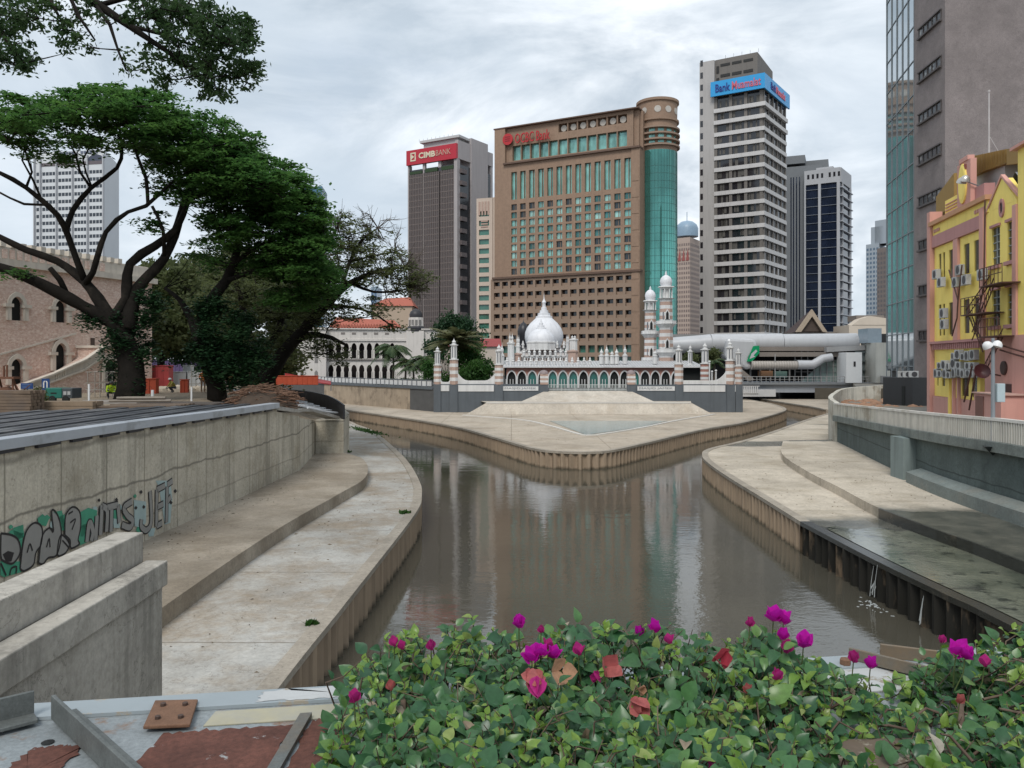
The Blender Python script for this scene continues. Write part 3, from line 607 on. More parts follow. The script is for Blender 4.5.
panes(fr, [(a, b, c, d) for a, b in ucols for c, d in rows[:-1]], -.5, -.43, TEALMIX, t)
mb = fr.mb()      # small ledges under the windows, thin red-brown side mullion
for a, b in ucols:
    for c, d in rows: mb.box(a + .98, a + 1.1, -.68, -.3, c, d)
mb.build('mullions', BR2, t, kind='stuff')
# blank left wing and right pier
mb = fr.mb(); mb.box(0, fr.u(505) - .01, -1.15, .0, zc2, ztop - .02); mb.build('blank_wing', BR, t); mb = fr.mb(); mb.box(L - 2.19, L, -1.15, .25, zg, zc1)
for i in range(12): mb.box(L - 2.05, L - .2, .25, .34, zg + 4 + i * 4.1, zg + 7.4 + i * 4.1)
mb.build('corner_pier', BR, t)
# top storey, set back a little, with tall windows and square vents
t0, t1 = fz(566, 150)[1], fz(566, 136)[1]
tw = [(fr.u(515) + (fr.u(621) - fr.u(515)) * i / 11) for i in range(12)]
tcol = [(u - 1.25, u + 1.25) for u in tw]
mb = fr.mb(); z1, z2 = zc1 + .7, zc1 + 4.7
grid_wall(mb, tcol, [(z1, z2)], fr.u(505), fr.u(632), zc1 + .01, z2 + 1.3, -2.2, -.9)
vc = tcol[5:]; v0, v1 = z2 + 1.9, z2 + 4.1
grid_wall(mb, vc, [(v0, v1)], fr.u(557), fr.u(632), z2 + 1.3, ztop - .01, -2.2, -.9)
mb.box(fr.u(505), fr.u(557) - .01, -2.2, -.9, z2 + 1.3, ztop - .01)
mb.box(fr.u(632) + .01, L - .8, -3.5, -1.6, zc1, ztop - .02); mb.build('top_storey', BR, t)
for i in range(7): 
    a, b = vc[i]; q = fr.mb(); q.M = fr.M @ Matrix.Translation(((a + b) / 2, -1.7, (v0 + v1) / 2)) @ Matrix.Rotation(R(90), 4, 'X'); q.lathe([(.85, -.1), (.85, .1)], n=14)
    q.build('round_vent', mat('pale vent', (.45, .42, .38), .7), t)
panes(fr, [(a, b, z1, z2) for a, b in tcol], -2.0, -1.9, TEALGL, t)
mb = fr.mb(); mb.box(-.25, L - .4, -30.3, .15, ztop - .3, ztop); mb.build('roof_cornice', mat('dark brown cornice', (.12, .075, .055), .7), t); mb = fr.mb(); mb.box(fr.u(504), L + .1, -2.3, .7, zc1 - .45, zc1 + .0); mb.build('cornice', MATS['dark brown cornice'], t); mb = fr.mb(); mb.box(-.5, L + .3, -1.3, .6, zc2 - .3, zc2 + .25)
mb.build('cornice', mat('dark brown cornice', (.12, .075, .055), .7), t)
# lower floors: deep square openings
lw0, lw1 = fr.u(491) , L - 2.2
nl = 16; lus = [fr.u(497) + (fr.u(629) - fr.u(497)) * i / (nl - 1) for i in range(nl)]
lc = [(u - .92, u + .92) for u in lus]; dzl = (zc2 - .3 - zg) / 9
lrows = [(zg + dzl * (k + .1), zg + dzl * (k + .74)) for k in range(1, 9)]
mb = fr.mb(); grid_wall(mb, lc, lrows, lw0, lw1, zg, zc2 - .31, -1.3, .12); mb.build('base_wall', BR2, t)
mb = fr.mb()
for a, b in lc:
    for k, (c, d) in enumerate(lrows):
        if k > 1: mb.box(a + .0, b - .0, -1.0, -.45, c, c + .8)
mb.build('balcony_fronts', BR2, t, kind='stuff')
panes(fr, [(a, b, c, d) for a, b in lc for c, d in lrows[:2]], -.9, -.84, GREENGL, t)
panes(fr, [(a, b, c, d) for a, b in lc for c, d in lrows[2:]], -1.18, -1.1, DARKGL, t, 'recess_window')
# sign
RED = mat('bank sign red', (.42, .025, .03), .4, .05); 
su0, sz0 = fz(515.5, 147.5); su1, sz1 = fz(550, 127.5)
text('OCBC Bank', fr, su0, su1, fz(516, 144)[1], fz(516, 144)[1] + 2.7, .2, RED, t, 'sign_lettering', .0, .3)
mb = fr.mb(); lu, lz = fz(508, 139.5); mb.M = fr.M @ Matrix.Translation((lu, .15, lz)) @ Matrix.Rotation(R(90), 4, 'X'); mb.lathe([(1.55, -.12), (1.55, .12)], n=24)
lg = mb.build('sign_emblem', RED, t)
mb = fr.mb(); 
for k in range(3): mb.slab([(lu - .9, lz + .5 - k * .55), (lu - .75, lz + .75 - k * .55), (lu + .6, lz + .75 - k * .55), (lu + .9, lz + .5 - k * .55)], .28, .31)
mb.build('emblem_stripes', mat('dark red', (.2, .015, .02), .5), lg)
# glass cylinder
cc = A(658.6, HY, 205); rr = 19.4 / 800 * 205; cx_, cy_ = cc.x, cc.y + rr * .3
zz = lambda py: EYE - (py - HY) / FL * (cy_ - rr * .75)
mb = MB(); mb.lathe([(rr, zg), (rr, zz(150))], (cx_, cy_), 40); cyl = mb.build('glass_cylinder', glass('teal curtain glass', (.10, .34, .30), .05, 1., .4, .09, .6), t, smooth=True)
mb = MB()
for k in range(40):
    a = 2 * math.pi * k / 40; mb.tube([(cx_ + (rr + .02) * math.cos(a), cy_ + (rr + .02) * math.sin(a), zg), (cx_ + (rr + .02) * math.cos(a), cy_ + (rr + .02) * math.sin(a), zz(150))], .045, 4)
for k in range(28): mb.lathe([(rr + .0, zg + 2 + k * 1.9), (rr + .05, zg + 2 + k * 1.9), (rr + .05, zg + 2.07 + k * 1.9), (rr, zg + 2.07 + k * 1.9)], (cx_, cy_), 40)
mb.build('mullions', mat('teal mullion', (.05, .13, .12), .4), cyl)
mb = MB(); mb.lathe([(rr * .99, zz(150) + .01), (rr * 1.0, zz(144)), (rr * .93, zz(143.5)), (rr * .93, zz(128)), (rr * 1.0, zz(127)), (rr * 1.0, zz(121)), (rr * 1.1, zz(120.5)), (rr * 1.1, zz(118.5)), (rr * 1.0, zz(118)), (rr * 1.02, zz(102)), (rr * 1.1, zz(101)), (rr * 1.1, zz(98.5)), (0, zz(98))], (cx_, cy_), 40); mb.build('drum', BR, t, smooth=True)
mb = MB()
for y in (146, 140.5, 134.5, 128.5): mb.lathe([(rr * .9, zz(y)), (rr * 1.14, zz(y)), (rr * 1.14, zz(y - 1.7)), (rr * .9, zz(y - 1.7))], (cx_, cy_), 40)
mb.build('ring_ledges', mat('brown ring ledge', (.27, .19, .14), .7), t, smooth=True)
for a0 in (-150, -118, -90, -62, -30):
    q = MB(); a0 = R(a0)
    for da in (-.13, .0): q.box(0, 0, 0, 0, 0, 0) if 0 else None
    pts = [(cx_ + (rr * .945) * math.cos(a0 + e), cy_ + (rr * .945) * math.sin(a0 + e)) for e in (-.16, -.05, .05, .16)] + [(cx_ + rr * .8 * math.cos(a0 + e), cy_ + rr * .8 * math.sin(a0 + e)) for e in (.16, -.16)]
    q.prism(pts, zz(143), zz(128.6)); q.build('window', TEALGL, t)
for a0 in (-142, -100, -68, -34):
    q = MB(); a0 = R(a0); q.M = Matrix.Translation((cx_ + rr * 1.0 * math.cos(a0), cy_ + rr * 1.0 * math.sin(a0), zz(110))) @ Matrix.Rotation(a0, 4, 'Z') @ Matrix.Rotation(R(90), 4, 'Y'); q.lathe([(.85, -.06), (.85, .1)], n=16); q.build('round_vent', MATS['pale vent'], t)

# --- tall bank tower with the red sign
GC = mat('tower grey concrete', (.36, .335, .335), .8, .07, .1, streak=.15)
CURT = mat('bronze curtain wall', (.075, .06, .058), .3, .2, .08, spec=.6, stretch=(1, 1, .4))
c = (P2(408.5, 270), P2(457.5, 260), P2(492.5, 276.5)); f1 = Fr(c[0], c[1]); f2 = Fr(c[1], c[2])
zr = f1.z(457, 143.7); zs0 = f1.z(457, 158.5); zt = f1.z(457, 165)
t = thing('red_sign_tower', 'slim dark bronze office tower with red sign panel near its roof', 'office building', f1.w(f1.L / 2, -10, 4.86))
mb = MB(); k = .965; body(mb, c, 4.8, zr - 6.5); mb.build('core', DARKGL, t)
mb = f1.mb(); a = f1.u(412); 
for x0, x1 in ((410, 423), (424.5, 439.5), (441, 454.5)): mb.box(f1.u(x0), f1.u(x1), 0, .35, 4.8, zt - 1.2)
cw = mb.build('curtain_wall', CURT, t)
mb = f1.mb()
for x0, x1 in ((410, 423), (424.5, 439.5), (441, 454.5)):
    u0, u1 = f1.u(x0), f1.u(x1)
    for i in range(9): u = u0 + (u1 - u0) * i / 8; mb.box(u - .07, u + .07, .35, .5, 4.8, zt - 1.2)
    for i in range(40): z = zt - 2.5 - i * 1.95; mb.box(u0, u1, .35, .42, z, z + .28) if z > 5 else None
mb.build('mullions', mat('taupe mullion', (.16, .13, .12), .5, .1), cw)
mb = f1.mb(); mb.box(f1.u(454.7), f1.L + .2, -1.2, .45, 4.8, zs0); mb.box(f1.u(408.6), f1.u(409.9), -1.2, .45, 4.8, zs0)
mb.box(f1.u(423.1), f1.u(424.4), -.6, .1, 4.8, zt); mb.box(f1.u(423.0), f1.u(425.5), -.6, .2, zt, zs0); mb.box(f1.u(438.5), f1.u(441.5), -.6, .2, zt, zs0)
mb.build('corner_piers', GC, t)
mb = f2.mb(); u1, u2 = f2.u(470), f2.u(486.5); mb.box(u1, u2, -12, .6, 4.8, zr + 3.3); mb.box(0, u1 - .02, -1, .25, zs0, zr + 1.2); mb.box(u2 + .02, f2.L, -6, .2, zs0 + 1.2, zr + 1.0); mb.box(f2.u(490.5), f2.L, -6, .1, 4.8, zs0 + 1.19)
mb.build('service_core', GC, t)
mb = f2.mb()
for i in range(14): mb.box(f2.u(459.5), f2.u(465), .02, .9, zs0 - 4.5 - i * 3.9, zs0 - 3.1 - i * 3.9)
mb.build('balconies', mat('dark balcony', (.12, .1, .1), .6), t, kind='stuff')
mb = f1.mb(); mb.box(-.2, f1.L + .15, -.3, .95, zs0 - .1, zr); sg = mb.build('sign_panel', mat('red sign panel', (.42, .022, .04), .45, .06, .2), t)
CRM = mat('sign cream', (.62, .56, .42), .5)
text('CIMB', f1, f1.u(420.5), f1.u(437), zs0 + 1.5, zr - 1.3, 1.05, CRM, sg, 'sign_lettering', .035, .12)
text('BANK', f1, f1.u(437.8), f1.u(452.5), zs0 + 1.6, zr - 1.4, 1.05, mat('sign dull red', (.5, .3, .24), .5), sg, 'sign_lettering', .0, .12)
mb = f1.mb(); e0, e1 = f1.u(412.3), f1.u(417.6); a, b = zs0 + 1.0, zr - .9
for r in ((e0, e0 + .45, a, b), (e1 - .45, e1, a, b), (e0 + .46, e1 - .46, a, a + .45), (e0 + .46, e1 - .46, b - .45, b)): mb.box(r[0], r[1], .96, 1.06, r[2], r[3])
mb.slab([((e0 + e1) / 2 - .7, a + .7), ((e0 + e1) / 2 + .5, (a + b) / 2), ((e0 + e1) / 2 - .7, b - .7)], .96, 1.06); mb.build('sign_emblem', CRM, sg)
mb = f1.mb(); mb.box(f1.u(421), f1.L - 1, -16, -1.5, zr - .1, zr + 2.3); mb.box(f1.u(419), f1.L + .3, -17, -.5, zr + 2.3, zr + 3.1)
for i in range(9): mb.box(3 + i * 1.7, 3.08 + i * 1.7, -2, -1.9, zr + 3.1, zr + 4.2)
mb.build('roof_plant', mat('pale roof plant', (.45, .45, .45), .7), t)
mb = f1.mb()
for x0, x1 in ((410.5, 422.5), (426, 438), (442, 454)): mb.box(f1.u(x0), f1.u(x1), -.8, .45, zt - 1.1, zt - .2 + .3 * (x0 > 420))
mb.build('roof_planting', mat('planter leaves', (.03, .055, .025), .8, .3, 3), t)

# --- slender beige block squeezed between
BG = mat('beige tower render', (.54, .45, .38), .8, .06, .2)
f = Fr(P2(476.5, 236), P2(497, 234)); t = thing('slender_beige_block', 'narrow beige office block with single column of green windows', 'office building', f.w(f.L / 2, -5, 4.86))
zt = f.z(486, 198); mb = f.mb(); ow = [(f.u(479), f.u(489))]; rws = [(f.z(484, 338 - i * 9.35), f.z(484, 332.6 - i * 9.35)) for i in range(14)]
mb.box(0, f.L, -14, -.6, 4.8, zt); grid_wall(mb, ow, rws, 0, f.u(492.5), 4.8, zt, -.7, 0); mb.box(f.u(492.6), f.L, -.7, -.25, 4.8, zt + .1); mb.build('wall', BG, t)
panes(f, [(ow[0][0], ow[0][1], a, b) for a, b in rws], -.5, -.42, GREENGL, t)
mb = f.mb()
for i in range(4): mb.box(f.u(478.5 + i * 3), f.u(480.3 + i * 3), .0, .1, zt - 5, zt - 1)
for i in range(3): mb.box(f.u(481), f.u(488), .0, .12, zt - 8.6 + i * .8, zt - 8.2 + i * .8)
mb.build('roof_grilles', mat('dusty pink grille', (.42, .3, .25), .7), t)

# --- banded office tower with the blue sign
c = (P2(699.8, 239.6), P2(763, 230), P2(785, 247)); f1 = Fr(c[0], c[1]); f2 = Fr(c[1], c[2])
BAND = mat('pale spandrel', (.53, .52, .515), .75, .08, .1, streak=.2); TAUPE = mat('taupe column', (.155, .142, .13), .75, .1, .15, streak=.2)
t = thing('banded_tower', 'tall grey tower of stacked white floor bands with wraparound blue bank sign', 'office building', f1.w(f1.L / 2, -12, 4.86))
zS0, zS1 = f1.z(762, 90), f1.z(762, 75); zroof = f1.z(748, 52)
mb = MB(); body(mb, c, 4.8, zS0); mb.build('core', DARKGL, t)
up = f1.u(714.5); nfl = 23; zb = 5.5; dz = (zS0 - 1.2 - zb) / nfl
b1 = f1.mb(); b2 = f2.mb()
for k in range(nfl):
    z = zb + dz * k; ex = .55 if k < nfl - 2 else .9
    for fx, mbx, u0 in ((f1, b1, up), (f2, b2, 0)):
        q = fx.mb(); q.box(u0 + .01, fx.L + (ex if fx is f1 else .0), -.3, ex, z - .02, z + 1.15); q.build('floor_band', BAND, t)
for fx, u0, nc, tt in ((f1, up, 3, .9), (f2, 0, 5, .6)):
    q = fx.mb()
    for i in range(nc + 1): u = u0 + (fx.L - u0 - tt) * i / nc; q.box(u, u + tt, -.3, .32 if i < nc or fx is f2 else .34, 4.8, zS0)
    q.build('columns', TAUPE, t)
    q = fx.mb()
    for k in range(nfl):
        for i in range(nc):
            a = u0 + (fx.L - u0 - tt) * i / nc + tt; b = u0 + (fx.L - u0 - tt) * (i + 1) / nc; z = zb + dz * k + 1.15
            for j in range(random.choice((1, 2, 3))): s_ = random.uniform(a, b - .9); q.box(s_, s_ + random.uniform(.4, 1.2), .0, .06, z + random.choice((0., .5)), z + dz - 1.2)
    q.build('blinds', mat('office blinds', (.085, .08, .072), .6, .4, .4), t, kind='stuff')
mb = f1.mb(); mb.box(0, up, -20, .25, 4.8, f1.z(705, 62)); mb.box(f1.u(702.5), f1.u(704.7), -10, .3, 4.8, f1.z(705, 60)) if 0 else None; mb.build('service_core', mat('core grey concrete', (.40, .385, .375), .8, .06, .1, streak=.2), t)
panes(f1, [(f1.u(700.6), f1.u(703.2), zb + dz * k * 1.04 + .8, zb + dz * k * 1.04 + 2.6) for k in range(27) if zb + dz * k * 1.04 < f1.z(705, 66)], .26, .3, DARKGL, t)
mb = f1.mb(); uu = f1.u(757); mb.box(up + .02, uu, -19, -.6, zS0 - .1, f1.z(748, 53)); mb.build('roof_block', TAUPE, t)
mb = f1.mb(); zz1 = f1.z(748, 53)
for i in range(3): mb.box(f1.u(720 + i * 11.5), f1.u(729.5 + i * 11.5), -.6, -.45, zz1 - 2.2 - .0, zz1 - 1.5); mb.box(f1.u(720 + i * 11.5), f1.u(729.5 + i * 11.5), -.6, -.45, zz1 - 5.4, zz1 - 4.6)
mb.box(f1.u(716), f1.u(718.5), -.6, -.4, zz1 - 4, zz1 - 2); mb.box(f1.u(716), f1.u(718.5), -.6, -.4, zz1 - 9, zz1 - 5.5)
for i in range(5): mb.box(up + 3 + i * 2.4, up + 3.06 + i * 2.4, -1, -.94, zz1, zz1 + 1.1)
mb.build('roof_slots', mat('black slot', (.02, .02, .02), .6), t, kind='stuff')
BS = mat('sky blue sign', (.03, .30, .62), .4, .06, .3)
sd = 1.7; s1 = Fr(f1.w(f1.u(710.5, sd), sd, 0).xy, f1.w(f1.L + .9, sd, 0).xy); c2 = f1.w(f1.L + .9, sd, 0)
mb = s1.mb(); mb.box(0, s1.L, -.5, 0, zS0, zS1); sg = mb.build('sign_panel', BS, t)
s2 = Fr(c2.xy, (c2.x + f2.ud.x * 24, c2.y + f2.ud.y * 24)); mb = s2.mb(); mb.box(.02, s2.L, -.5, 0, zS0, zS1 - .002); sg2 = mb.build('sign_panel', BS, t)
mb = MB(); e = f1.w(up, sd - .5, 0); g = c2 - f1.n * .5; h = Vector((c2.x, c2.y, 0)) + s2.ud * s2.L; mb.prism([(e.x, e.y), (g.x, g.y), (h.x - s2.n.x, h.y - s2.n.y), (h.x - s2.n.x * 4, h.y - s2.n.y * 4), (e.x - f1.n.x * 3, e.y - f1.n.y * 3)], zS0 + .2, zS0 + .5); mb.build('sign_soffit', TAUPE, t)
NAVY = mat('navy lettering', (.02, .03, .2), .5); ROSE = mat('rose lettering', (.55, .12, .17), .5)
hS = zS1 - zS0
text('Bank', s1, s1.u(715.5), s1.u(730), zS0 + hS * .22, zS0 + hS * .78, .1, NAVY, sg, 'sign_lettering', .012, .15)
text('Muamalat', s1, s1.u(732), s1.u(761), zS0 + hS * .22, zS0 + hS * .78, .1, ROSE, sg, 'sign_lettering', .012, .15)
text('Bank', s2, s2.u(771), s2.u(775.5), zS0 + hS * .25, zS0 + hS * .75, .1, NAVY, sg2, 'sign_lettering', .012, .15)
text('Muamalat', s2, s2.u(776), s2.u(785), zS0 + hS * .25, zS0 + hS * .75, .1, ROSE, sg2, 'sign_lettering', .012, .15)

# --- dark tower with white frame, and its grey slab
c = (P2(804.6, 296.5), P2(840, 290), P2(850.3, 303)); f1 = Fr(c[0], c[1]); f2 = Fr(c[1], c[2]); WF = mat('white tower frame', (.37, .375, .39), .7, .06, .1)
t = thing('white_framed_tower', 'dark glass tower framed in white with a grey slab side', 'office building', f1.w(f1.L / 2, -10, 4.86))
zt = f1.z(838, 167.5); z0 = f1.z(838, 182); mb = MB(); body(mb, c, 4.8, z0); mb.build('core', BLUEGL, t)
mb = f1.mb(); mb.box(-.01, f1.L, -12, .5, z0, zt)
for x0, x1 in ((804.6, 806), (818.4, 821), (837, 840)): mb.box(f1.u(x0), f1.u(x1), -.5, .55, 4.8, z0)
mb.build('frame', WF, t)
mb = f2.mb(); mb.box(0, f2.L, -10, .4, z0, zt - .003); mb.box(f2.u(841.5), f2.u(842.2), -.5, .45, 4.8, z0); mb.box(f2.u(849), f2.L, -.5, .45, 4.8, z0); mb.build('side_frame', WF, t)
mb = f1.mb(); LG = mat('grey sunshade', (.2, .22, .25), .5)
for k in range(22): z = z0 - 2 - k * (z0 - 6) / 22; mb.box(-.2, f1.L + .2, .0, .3, z, z + .13)
mb.build('sunshades', LG, t)
mb = f2.mb()
for k in range(22): z = z0 - 2 - k * (z0 - 6) / 22; mb.box(0, f2.L + 1.1, .0, .8, z, z + .3)
mb.build('side_sunshades', mat('pale sunshade', (.36, .37, .4), .5), t)
panes(f1, [(f1.u(807.5 + i * 4.6 + (3 if i > 3 else 0)), f1.u(809.7 + i * 4.6 + (3 if i > 3 else 0)), zt - 3.2, zt - 1.5) for i in range(7)], .5, .53, DARKGL, t)
mb = f2.mb(); mb.box(f2.u(841.5), f2.u(848.5), -3, .2, zt - 2.2, zt + .0 - .3); mb.build('roof_recess', mat('roof recess', (.06, .06, .065), .7), t); mb = f1.mb(); mb.box(f1.u(815), f1.u(832), -9, -2, zt, zt + 1.2); mb.build('roof_plant', WF, t)
f = Fr(P2(783, 302), P2(805, 299)); mb = f.mb(); zt2 = f.z(794, 156); mb.box(-8, f.L + 6, -22, 0, 4.8, zt2 - 4); mb.box(-8, f.L - .0, -22, .3, zt2 - 3, zt2); mb.box(f.L * .4, f.L + 8, -20, -6, zt2 - 4, zt2 - .9); mb.build('grey_slab', mat('slate grey slab', (.145, .155, .165), .7, .06, .1), t)
mb = f.mb()
for x in (790.5, 793, 796, 799): mb.box(f.u(x), f.u(x + 1.1), .0, .1, 4.8, zt2 - 8)
mb.build('window_slots', BLUEGL, t)

# --- distant towers
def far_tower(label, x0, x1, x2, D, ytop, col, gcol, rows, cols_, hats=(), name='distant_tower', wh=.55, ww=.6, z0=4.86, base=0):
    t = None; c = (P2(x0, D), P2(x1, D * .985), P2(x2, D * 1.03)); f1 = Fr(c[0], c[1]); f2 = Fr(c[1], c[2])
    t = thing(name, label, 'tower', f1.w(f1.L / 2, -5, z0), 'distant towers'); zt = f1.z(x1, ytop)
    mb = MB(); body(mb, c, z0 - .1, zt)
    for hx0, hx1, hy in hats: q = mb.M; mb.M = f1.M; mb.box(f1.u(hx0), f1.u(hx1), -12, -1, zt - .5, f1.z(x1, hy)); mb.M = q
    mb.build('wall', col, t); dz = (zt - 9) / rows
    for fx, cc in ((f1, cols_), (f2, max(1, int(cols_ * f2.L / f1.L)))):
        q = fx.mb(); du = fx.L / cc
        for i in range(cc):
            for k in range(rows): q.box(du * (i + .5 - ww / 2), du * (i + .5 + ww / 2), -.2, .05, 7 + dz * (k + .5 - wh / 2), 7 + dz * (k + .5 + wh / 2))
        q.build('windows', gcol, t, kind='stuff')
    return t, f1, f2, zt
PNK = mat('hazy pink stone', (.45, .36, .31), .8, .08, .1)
t, f1, f2, zt = far_tower('pinkish ribbed stone tower with pale blue domed top between two big towers', 672, 690, 704, 350, 237, PNK, mat('hazy window', (.2, .16, .15), .5), 26, 8)
mb = MB(); q = A(687, HY, 352); zd = lambda y: EYE - (y - HY) / FL * 352; mb.lathe([(4.9, zd(237)), (4.9, zd(229)), (4.2, zd(225)), (2.6, zd(222)), (.1, zd(220.5))], (q.x, q.y), 18); mb.tube([(q.x, q.y, zd(221)), (q.x, q.y, zd(212))], .16, 5); mb.build('blue_top', mat('pale blue roof', (.24, .34, .44), .4), t, smooth=True)
mb = f1.mb()
for x in (678, 682, 686): mb.slab([(f1.u(x), zt - 10), (f1.u(x + 2), zt - 5), (f1.u(x + 3), zt - 10)], .05, .2)
mb.build('red_emblem', mat('dull red mark', (.33, .1, .09), .6), t)
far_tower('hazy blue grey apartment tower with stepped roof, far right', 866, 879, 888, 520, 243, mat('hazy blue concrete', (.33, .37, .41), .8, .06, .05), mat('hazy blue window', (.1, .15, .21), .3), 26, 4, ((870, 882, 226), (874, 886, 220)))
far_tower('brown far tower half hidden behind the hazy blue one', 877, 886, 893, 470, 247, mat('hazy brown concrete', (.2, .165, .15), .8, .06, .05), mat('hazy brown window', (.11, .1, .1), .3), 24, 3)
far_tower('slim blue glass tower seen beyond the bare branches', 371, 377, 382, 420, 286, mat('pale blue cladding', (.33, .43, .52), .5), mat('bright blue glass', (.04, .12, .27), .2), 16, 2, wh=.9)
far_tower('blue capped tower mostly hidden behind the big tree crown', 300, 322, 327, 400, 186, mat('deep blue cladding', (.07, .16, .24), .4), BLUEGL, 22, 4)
# white gridded slab tower seen through the branches
WT = mat('white slab tower paint', (.60, .62, .64), .7, .04, .1)
f1 = Fr(P2(34, 305), P2(104, 300)); f2 = Fr(P2(104, 300), P2(119, 325)); t = thing('white_slab_tower', 'white office slab with dark window rows seen through the branches of the left tree', 'office building', f1.w(f1.L / 2, -8, 6.2))
zt = f1.z(70, 151); mb = MB(); body(mb, (P2(34, 305), P2(104, 300), P2(119, 325)), 4.8, zt); mb.build('wall', WT, t)
pcs = [35, 41, 57, 73, 88, 103.8]; mb = f1.mb()
for x in pcs: mb.box(f1.u(x) - .25, f1.u(x) + .25, 0, .7, 6, zt - 2)
mb.build('fins', mat('grey fin', (.42, .43, .45), .7), t)
rows_ = [(f1.z(70, 174.5 + 7.1 * k), f1.z(70, 171.2 + 7.1 * k)) for k in range(26)]
rc = []
for i in range(len(pcs) - 1):
    u0, u1 = f1.u(pcs[i]) + .5, f1.u(pcs[i + 1]) - .5; k = max(1, round((u1 - u0) / 1.45))
    for j in range(k): rc += [(u0 + (u1 - u0) * (j + .1) / k, u0 + (u1 - u0) * (j + .9) / k, a, b) for a, b in rows_]
panes(f1, rc, .0, .06, mat('slab window', (.05, .06, .075), .25), t)
mb = f1.mb(); mb.box(f1.u(41), f1.u(103), 0, .08, f1.z(70, 165.5), f1.z(70, 162)); mb.build('dark_frieze', mat('brown grey frieze', (.13, .11, .12), .5), t)
for x0, x1 in ((57.8, 72.3), (88.7, 103)):
    c_ = arch_curve((f1.u(x0) + f1.u(x1)) / 2, (f1.u(x1) - f1.u(x0)) / 2, f1.z(70, 159.5), f1.z(70, 155.5)); mb = f1.mb(); mb.slab(c_, 0, .1); mb.slab([(f1.u(x0), f1.z(70, 159.4)), (f1.u(x1), f1.z(70, 159.4)), (f1.u(x1), f1.z(70, 162)), (f1.u(x0), f1.z(70, 162))], 0, .09); mb.build('arched_pane', mat('arched pane', (.06, .07, .1), .3), t)
mb = f1.mb(); 
for i in range(13):
    if i not in (5, 6): q = f1.mb(); q.box(f1.u(60 + i * 3), f1.u(61.9 + i * 3), .0, .3, f1.z(70, 154.2), f1.z(70, 151.8)); q.build('roof_letter', mat('slate lettering', (.12, .14, .2), .5), t)

# --- grey concrete tower with blue glass wing on the right
GRT = concrete('grey tower render', (.235, .205, .2), (.215, .188, .184)); 
c0, c1, c2_ = P2(914.3, 82), P2(945, 75.5), P2(1150, 75.5)
f1 = Fr(c0, c1); t = thing('grey_tower', 'plain grey concrete tower beside blue glass, rising out of the picture', 'office building', f1.w(f1.L, -6, 4.8)); zt = 68
mb = MB().prism([c0, c1, (c1[0] + 24, c1[1] - .6), (c1[0] + 24, 100), (51.5, 100)], 4.7, zt); mb.build('wall', GRT, t)
ws = []
for py in (25, 70, 113, 155, 198, 243, 289, 335): 
    z = f1.z(930, py); ws.append((f1.u(919.5), f1.u(941.5) , z - .42, z + .42))
for w in ws:
    q = f1.mb(); q.box(w[0], w[1], -.02, .03, w[2], w[3]); fx = q.build('window', mat('strip window', (.05, .052, .055), .2, .5, 1.2, col2=(.3, .3, .29), t2=(.55, .6)), t)
    q = f1.mb(); q.box(w[0] - .1, w[1] + .1, .03, .28, w[2] - .2, w[2] - .03); q.box(w[0] - .1, w[1] + .1, .03, .2, w[3] + .02, w[3] + .14)
    for i in range(6): u = w[0] + (w[1] - w[0]) * i / 5; q.box(u - .05, u + .05, .03, .1, w[2], w[3])
    q.build('sill', mat('dark sill', (.09, .08, .08), .7), fx)
q = f1.mb(); q.box(f1.u(925), f1.u(939), .0, .06, 4.8, f1.z(930, 386)); q.box(f1.u(914.5), f1.u(945), .065, .1, f1.z(930, 401), f1.z(930, 399)); q.build('doorway', mat('dark doorway', (.05, .05, .055), .6), t)
g0, g1 = P2(887, 93), P2(914.5, 82.2); fg = Fr(g0, g1)
m, nt, p, out = nodes('blue mirror glass'); nt.links.new(mix(nt, ramp(nt, noise(nt, .06, 3), .35, .65), (.42, .48, .51), (.52, .58, .62)), p.inputs['Base Color']); p.inputs['Metallic'].default_value = .75; p.inputs['Roughness'].default_value = .04
bump(nt, p, noise(nt, .5, 2), .04, .05); MIR = m
mb = fg.mb(); mb.box(0, fg.L, -9, 0, 7.5, 66); gl = mb.build('glass_wing', MIR, t)
mb = fg.mb(); 
for i in range(6): u = fg.L * i / 5; mb.box(u - .06, u + .06, 0, .09, 5, 66)
for k in range(18): mb.box(0, fg.L, 0, .07, 8 + k * 3.5, 8.1 + k * 3.5); 
mb.build('mullions', mat('slate mullion', (.2, .23, .25), .5), gl)
q = fg.mb(); q.box(.2, fg.L - .2, -8, -.3, 4.7, 7.5); q.build('plinth', mat('dark plinth', (.06, .065, .07), .6), t)
# ------------------------------------------------------------------ mosque on the point
WHT = mat('mosque white', (.64, .64, .635), .6, .08, .6, streak=.35); PINK = mat('mosque brick', (.34, .17, .135), .8, .12, 2); DULLP = mat('faded brick', (.42, .30, .25), .8, .1, 2)
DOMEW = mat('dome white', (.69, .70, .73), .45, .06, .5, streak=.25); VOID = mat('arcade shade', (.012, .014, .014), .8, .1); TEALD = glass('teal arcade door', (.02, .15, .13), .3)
GREYT = mat('grey roof tile', (.40, .41, .42), .7, .12, 1.5); SLATE = mat('slate trim', (.16, .17, .19), .7)
def L1(y):  # arcade plane helper
    return Fr((-40, y), (60, y))
AF = L1(112.); ax = lambda px: AF.u(px); azz = lambda py: AF.z(512, py)
t = mosq = thing('mosque', 'white and brick mosque with onion domes, arcade and two striped minarets', 'mosque', (10, 120, 4.86))
zf, ze = 4.9, azz(367.6); step = 1.437; x0 = ax(506.5)
mb = AF.mb(); rings = AF.mb(); cols_ = AF.mb()
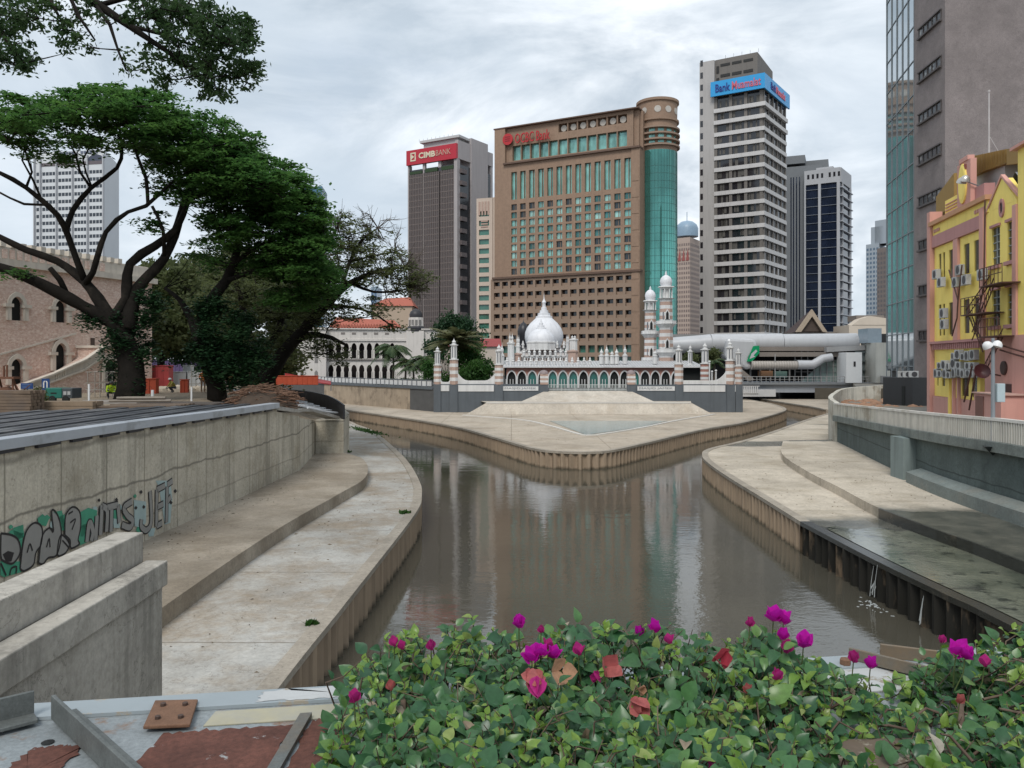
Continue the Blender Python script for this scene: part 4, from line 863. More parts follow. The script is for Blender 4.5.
for i in range(17):
    u0 = x0 + i * step; big = i in (4, 11); uc = u0 + step / 2; w = .56; sp = azz(378.5); ap = azz(371.5)
    arch_bay(mb, u0, u0 + step + .0005, zf, ze, uc, w, sp, ap, -.35, 0)
    arch_ring(rings, uc, w, zf, sp, ap, .17, .003, .09)
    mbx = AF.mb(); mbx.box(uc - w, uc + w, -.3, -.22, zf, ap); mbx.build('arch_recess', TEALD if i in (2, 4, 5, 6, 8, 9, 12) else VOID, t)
    for du in (-.2, .2): cols_.tube([AF.M.inverted() @ AF.w(uc + du, -.12, zf), AF.M.inverted() @ AF.w(uc + du, -.12, sp - .1)], .06, 6)
x1 = x0 + 17 * step
for i in range(18): u = x0 + i * step; cols_.tube([(u, .07, zf), (u, .07, azz(379))], .11, 8)
mb.build('arcade_wall', PINK, t); rings.build('arch_trim', WHT, t, kind='stuff'); cols_.build('slim_columns', WHT, t, kind='stuff')
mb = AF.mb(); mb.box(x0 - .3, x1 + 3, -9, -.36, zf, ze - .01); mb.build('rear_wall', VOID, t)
mb = AF.mb(); mb.slab([(x0 - .6, ze), (x1 + 3.2, ze), (x1 + 3.2, ze + .14), (x0 - .6, ze + .14)], -1, .55)
mb.build('eave', WHT, t)
mb = AF.mb(); mb.add([(x0 - .6, .5, ze + .14), (x1 + 3.2, .5, ze + .14), (x1 + 2.7, -5, ze + .95), (x0 - .1, -5, ze + .95), (x1 + 2.7, -9, ze + .95), (x0 - .1, -9, ze + .95)], [(0, 1, 2, 3), (3, 2, 4, 5)]); mb.build('arcade_roof', GREYT, t)
mb = AF.mb()
for i in range(70): u = x0 - .3 + i * (x1 + 3 - x0) / 70; mb.add([(u, .52, ze + .16), (u + .09, .52, ze + .16), (u + .09, -4.9, ze + 1.0), (u, -4.9, ze + 1.0)], [(0, 1, 2, 3)])
mb.build('roof_ribs', WHT, t, kind='stuff')
def pinnacle(mb, x, y, z, h, r):
    mb.lathe([(r, z), (r, z + h * .12), (r * .55, z + h * .16), (r * .6, z + h * .25), (r * .85, z + h * .36), (r * .8, z + h * .48), (r * .3, z + h * .62), (r * .36, z + h * .66), (r * .12, z + h * .76), (0, z + h)], (x, y), 10)
def turret(px, D, yb, ym, yt, w, par, name='turret', stripes=True):
    """square striped base, white kiosk and pinnacle; returns nothing"""
    c = A(px, HY, D); z = lambda y: EYE - (y - HY) / FL * D
    b = MB(); n = 6
    for i in range(n):
        b.cur = i % 2 if stripes else 1; za, zb_ = z(yb) + (z(ym) - z(yb)) * i / n, z(yb) + (z(ym) - z(yb)) * (i + 1) / n
        e = .0 if i % 2 == 0 else .012; b.box(c.x - w / 2 - e, c.x + w / 2 + e, D - w / 2 - e, D + w / 2 + e, za, zb_)
    o = b.build(name, [DULLP, WHT], par)
    return o, c, z
# prayer hall tiers and domes
def dfr(D): f = L1(D); return f, (lambda px: f.u(px)), (lambda py: f.z(512, py))
f, X, Z = dfr(117.)
mb = f.mb(); mb.box(X(525), X(565), -14, 0, Z(364), Z(355)); mb.build('hall_wall', DULLP, t)
mb = f.mb(); ob = [X(525) + (X(565) - X(525)) * (i + .5) / 16 for i in range(16)]
grid_wall(mb, [(u - .13, u + .13) for u in ob], [(Z(361), Z(358))], X(525) - .1, X(565) + .1, Z(362.5), Z(357), .05, .3); mb.build('pierced_parapet', WHT, t)
mb = f.mb(); mb.box(X(523), X(566), -14, .35, Z(364), Z(362.6)); mb.box(X(523.5), X(565), -14, .45, Z(356.6), Z(355.2)); mb.build('hall_cornice', WHT, t, kind='stuff')
f, X, Z = dfr(119.)
mb = f.mb(); mb.box(X(523), X(564), -13, 0, Z(355), Z(348.6)); mb.build('upper_hall', WHT, t); mb = f.mb(); mb.box(X(522.5), X(564.5), -13, .12, Z(352.3), Z(351.2)); mb.box(X(522.5), X(564.5), -13, .15, Z(348.5), Z(347.4)) ; mb.build('slate_band', SLATE, t, kind='stuff')
D = 125.; c = A(544, HY, D); z = lambda y: EYE - (y - HY) / FL * D; s = D / FL; prof = [(17.6, 350), (17.6, 345.5), (18.4, 345), (18.4, 343.8), (17.6, 343)]
mb = MB(); mb.lathe([(r * s, z(y)) for r, y in prof], (c.x, D), 8, .5); mb.build('drum', WHT, t)
mb = MB(); mb.lathe([(r * s, z(y)) for r, y in ((17.2, 346), (18.8, 341), (19.3, 337), (18.9, 332.5), (17.2, 328), (14, 323.5), (10.2, 320), (7.6, 317.5), (6, 315), (5.6, 314.4))], (c.x, D), 32); dm = mb.build('main_dome', DOMEW, t, smooth=True)
mb = MB(); mb.lathe([(r * s, z(y)) for r, y in ((8.6, 320), (8.2, 316.4), (6.4, 316), (6.2, 313.2), (4.4, 313), (4.2, 310.4), (2.9, 310.2), (2.7, 307.6), (1.7, 307), (1.6, 303.5), (2.2, 302.5), (1.5, 301), (.5, 299), (.01, 292.5))], (c.x, D), 20); mb.build('finial', DOMEW, dm, smooth=True)
D = 119.; c = A(541, HY, D); z = lambda y: EYE - (y - HY) / FL * D; s = D / FL
mb = MB(); mb.lathe([(r * s, z(y)) for r, y in ((15.2, 350), (15.2, 343.6), (15.8, 343), (15.8, 341.8), (14, 341.5))], (c.x, D), 8, .5); mb.build('front_drum', WHT, t)
mb = MB(); mb.lathe([(r * s, z(y)) for r, y in ((13.4, 343), (13.9, 340), (13.2, 336.5), (11, 333), (7.5, 330.4), (4.5, 328.6), (3, 328))], (c.x, D), 28); d2 = mb.build('front_dome', DOMEW, t, smooth=True)
mb = MB(); mb.lathe([(r * s, z(y)) for r, y in ((5.4, 330), (5.2, 328), (3.6, 327.7), (3.4, 325.5), (2.2, 325.2), (2, 323), (1, 322.5), (.01, 318))], (c.x, D), 14); mb.build('finial', DOMEW, d2, smooth=True)
D = 131.; c = A(523.5, HY, D); z = lambda y: EYE - (y - HY) / FL * D; s = D / FL
mb = MB(); mb.lathe([(r * s, z(y)) for r, y in ((5, 352), (5, 338), (5.8, 335), (6, 331), (5, 327), (2.5, 323.5), (1, 322.5), (.3, 321), (.01, 318))], (c.x, D), 20); mb.build('dark_dome', mat('black dome', (.025, .025, .03), .4), t, smooth=True)
for px, D, yb, yt, r, tip in ((511, 116, 363, 344, 3.6, 331), (518, 121, 356, 347, 2.4, 333), (573, 116, 366, 352, 5.2, 346), (573.5, 118, 356, 340.5, 4, 334), (567.5, 123, 352, 343, 1.8, 333), (517, 117, 366, 355, 4.5, 350)):
    c = A(px, HY, D); z = lambda y: EYE - (y - HY) / FL * D; s = D / FL
    mb = MB(); mb.lathe([(r * s, z(yb)), (r * s, z(yt)), (r * 1.2 * s, z(yt - .2)), (r * 1.2 * s, z(yt - 1.4)), (r * .7 * s, z(yt - 1.6)), (0, z(yt - 2.6))], (c.x, D), 8, .5); tt = mb.build('turret', WHT if yt < 350 else DULLP, t)
    if tip < 345:
        for dx in (-.3, .35): mb = MB(); pinnacle(mb, c.x + dx * r * s, D, z(yt - 2), z(tip + abs(dx) * 3) - z(yt - 2), .2 * r * s + .1); mb.build('finial', WHT, tt, smooth=True)
for px, tip in ((601.5, 347), (606.7, 344), (616.7, 347), (625, 343.5), (502, 342), (499, 344), (655, 349), (612, 350)):
    D = 113.5; c = A(px, HY, D); z = lambda y: EYE - (y - HY) / FL * D
    mb = MB(); mb.lathe([(.34, z(364)), (.34, z(356.5)), (.42, z(356.3)), (.42, z(355.6)), (.3, z(355.5))], (c.x, D), 8); pinnacle(mb, c.x, D, z(356), z(tip) - z(356), .3); mb.build('pinnacle', WHT, t)
for D_, x0_, x1_, yb, n_ in ((116.5, 524, 566, 355, 9), (118.5, 523, 564, 347.4, 7), (113.2, 507, 590, 364, 15)):   # small corner finials along the parapets
    for i in range(n_):
        c = A(x0_ + (x1_ - x0_) * i / (n_ - 1), HY, D_); zq = EYE - (yb - HY) / FL * D_; mb = MB(); mb.lathe([(.17, zq - .1), (.17, zq + .35), (.24, zq + .38), (.22, zq + .5), (.1, zq + .6), (.14, zq + .72), (0, zq + 1.05)], (c.x, D_), 8); mb.build('parapet_finial', WHT, t)
for x0_, x1_, D_, y0_, y1_ in ((508, 524, 117.5, 364, 357), (564, 579, 117.5, 366, 358), (513, 524, 120, 357, 350), (563, 572, 120, 358, 351)):   # white stepped wings beside the prayer hall
    f_ = L1(D_); mb = f_.mb(); n_ = 5; a_, b_ = f_.u(x0_), f_.u(x1_)
    for i in range(n_): h_ = (i + 1) / n_ if x0_ < 540 else 1 - i / n_; mb.box(a_ + (b_ - a_) * i / n_ + .001, a_ + (b_ - a_) * (i + 1) / n_, -3, 0, f_.z(512, 368), f_.z(512, y0_ + (y1_ - y0_) * h_))
    mb.build('stepped_wing', WHT, t)
# minarets
def minaret(px, D, w, y0, b1, b2, k0, k1, dt, tip, label):
    c = A(px, HY, D); z = lambda y: EYE - (y - HY) / FL * D; s = D / FL
    t = thing('minaret', label, 'minaret', (c.x, D, z(y0)), 'striped minarets of the mosque')
    mb = MB(); n = 20; ph = .5
    for i in range(n):
        y_a, y_b = y0 + (k0 - y0) * i / n, y0 + (k0 - y0) * (i + 1) / n; mb.cur = i % 2; r = w * s * (.60 - .10 * i / n)
        mb.lathe([(r, z(y_a)), (r, z(y_b))], (c.x, D), 8, ph)
    mb.build('shaft', [DULLP, WHT], t)
    for yb in (b1, b2):
        mb = MB(); mb.lathe([(w * .5 * s, z(yb + 5)), (w * .8 * s, z(yb + .6)), (w * .86 * s, z(yb + .5)), (w * .86 * s, z(yb)), (w * .5 * s, z(yb))], (c.x, D), 8, ph); bl = mb.build('balcony', WHT, t)
        mb = MB(); mb.lathe([(w * .82 * s, z(yb)), (w * .82 * s, z(yb - 2.6)), (w * .76 * s, z(yb - 2.6)), (w * .76 * s, z(yb))], (c.x, D), 8, ph); mb.build('parapet', WHT, bl)
    for yb, h in ((b1 - 4, 8), (b2 - 4, 8)):
        mb = MB(); r = w * .53 * s; mb.slab([(c.x - .17, z(yb)), (c.x + .17, z(yb)), (c.x + .17, z(yb - h * .7)), (c.x, z(yb - h)), (c.x - .17, z(yb - h * .7))], D - r - .05, D - r + .2); wn_ = mb.build('window', VOID, t)
        mb = MB(); mb.slab([(c.x - .34, z(yb)), (c.x - .2, z(yb)), (c.x - .2, z(yb - h * .72)), (c.x, z(yb - h - .4)), (c.x + .2, z(yb - h * .72)), (c.x + .2, z(yb)), (c.x + .34, z(yb)), (c.x + .34, z(yb - h * .75)), (c.x, z(yb - h - 2)), (c.x - .34, z(yb - h * .75))], D - r - .07, D - r + .2); mb.build('frame', WHT, wn_)
        mb = MB(); mb.slab([(c.x - .62, z(yb)), (c.x - .46, z(yb)), (c.x - .46, z(yb - h * .9)), (c.x - .62, z(yb - h * .9))], D - r * .8 - .05, D - r * .4); mb.build('side_window', SLATE, t)
    mb = MB(); mb.lathe([(w * .66 * s, z(k0 + .5)), (w * .7 * s, z(k0)), (w * .5 * s, z(k0 - .1))], (c.x, D), 8, ph); mb.lathe([(w * .3 * s, z(k0)), (w * .3 * s, z(k1))], (c.x, D), 8, ph)
    for k in range(8):
        a = 2 * math.pi * (k + .5) / 8; mb.tube([(c.x + w * .47 * s * math.cos(a), D + w * .47 * s * math.sin(a), z(k0)), (c.x + w * .47 * s * math.cos(a), D + w * .47 * s * math.sin(a), z(k1))], .09, 6)
    mb.lathe([(w * .5 * s, z(k1 + 1.5)), (w * .5 * s, z(k1)), (w * .66 * s, z(k1 - .1)), (w * .62 * s, z(k1 - 1)), (w * .4 * s, z(k1 - 1.2))], (c.x, D), 8, ph); mb.build('lantern', WHT, t)
    mb = MB(); h = k1 - dt; mb.lathe([(w * .40 * s, z(k1 - 1)), (w * .47 * s, z(k1 - h * .3)), (w * .49 * s, z(k1 - h * .5)), (w * .42 * s, z(k1 - h * .72)), (w * .26 * s, z(k1 - h * .9)), (w * .08 * s, z(dt)), (w * .1 * s, z(dt - 1)), (.01, z(tip))], (c.x, D), 18); mb.build('dome', DOMEW, t, smooth=True)
minaret(666, 117.5, 12.6, 368, 352, 323.5, 298.5, 287.5, 275, 270.5, 'taller front minaret with pink and white stripes and balconies')
minaret(650.3, 121, 11.2, 370, 360, 333.5, 310, 301.5, 289.5, 286, 'shorter minaret standing behind the taller one, right of the brown tower')

# boundary wall with striped pillars
WF_ = L1(104.); wx = lambda px: WF_.u(px); wz = lambda py: WF_.z(512, py)
t = thing('boundary_wall', 'dark grey mosque river wall with white panels and striped lantern pillars', 'wall', (10, 104, 2))
mb = WF_.mb(); mb.box(wx(434.5), wx(546), 0, .45, 1.9, wz(384)); mb.build('wall', DGREY, t); mb = WF_.mb(); mb.box(wx(630), wx(741), 0, .45, 1.9, wz(384.5)); mb.build('wall', DGREY, t)
mb = WF_.mb(); mb.box(wx(546) + .01, wx(630) - .01, -.05, .3, 1.9, wz(391)); mb.build('low_wall', DGREY, t)
def panel(x0, x1, y0, y1): b = WF_.mb(); b.box(wx(x0), wx(x1), .45, .53, wz(y1), wz(y0)); return b.build('white_panel', WHT, t)
panel(438.8, 449.6, 385, 391); panel(458.5, 494, 385, 391.3); panel(682.5, 724.2, 385.2, 391.6); panel(733.6, 737.4, 385.2, 391.6)
for x0, x1 in ((502.8, 538.2), (636.8, 674)):
    p_ = panel(x0, x1, 386.2, 390.6); text('MASJID JAMEK', WF_, wx(x0 + 2), wx(x1 - 2), wz(389.6), wz(387.2), .535, SLATE, p_, 'sign_lettering', .0, .02)
def swoop(x0, x1, h0, h1, dip, yb=384.2):   # white concave parapet between pillars
    b = WF_.mb(); n = 14; top = []
    for i in range(n + 1):
        s_ = i / n; e = max(0, 1 - s_ / .28) ** 2 * h0 + max(0, 1 - (1 - s_) / .28) ** 2 * h1; top.append((wx(x0 + (x1 - x0) * s_), wz(dip - e)))
    b.slab([(wx(x0), wz(yb))] + top + [(wx(x1), wz(yb))], .06, .34); b.build('curved_parapet', WHT, t)
swoop(440, 451, 5, 5, 382); swoop(457, 496, 9, 9, 380.5); swoop(682, 726, 0, 9, 380.3); swoop(732, 736, 2, 2, 381)
def pillar(px, D, yb, ym, yk, tip, w, par, red=False, wide=1.):
    c = A(px, HY, D); z = lambda y: EYE - (y - HY) / FL * D; b = MB(); n = 7; w *= D / FL
    for i in range(n):
        b.cur = i % 2; za = z(yb) + (z(ym) - z(yb)) * i / n; zb_ = z(yb) + (z(ym) - z(yb)) * (i + 1) / n; e = .012 * (i % 2)
        b.lathe([((w / 2 + e) * 1.08, za), ((w / 2 + e) * 1.08, zb_)], (c.x, D - .15), 8, .5)
    o = b.build('pillar', [PINK if red else DULLP, WHT], par)
    b = MB(); b.lathe([(w * .62, z(ym)), (w * .62, z(ym - .9)), (w * .40, z(ym - 1)), (w * .40, z(yk)), (w * .56, z(yk)), (w * .56, z(yk - .8)), (w * .3, z(yk - 1))], (c.x, D - .15), 8, .5); pinnacle(b, c.x, D - .15, z(yk - 1), z(tip) - z(yk - 1), w * .3); ln = b.build('lantern', WHT, o)
    b = MB()
    for dx in (-.16, .16): b.box(c.x + dx * w - .05, c.x + dx * w + .05, D - .15 - w * .42, D - .15 - w * .3, z(ym - 2.5), z(yk + 1.5))
    b.build('slots', SLATE, ln, kind='stuff')
def base(px, w, h=384.2): b = WF_.mb(); b.box(wx(px) - w * .065, wx(px) + w * .065, -.1, .62, 1.9, wz(h)); b.build('pillar_base', DGREY, t)
for px, ym, yk, tip, w in ((437.6, 365.5, 352, 346, 7), (454, 360, 345.5, 338, 8), (499, 365, 351.5, 343.5, 8.2), (678.5, 364.5, 350.5, 343.5, 8), (729.6, 361, 348, 340, 8.2), (738, 366.5, 353.5, 347.5, 7)):
    pillar(px, 104, 384.4, ym, yk, tip, w, t); base(px, w)
for px in (544, 631):   # low pillars with round caps beside the steps
    c = A(px, HY, 103.8); z = lambda y: EYE - (y - HY) / FL * 103.8; b = MB()
    for i in range(5): b.cur = i % 2; e = .012 * (i % 2); za, zb_ = z(384.4) + (z(374) - z(384.4)) * i / 5, z(384.4) + (z(374) - z(384.4)) * (i + 1) / 5; b.box(c.x - .5 - e, c.x + .5 + e, 103.3 - e, 104.3 + e, za, zb_)
    o = b.build('pillar', [DULLP, WHT], t); b = MB(); b.lathe([(.58, z(374)), (.56, z(372.5)), (.4, z(371)), (.15, z(370.2)), (0, z(370))], (c.x, 103.8), 14); b.build('cap', mat('mauve cap', (.25, .2, .2), .6), o, smooth=True); base(px, 8.4)
b = MB(); # thin railing across the top of the steps
for i in range(60): x = wx(548) - 40 + (wx(628) - wx(548)) * i / 59; b.tube([(x, 104.1, wz(391)), (x, 104.1, wz(384.5 if i % 10 else 383.5))], .03 if i % 10 else .06, 4)
for y in (390, 384.8): b.tube([(wx(548) - 40, 104.1, wz(y)), (wx(628) - 40, 104.1, wz(y))], .04, 4)
tag(b.build('railing', mat('pale grey railing', (.5, .53, .52), .5)), 'thin pale railing along the top of the steps before the mosque arcade', 'railing')
for px, D, yb, ym, yk, tip, w, red, lb in ((704.7, 109, 382, 364, 350, 341.5, 8.6, True, 'red and white striped gate post inside the mosque grounds, near the palm'), (690, 113, 368, 365.5, 352, 343.5, 5.5, False, 'slim white lantern post behind the mosque boundary wall')):
    c = A(px, HY, D); o = thing('gate_post', lb, 'post', (c.x, D, 4.86)); pillar(px, D, yb if red else 385, ym, yk, tip, w, o, red)
# paler bits: domed entrance roof at the wall's left, small white flag poles
for px, y0, y1 in ((709.5, 384, 362), (712, 384, 372), (716, 384, 371)):
    b = MB(); c = A(px, HY, 106); z = lambda y: EYE - (y - HY) / FL * 106; b.tube([(c.x, 106, 4.86), (c.x, 106, z(y1))], .09, 6); b.lathe([(.16, z(y1)), (.16, z(y1 - .7)), (0, z(y1 - 1.6))], (c.x, 106), 8)
    tag(b.build('bollard_pole', WHT, at=(c.x, 106, 4.86)), {709.5: 'taller white pole in front of the small mosque palm', 712: 'short white pole just right of the tall one at the mosque wall', 716: 'short white pole nearest the swooping white wall'}[px], 'pole')
# stone river wall with white fence, left of the mosque
S = Fr((-26.3, 125.), (-10.3, 104.7)); t = thing('river_wall', 'weathered tan stone river wall left of the mosque', 'wall', (-18, 115, 2))
mb = S.mb(); mb.box(-30, S.L, -.6, .0, 1.9, 4.88); mb.build('wall', STONEW, t); mb = S.mb(); mb.box(-30, S.L, -.7, .15, 4.88, 5.2); mb.build('coping', DGREY, t)
t = thing('river_fence', 'long white panelled fence on the tan stone river wall', 'fence', (-18, 115, 5.2)); mb = S.mb()
for i in range(44): u = -30 + i * 1.25; q = S.mb(); q.box(u + .1, u + 1.15, -.34, -.28, 5.3, 5.95); q.build('panel', WHT, t); mb.box(u, u + .09, -.4, -.2, 5.2, 6.02)
mb.build('posts', SLATE, t, kind='stuff'); mb = S.mb(); mb.box(-30, 25, -.38, -.24, 6.02, 6.1); mb.build('rail', SLATE, t)
# ------------------------------------------------------------------ brick arcaded building on the left
m, nt, p, out = nodes('pink brick')
g = N(nt, 'ShaderNodeTexCoord'); mpn = N(nt, 'ShaderNodeMapping'); nt.links.new(g.outputs['Object'], mpn.inputs[0]); mpn.inputs['Rotation'].default_value = (R(90), 0, R(-16))
bt = N(nt, 'ShaderNodeTexBrick'); nt.links.new(mpn.outputs[0], bt.inputs[0]); bt.inputs['Scale'].default_value = 2.2; bt.inputs['Mortar Size'].default_value = .03
for i, c in ((1, (.68, .50, .42)), (2, (.76, .62, .54)), (3, (.74, .67, .59))): bt.inputs[i].default_value = (*c, 1)
c = mix(nt, ramp(nt, noise(nt, 4.2, 5, (1, 1, 1.7), .75), .42, .6), (.54, .37, .30), bt.outputs[0]); c = mix(nt, ramp(nt, noise(nt, 2.6, 4, None, .7, 8), .5, .7), c, (.64, .48, .41)); nt.links.new(c, p.inputs['Base Color']); p.inputs['Roughness'].default_value = .9
BRK = m; CRS = mat('cream stone trim', (.58, .53, .46), .8, .1, 1., streak=.35); TILE = mat('red clay tiles', (.36, .11, .075), .8, .15, 2)
bf = Fr(P2(0, 56), P2(125, 66.6)); U = bf.u; Zb = lambda px, py: bf.z(px, py)
t = thing('brick_arcade_building', 'pink brick colonial building with pointed arches and an outside stair', 'building', bf.w(6, -4, 6.2))
ztop = Zb(50, 271.5); openings = [(8.5, 24, [(384.5, 366, 358.5), (320.5, 304, 296.5)]), (53, 67.5, [(370.5, 352, 343), (322.5, 307, 300)])]
edges = [-30] + [x for a, b, _ in openings for x in (U(a - 6), U(b + 6))] + [bf.L + 3]
mb = bf.mb()
for a, b in zip(edges[::2], edges[1::2]): mb.box(a, b, -.6, 0, 5.8, ztop)
ring = bf.mb(); col = bf.mb()
for a, b, hs in openings:
    u0, u1 = U(a - 6), U(b + 6); uc = (U(a) + U(b)) / 2; w = (U(b) - U(a)) / 2 * .78; px = (a + b) / 2; zprev = 5.8
    for k, (y0, ys, ya) in enumerate(hs):
        z0, zs, za = Zb(px, y0), Zb(px, ys), Zb(px, ya); mb.box(u0, u1, -.6, 0, zprev, z0)
        zn = ztop if k == len(hs) - 1 else (za + Zb(px, hs[k + 1][0])) / 2
        arch_bay(mb, u0, u1, z0, zn, uc, w, zs, za, -.6, 0); zprev = zn
        q = bf.mb(); arch_ring(q, uc, w, zs, zs + .001, za, .26, .004, .14); q.build('arch_trim', CRS, t)
        for sx in (-1, 1):
            q = bf.mb(); q.box(uc + sx * (w + .2) - .16, uc + sx * (w + .2) + .16, -.1, .2, z0, zs - .25); q.box(uc + sx * (w + .25) - .32, uc + sx * (w + .25) + .32, -.1, .28, zs - .25, zs - .02); q.build('arch_column', CRS, t)
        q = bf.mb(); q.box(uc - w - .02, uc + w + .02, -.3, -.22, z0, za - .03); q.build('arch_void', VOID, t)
q = bf.mb(); q.box(U(90.5), U(94), .01, .08, Zb(92, 354), Zb(92, 338)); q.build('window', mat('brown shutter', (.07, .045, .035), .6), t)
mb.build('wall', BRK, t)
mb = bf.mb(); mb.box(-30, bf.L + 3.2, -8, -.61, 5.8, ztop + 1.5); mb.build('rear_block', CRS, t)
mb = bf.mb(); mb.box(-30, bf.L + 3.3, -.8, .35, ztop + .002, ztop + .45); mb.build('cornice', CRS, t)
mb = bf.mb()
mb.box(-30, bf.L + 3.2, -.62, .0, ztop + .45, ztop + 1.35); 
for i in range(34): mb.box(-16 + i * .8, -15.6 + i * .8, -.5, .1, ztop + 1.35, ztop + 1.75)
mb.build('parapet', CRS, t)
mb = bf.mb(); 
for i in range(14): q = bf.mb(); q.box(U(2 + i * 7.5), U(7 + i * 7.5), .01, .06, ztop + .55, ztop + 1.2); q.build('parapet_panel', BRK, t)
mb = bf.mb(); mb.add([(-30, -1, ztop + 1.4), (U(30), -1, ztop + 1.4), (U(22), -5, ztop + 3.3), (-30, -5, ztop + 3.3), (U(30), -9, ztop + 1.4), (-30, -9, ztop + 1.4)], [(0, 1, 2, 3), (3, 2, 4, 5), (1, 4, 2)]); mb.build('roof', TILE, t)
# outside stair rising to the right, in front of the facade
sf = Fr(bf.w(0, 2.6, 0).xy, bf.w(bf.L, 2.6, 0).xy); V = sf.u; Zs = lambda px, py: sf.z(px, py)
q = sf.mb(); q.slab([(V(20), 5.8), (V(103), 5.8), (V(103), Zs(103, 357)), (V(84), Zs(84, 370)), (V(20), Zs(20, 393))], -2.55, 0); q.build('stair_wall', BRK, t)
q = sf.mb(); pts = [(20, 393, 384.5), (50, 383, 374), (84, 370.5, 359), (103, 357, 346)]
for (a, ya, yA), (b, yb, yB) in zip(pts, pts[1:]):
    q.slab([(V(a), Zs(a, ya)), (V(b) - .002, Zs(b, yb)), (V(b) - .002, Zs(b, yb - 2)), (V(a), Zs(a, ya - 2))], -.1, .2); q.slab([(V(a), Zs(a, yA + 2)), (V(b) - .002, Zs(b, yB + 2)), (V(b) - .002, Zs(b, yB)), (V(a), Zs(a, yA))], -.15, .25)
q.build('stair_rails', CRS, t)
q = sf.mb()
for i in range(46):
    px = 21 + i * 1.8; yb = np.interp(px, [p[0] for p in pts], [p[1] for p in pts]); yt = np.interp(px, [p[0] for p in pts], [p[2] for p in pts]); u = V(px); wd_ = .19 if not (53 < px < 66) else .1
    q.box(u - wd_ / 2, u + wd_ / 2, .0, .12, Zs(px, yb - 1), Zs(px, yt + 1))
q.build('stair_balusters', CRS, t, kind='stuff')
q = sf.mb(); q.box(V(103) + .01, V(122), -2.55, -.6, 5.8, Zs(110, 347)); u0, u1 = V(103) + .01, V(121.5); arch_bay(q, u0, u1, 5.8, Zs(110, 348), V(110), .62, Zs(110, 366), Zs(110, 358.5), -.59, .05); q.build('stair_porch', BRK, t)
q = sf.mb(); arch_ring(q, V(110), .62, 6.2, Zs(110, 366), Zs(110, 358.5), .24, .055, .2); q.build('porch_trim', CRS, t)
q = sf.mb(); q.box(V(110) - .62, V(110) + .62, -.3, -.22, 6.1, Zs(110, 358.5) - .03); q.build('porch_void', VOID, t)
q = sf.mb(); q.box(V(101.5), V(122.5), -2.6, .25, Zs(110, 348), Zs(110, 345.5)); q.build('landing', CRS, t)
q = bf.mb(); q.slab([(U(-40), Zb(0, 366)), (U(75), Zb(75, 334.5)), (U(75), Zb(75, 332.8)), (U(-40), Zb(0, 364))], .003, .12); q.build('string_course', CRS, t)
# ------------------------------------------------------------------ white colonial court house
D = 170.; hf = Fr(P2(286, 168), P2(440, 172)); U = hf.u; Zh = lambda py: hf.z(360, py); CW = mat('court house white', (.60, .565, .53), .8, .06, .5, streak=.3)
t = thing('court_house', 'white two storey colonial court house with horseshoe arcades, red roof and corner dome', 'building', hf.w(hf.L / 2, -8, 4.86))
x0, x1 = U(327), U(396); n = 9; st = (x1 - x0) / n; mb = hf.mb(); cl = hf.mb(); 
for fl, (yb, yt, ya, ysp) in enumerate(((384, 362, 364.8, 371.5), (358.5, 341, 343, 350))):
    for i in range(n):
        u = x0 + i * st; arch_bay(mb, u, u + st + .0005, Zh(yb), Zh(yt), u + st / 2, st * .30, Zh(ysp), Zh(ya), -.5, 0, 'horseshoe')
    for i in range(n + 1):
        for du in (-.22, .22): cl.tube([(x0 + i * st + du, .08, Zh(yb)), (x0 + i * st + du, .08, Zh(ysp))], .13, 6)
mb.box(x0, x1, -.5, -.003, Zh(362) + .003, Zh(358.5) - .003); mb.build('arcade', CW, t); cl.build('arcade_columns', CW, t, kind='stuff')
mb = hf.mb(); mb.box(x0, x1, -2.6, -2.5, 4.8, Zh(341)); mb.build('arcade_void', mat('arcade gloom', (.05, .04, .04), .8), t)
mb = hf.mb(); mb.box(x0 - .1, x1 + 9, -12, .25, Zh(341) + .002, Zh(338.8)); mb.box(x0 - .1, x1 + 9, -12, .1, Zh(338.8), Zh(329.5)); mb.box(x0 - .2, x1 + 9, -12, .5, Zh(329.5), Zh(328.3)); mb.box(x1, x1 + 9, -11, 0, 4.8, Zh(341)); mb.build('entablature', CW, t)
mb = hf.mb()
for x in (341, 352, 363, 374, 385): mb.box(U(x), U(x + 4), .1, .16, Zh(334.5), Zh(332.5))
mb.box(x0, x1, .02, .3, Zh(360.2), Zh(359)); mb.build('grey_bands', mat('grey stone band', (.2, .18, .17), .8), t, kind='stuff')
mb = hf.mb(); a, b = U(334), U(401)
for i in range(24): u = a + (b - a) * i / 24; mb.slab([(u, Zh(328.2)), (u + .75 * (b - a) / 24, Zh(328.2)), (u + .75 * (b - a) / 24, Zh(325.5)), (u + .37 * (b - a) / 24, Zh(323.5)), (u, Zh(325.5))], -.1, .3)
mb.build('battlement', TILE, t)
mb = hf.mb(); mb.add([(a - 1, -.2, Zh(327)), (b, -.2, Zh(327)), (b - 1.5, -5, Zh(319)), (a, -5, Zh(316)), (b, -11, Zh(327)), (a - 1, -11, Zh(327))], [(0, 1, 2, 3), (3, 2, 4, 5), (1, 4, 2), (0, 3, 5)]); mb.build('roof', TILE, t)
mb = hf.mb(); mb.box(U(299), U(327), -10, 2.2, 4.8, Zh(330)); mb.box(U(285), U(299), -10, 1, 4.8, Zh(350)); mb.box(U(298), U(328), -10, 2.5, Zh(330), Zh(328)); mb.build('pavilion', CW, t)
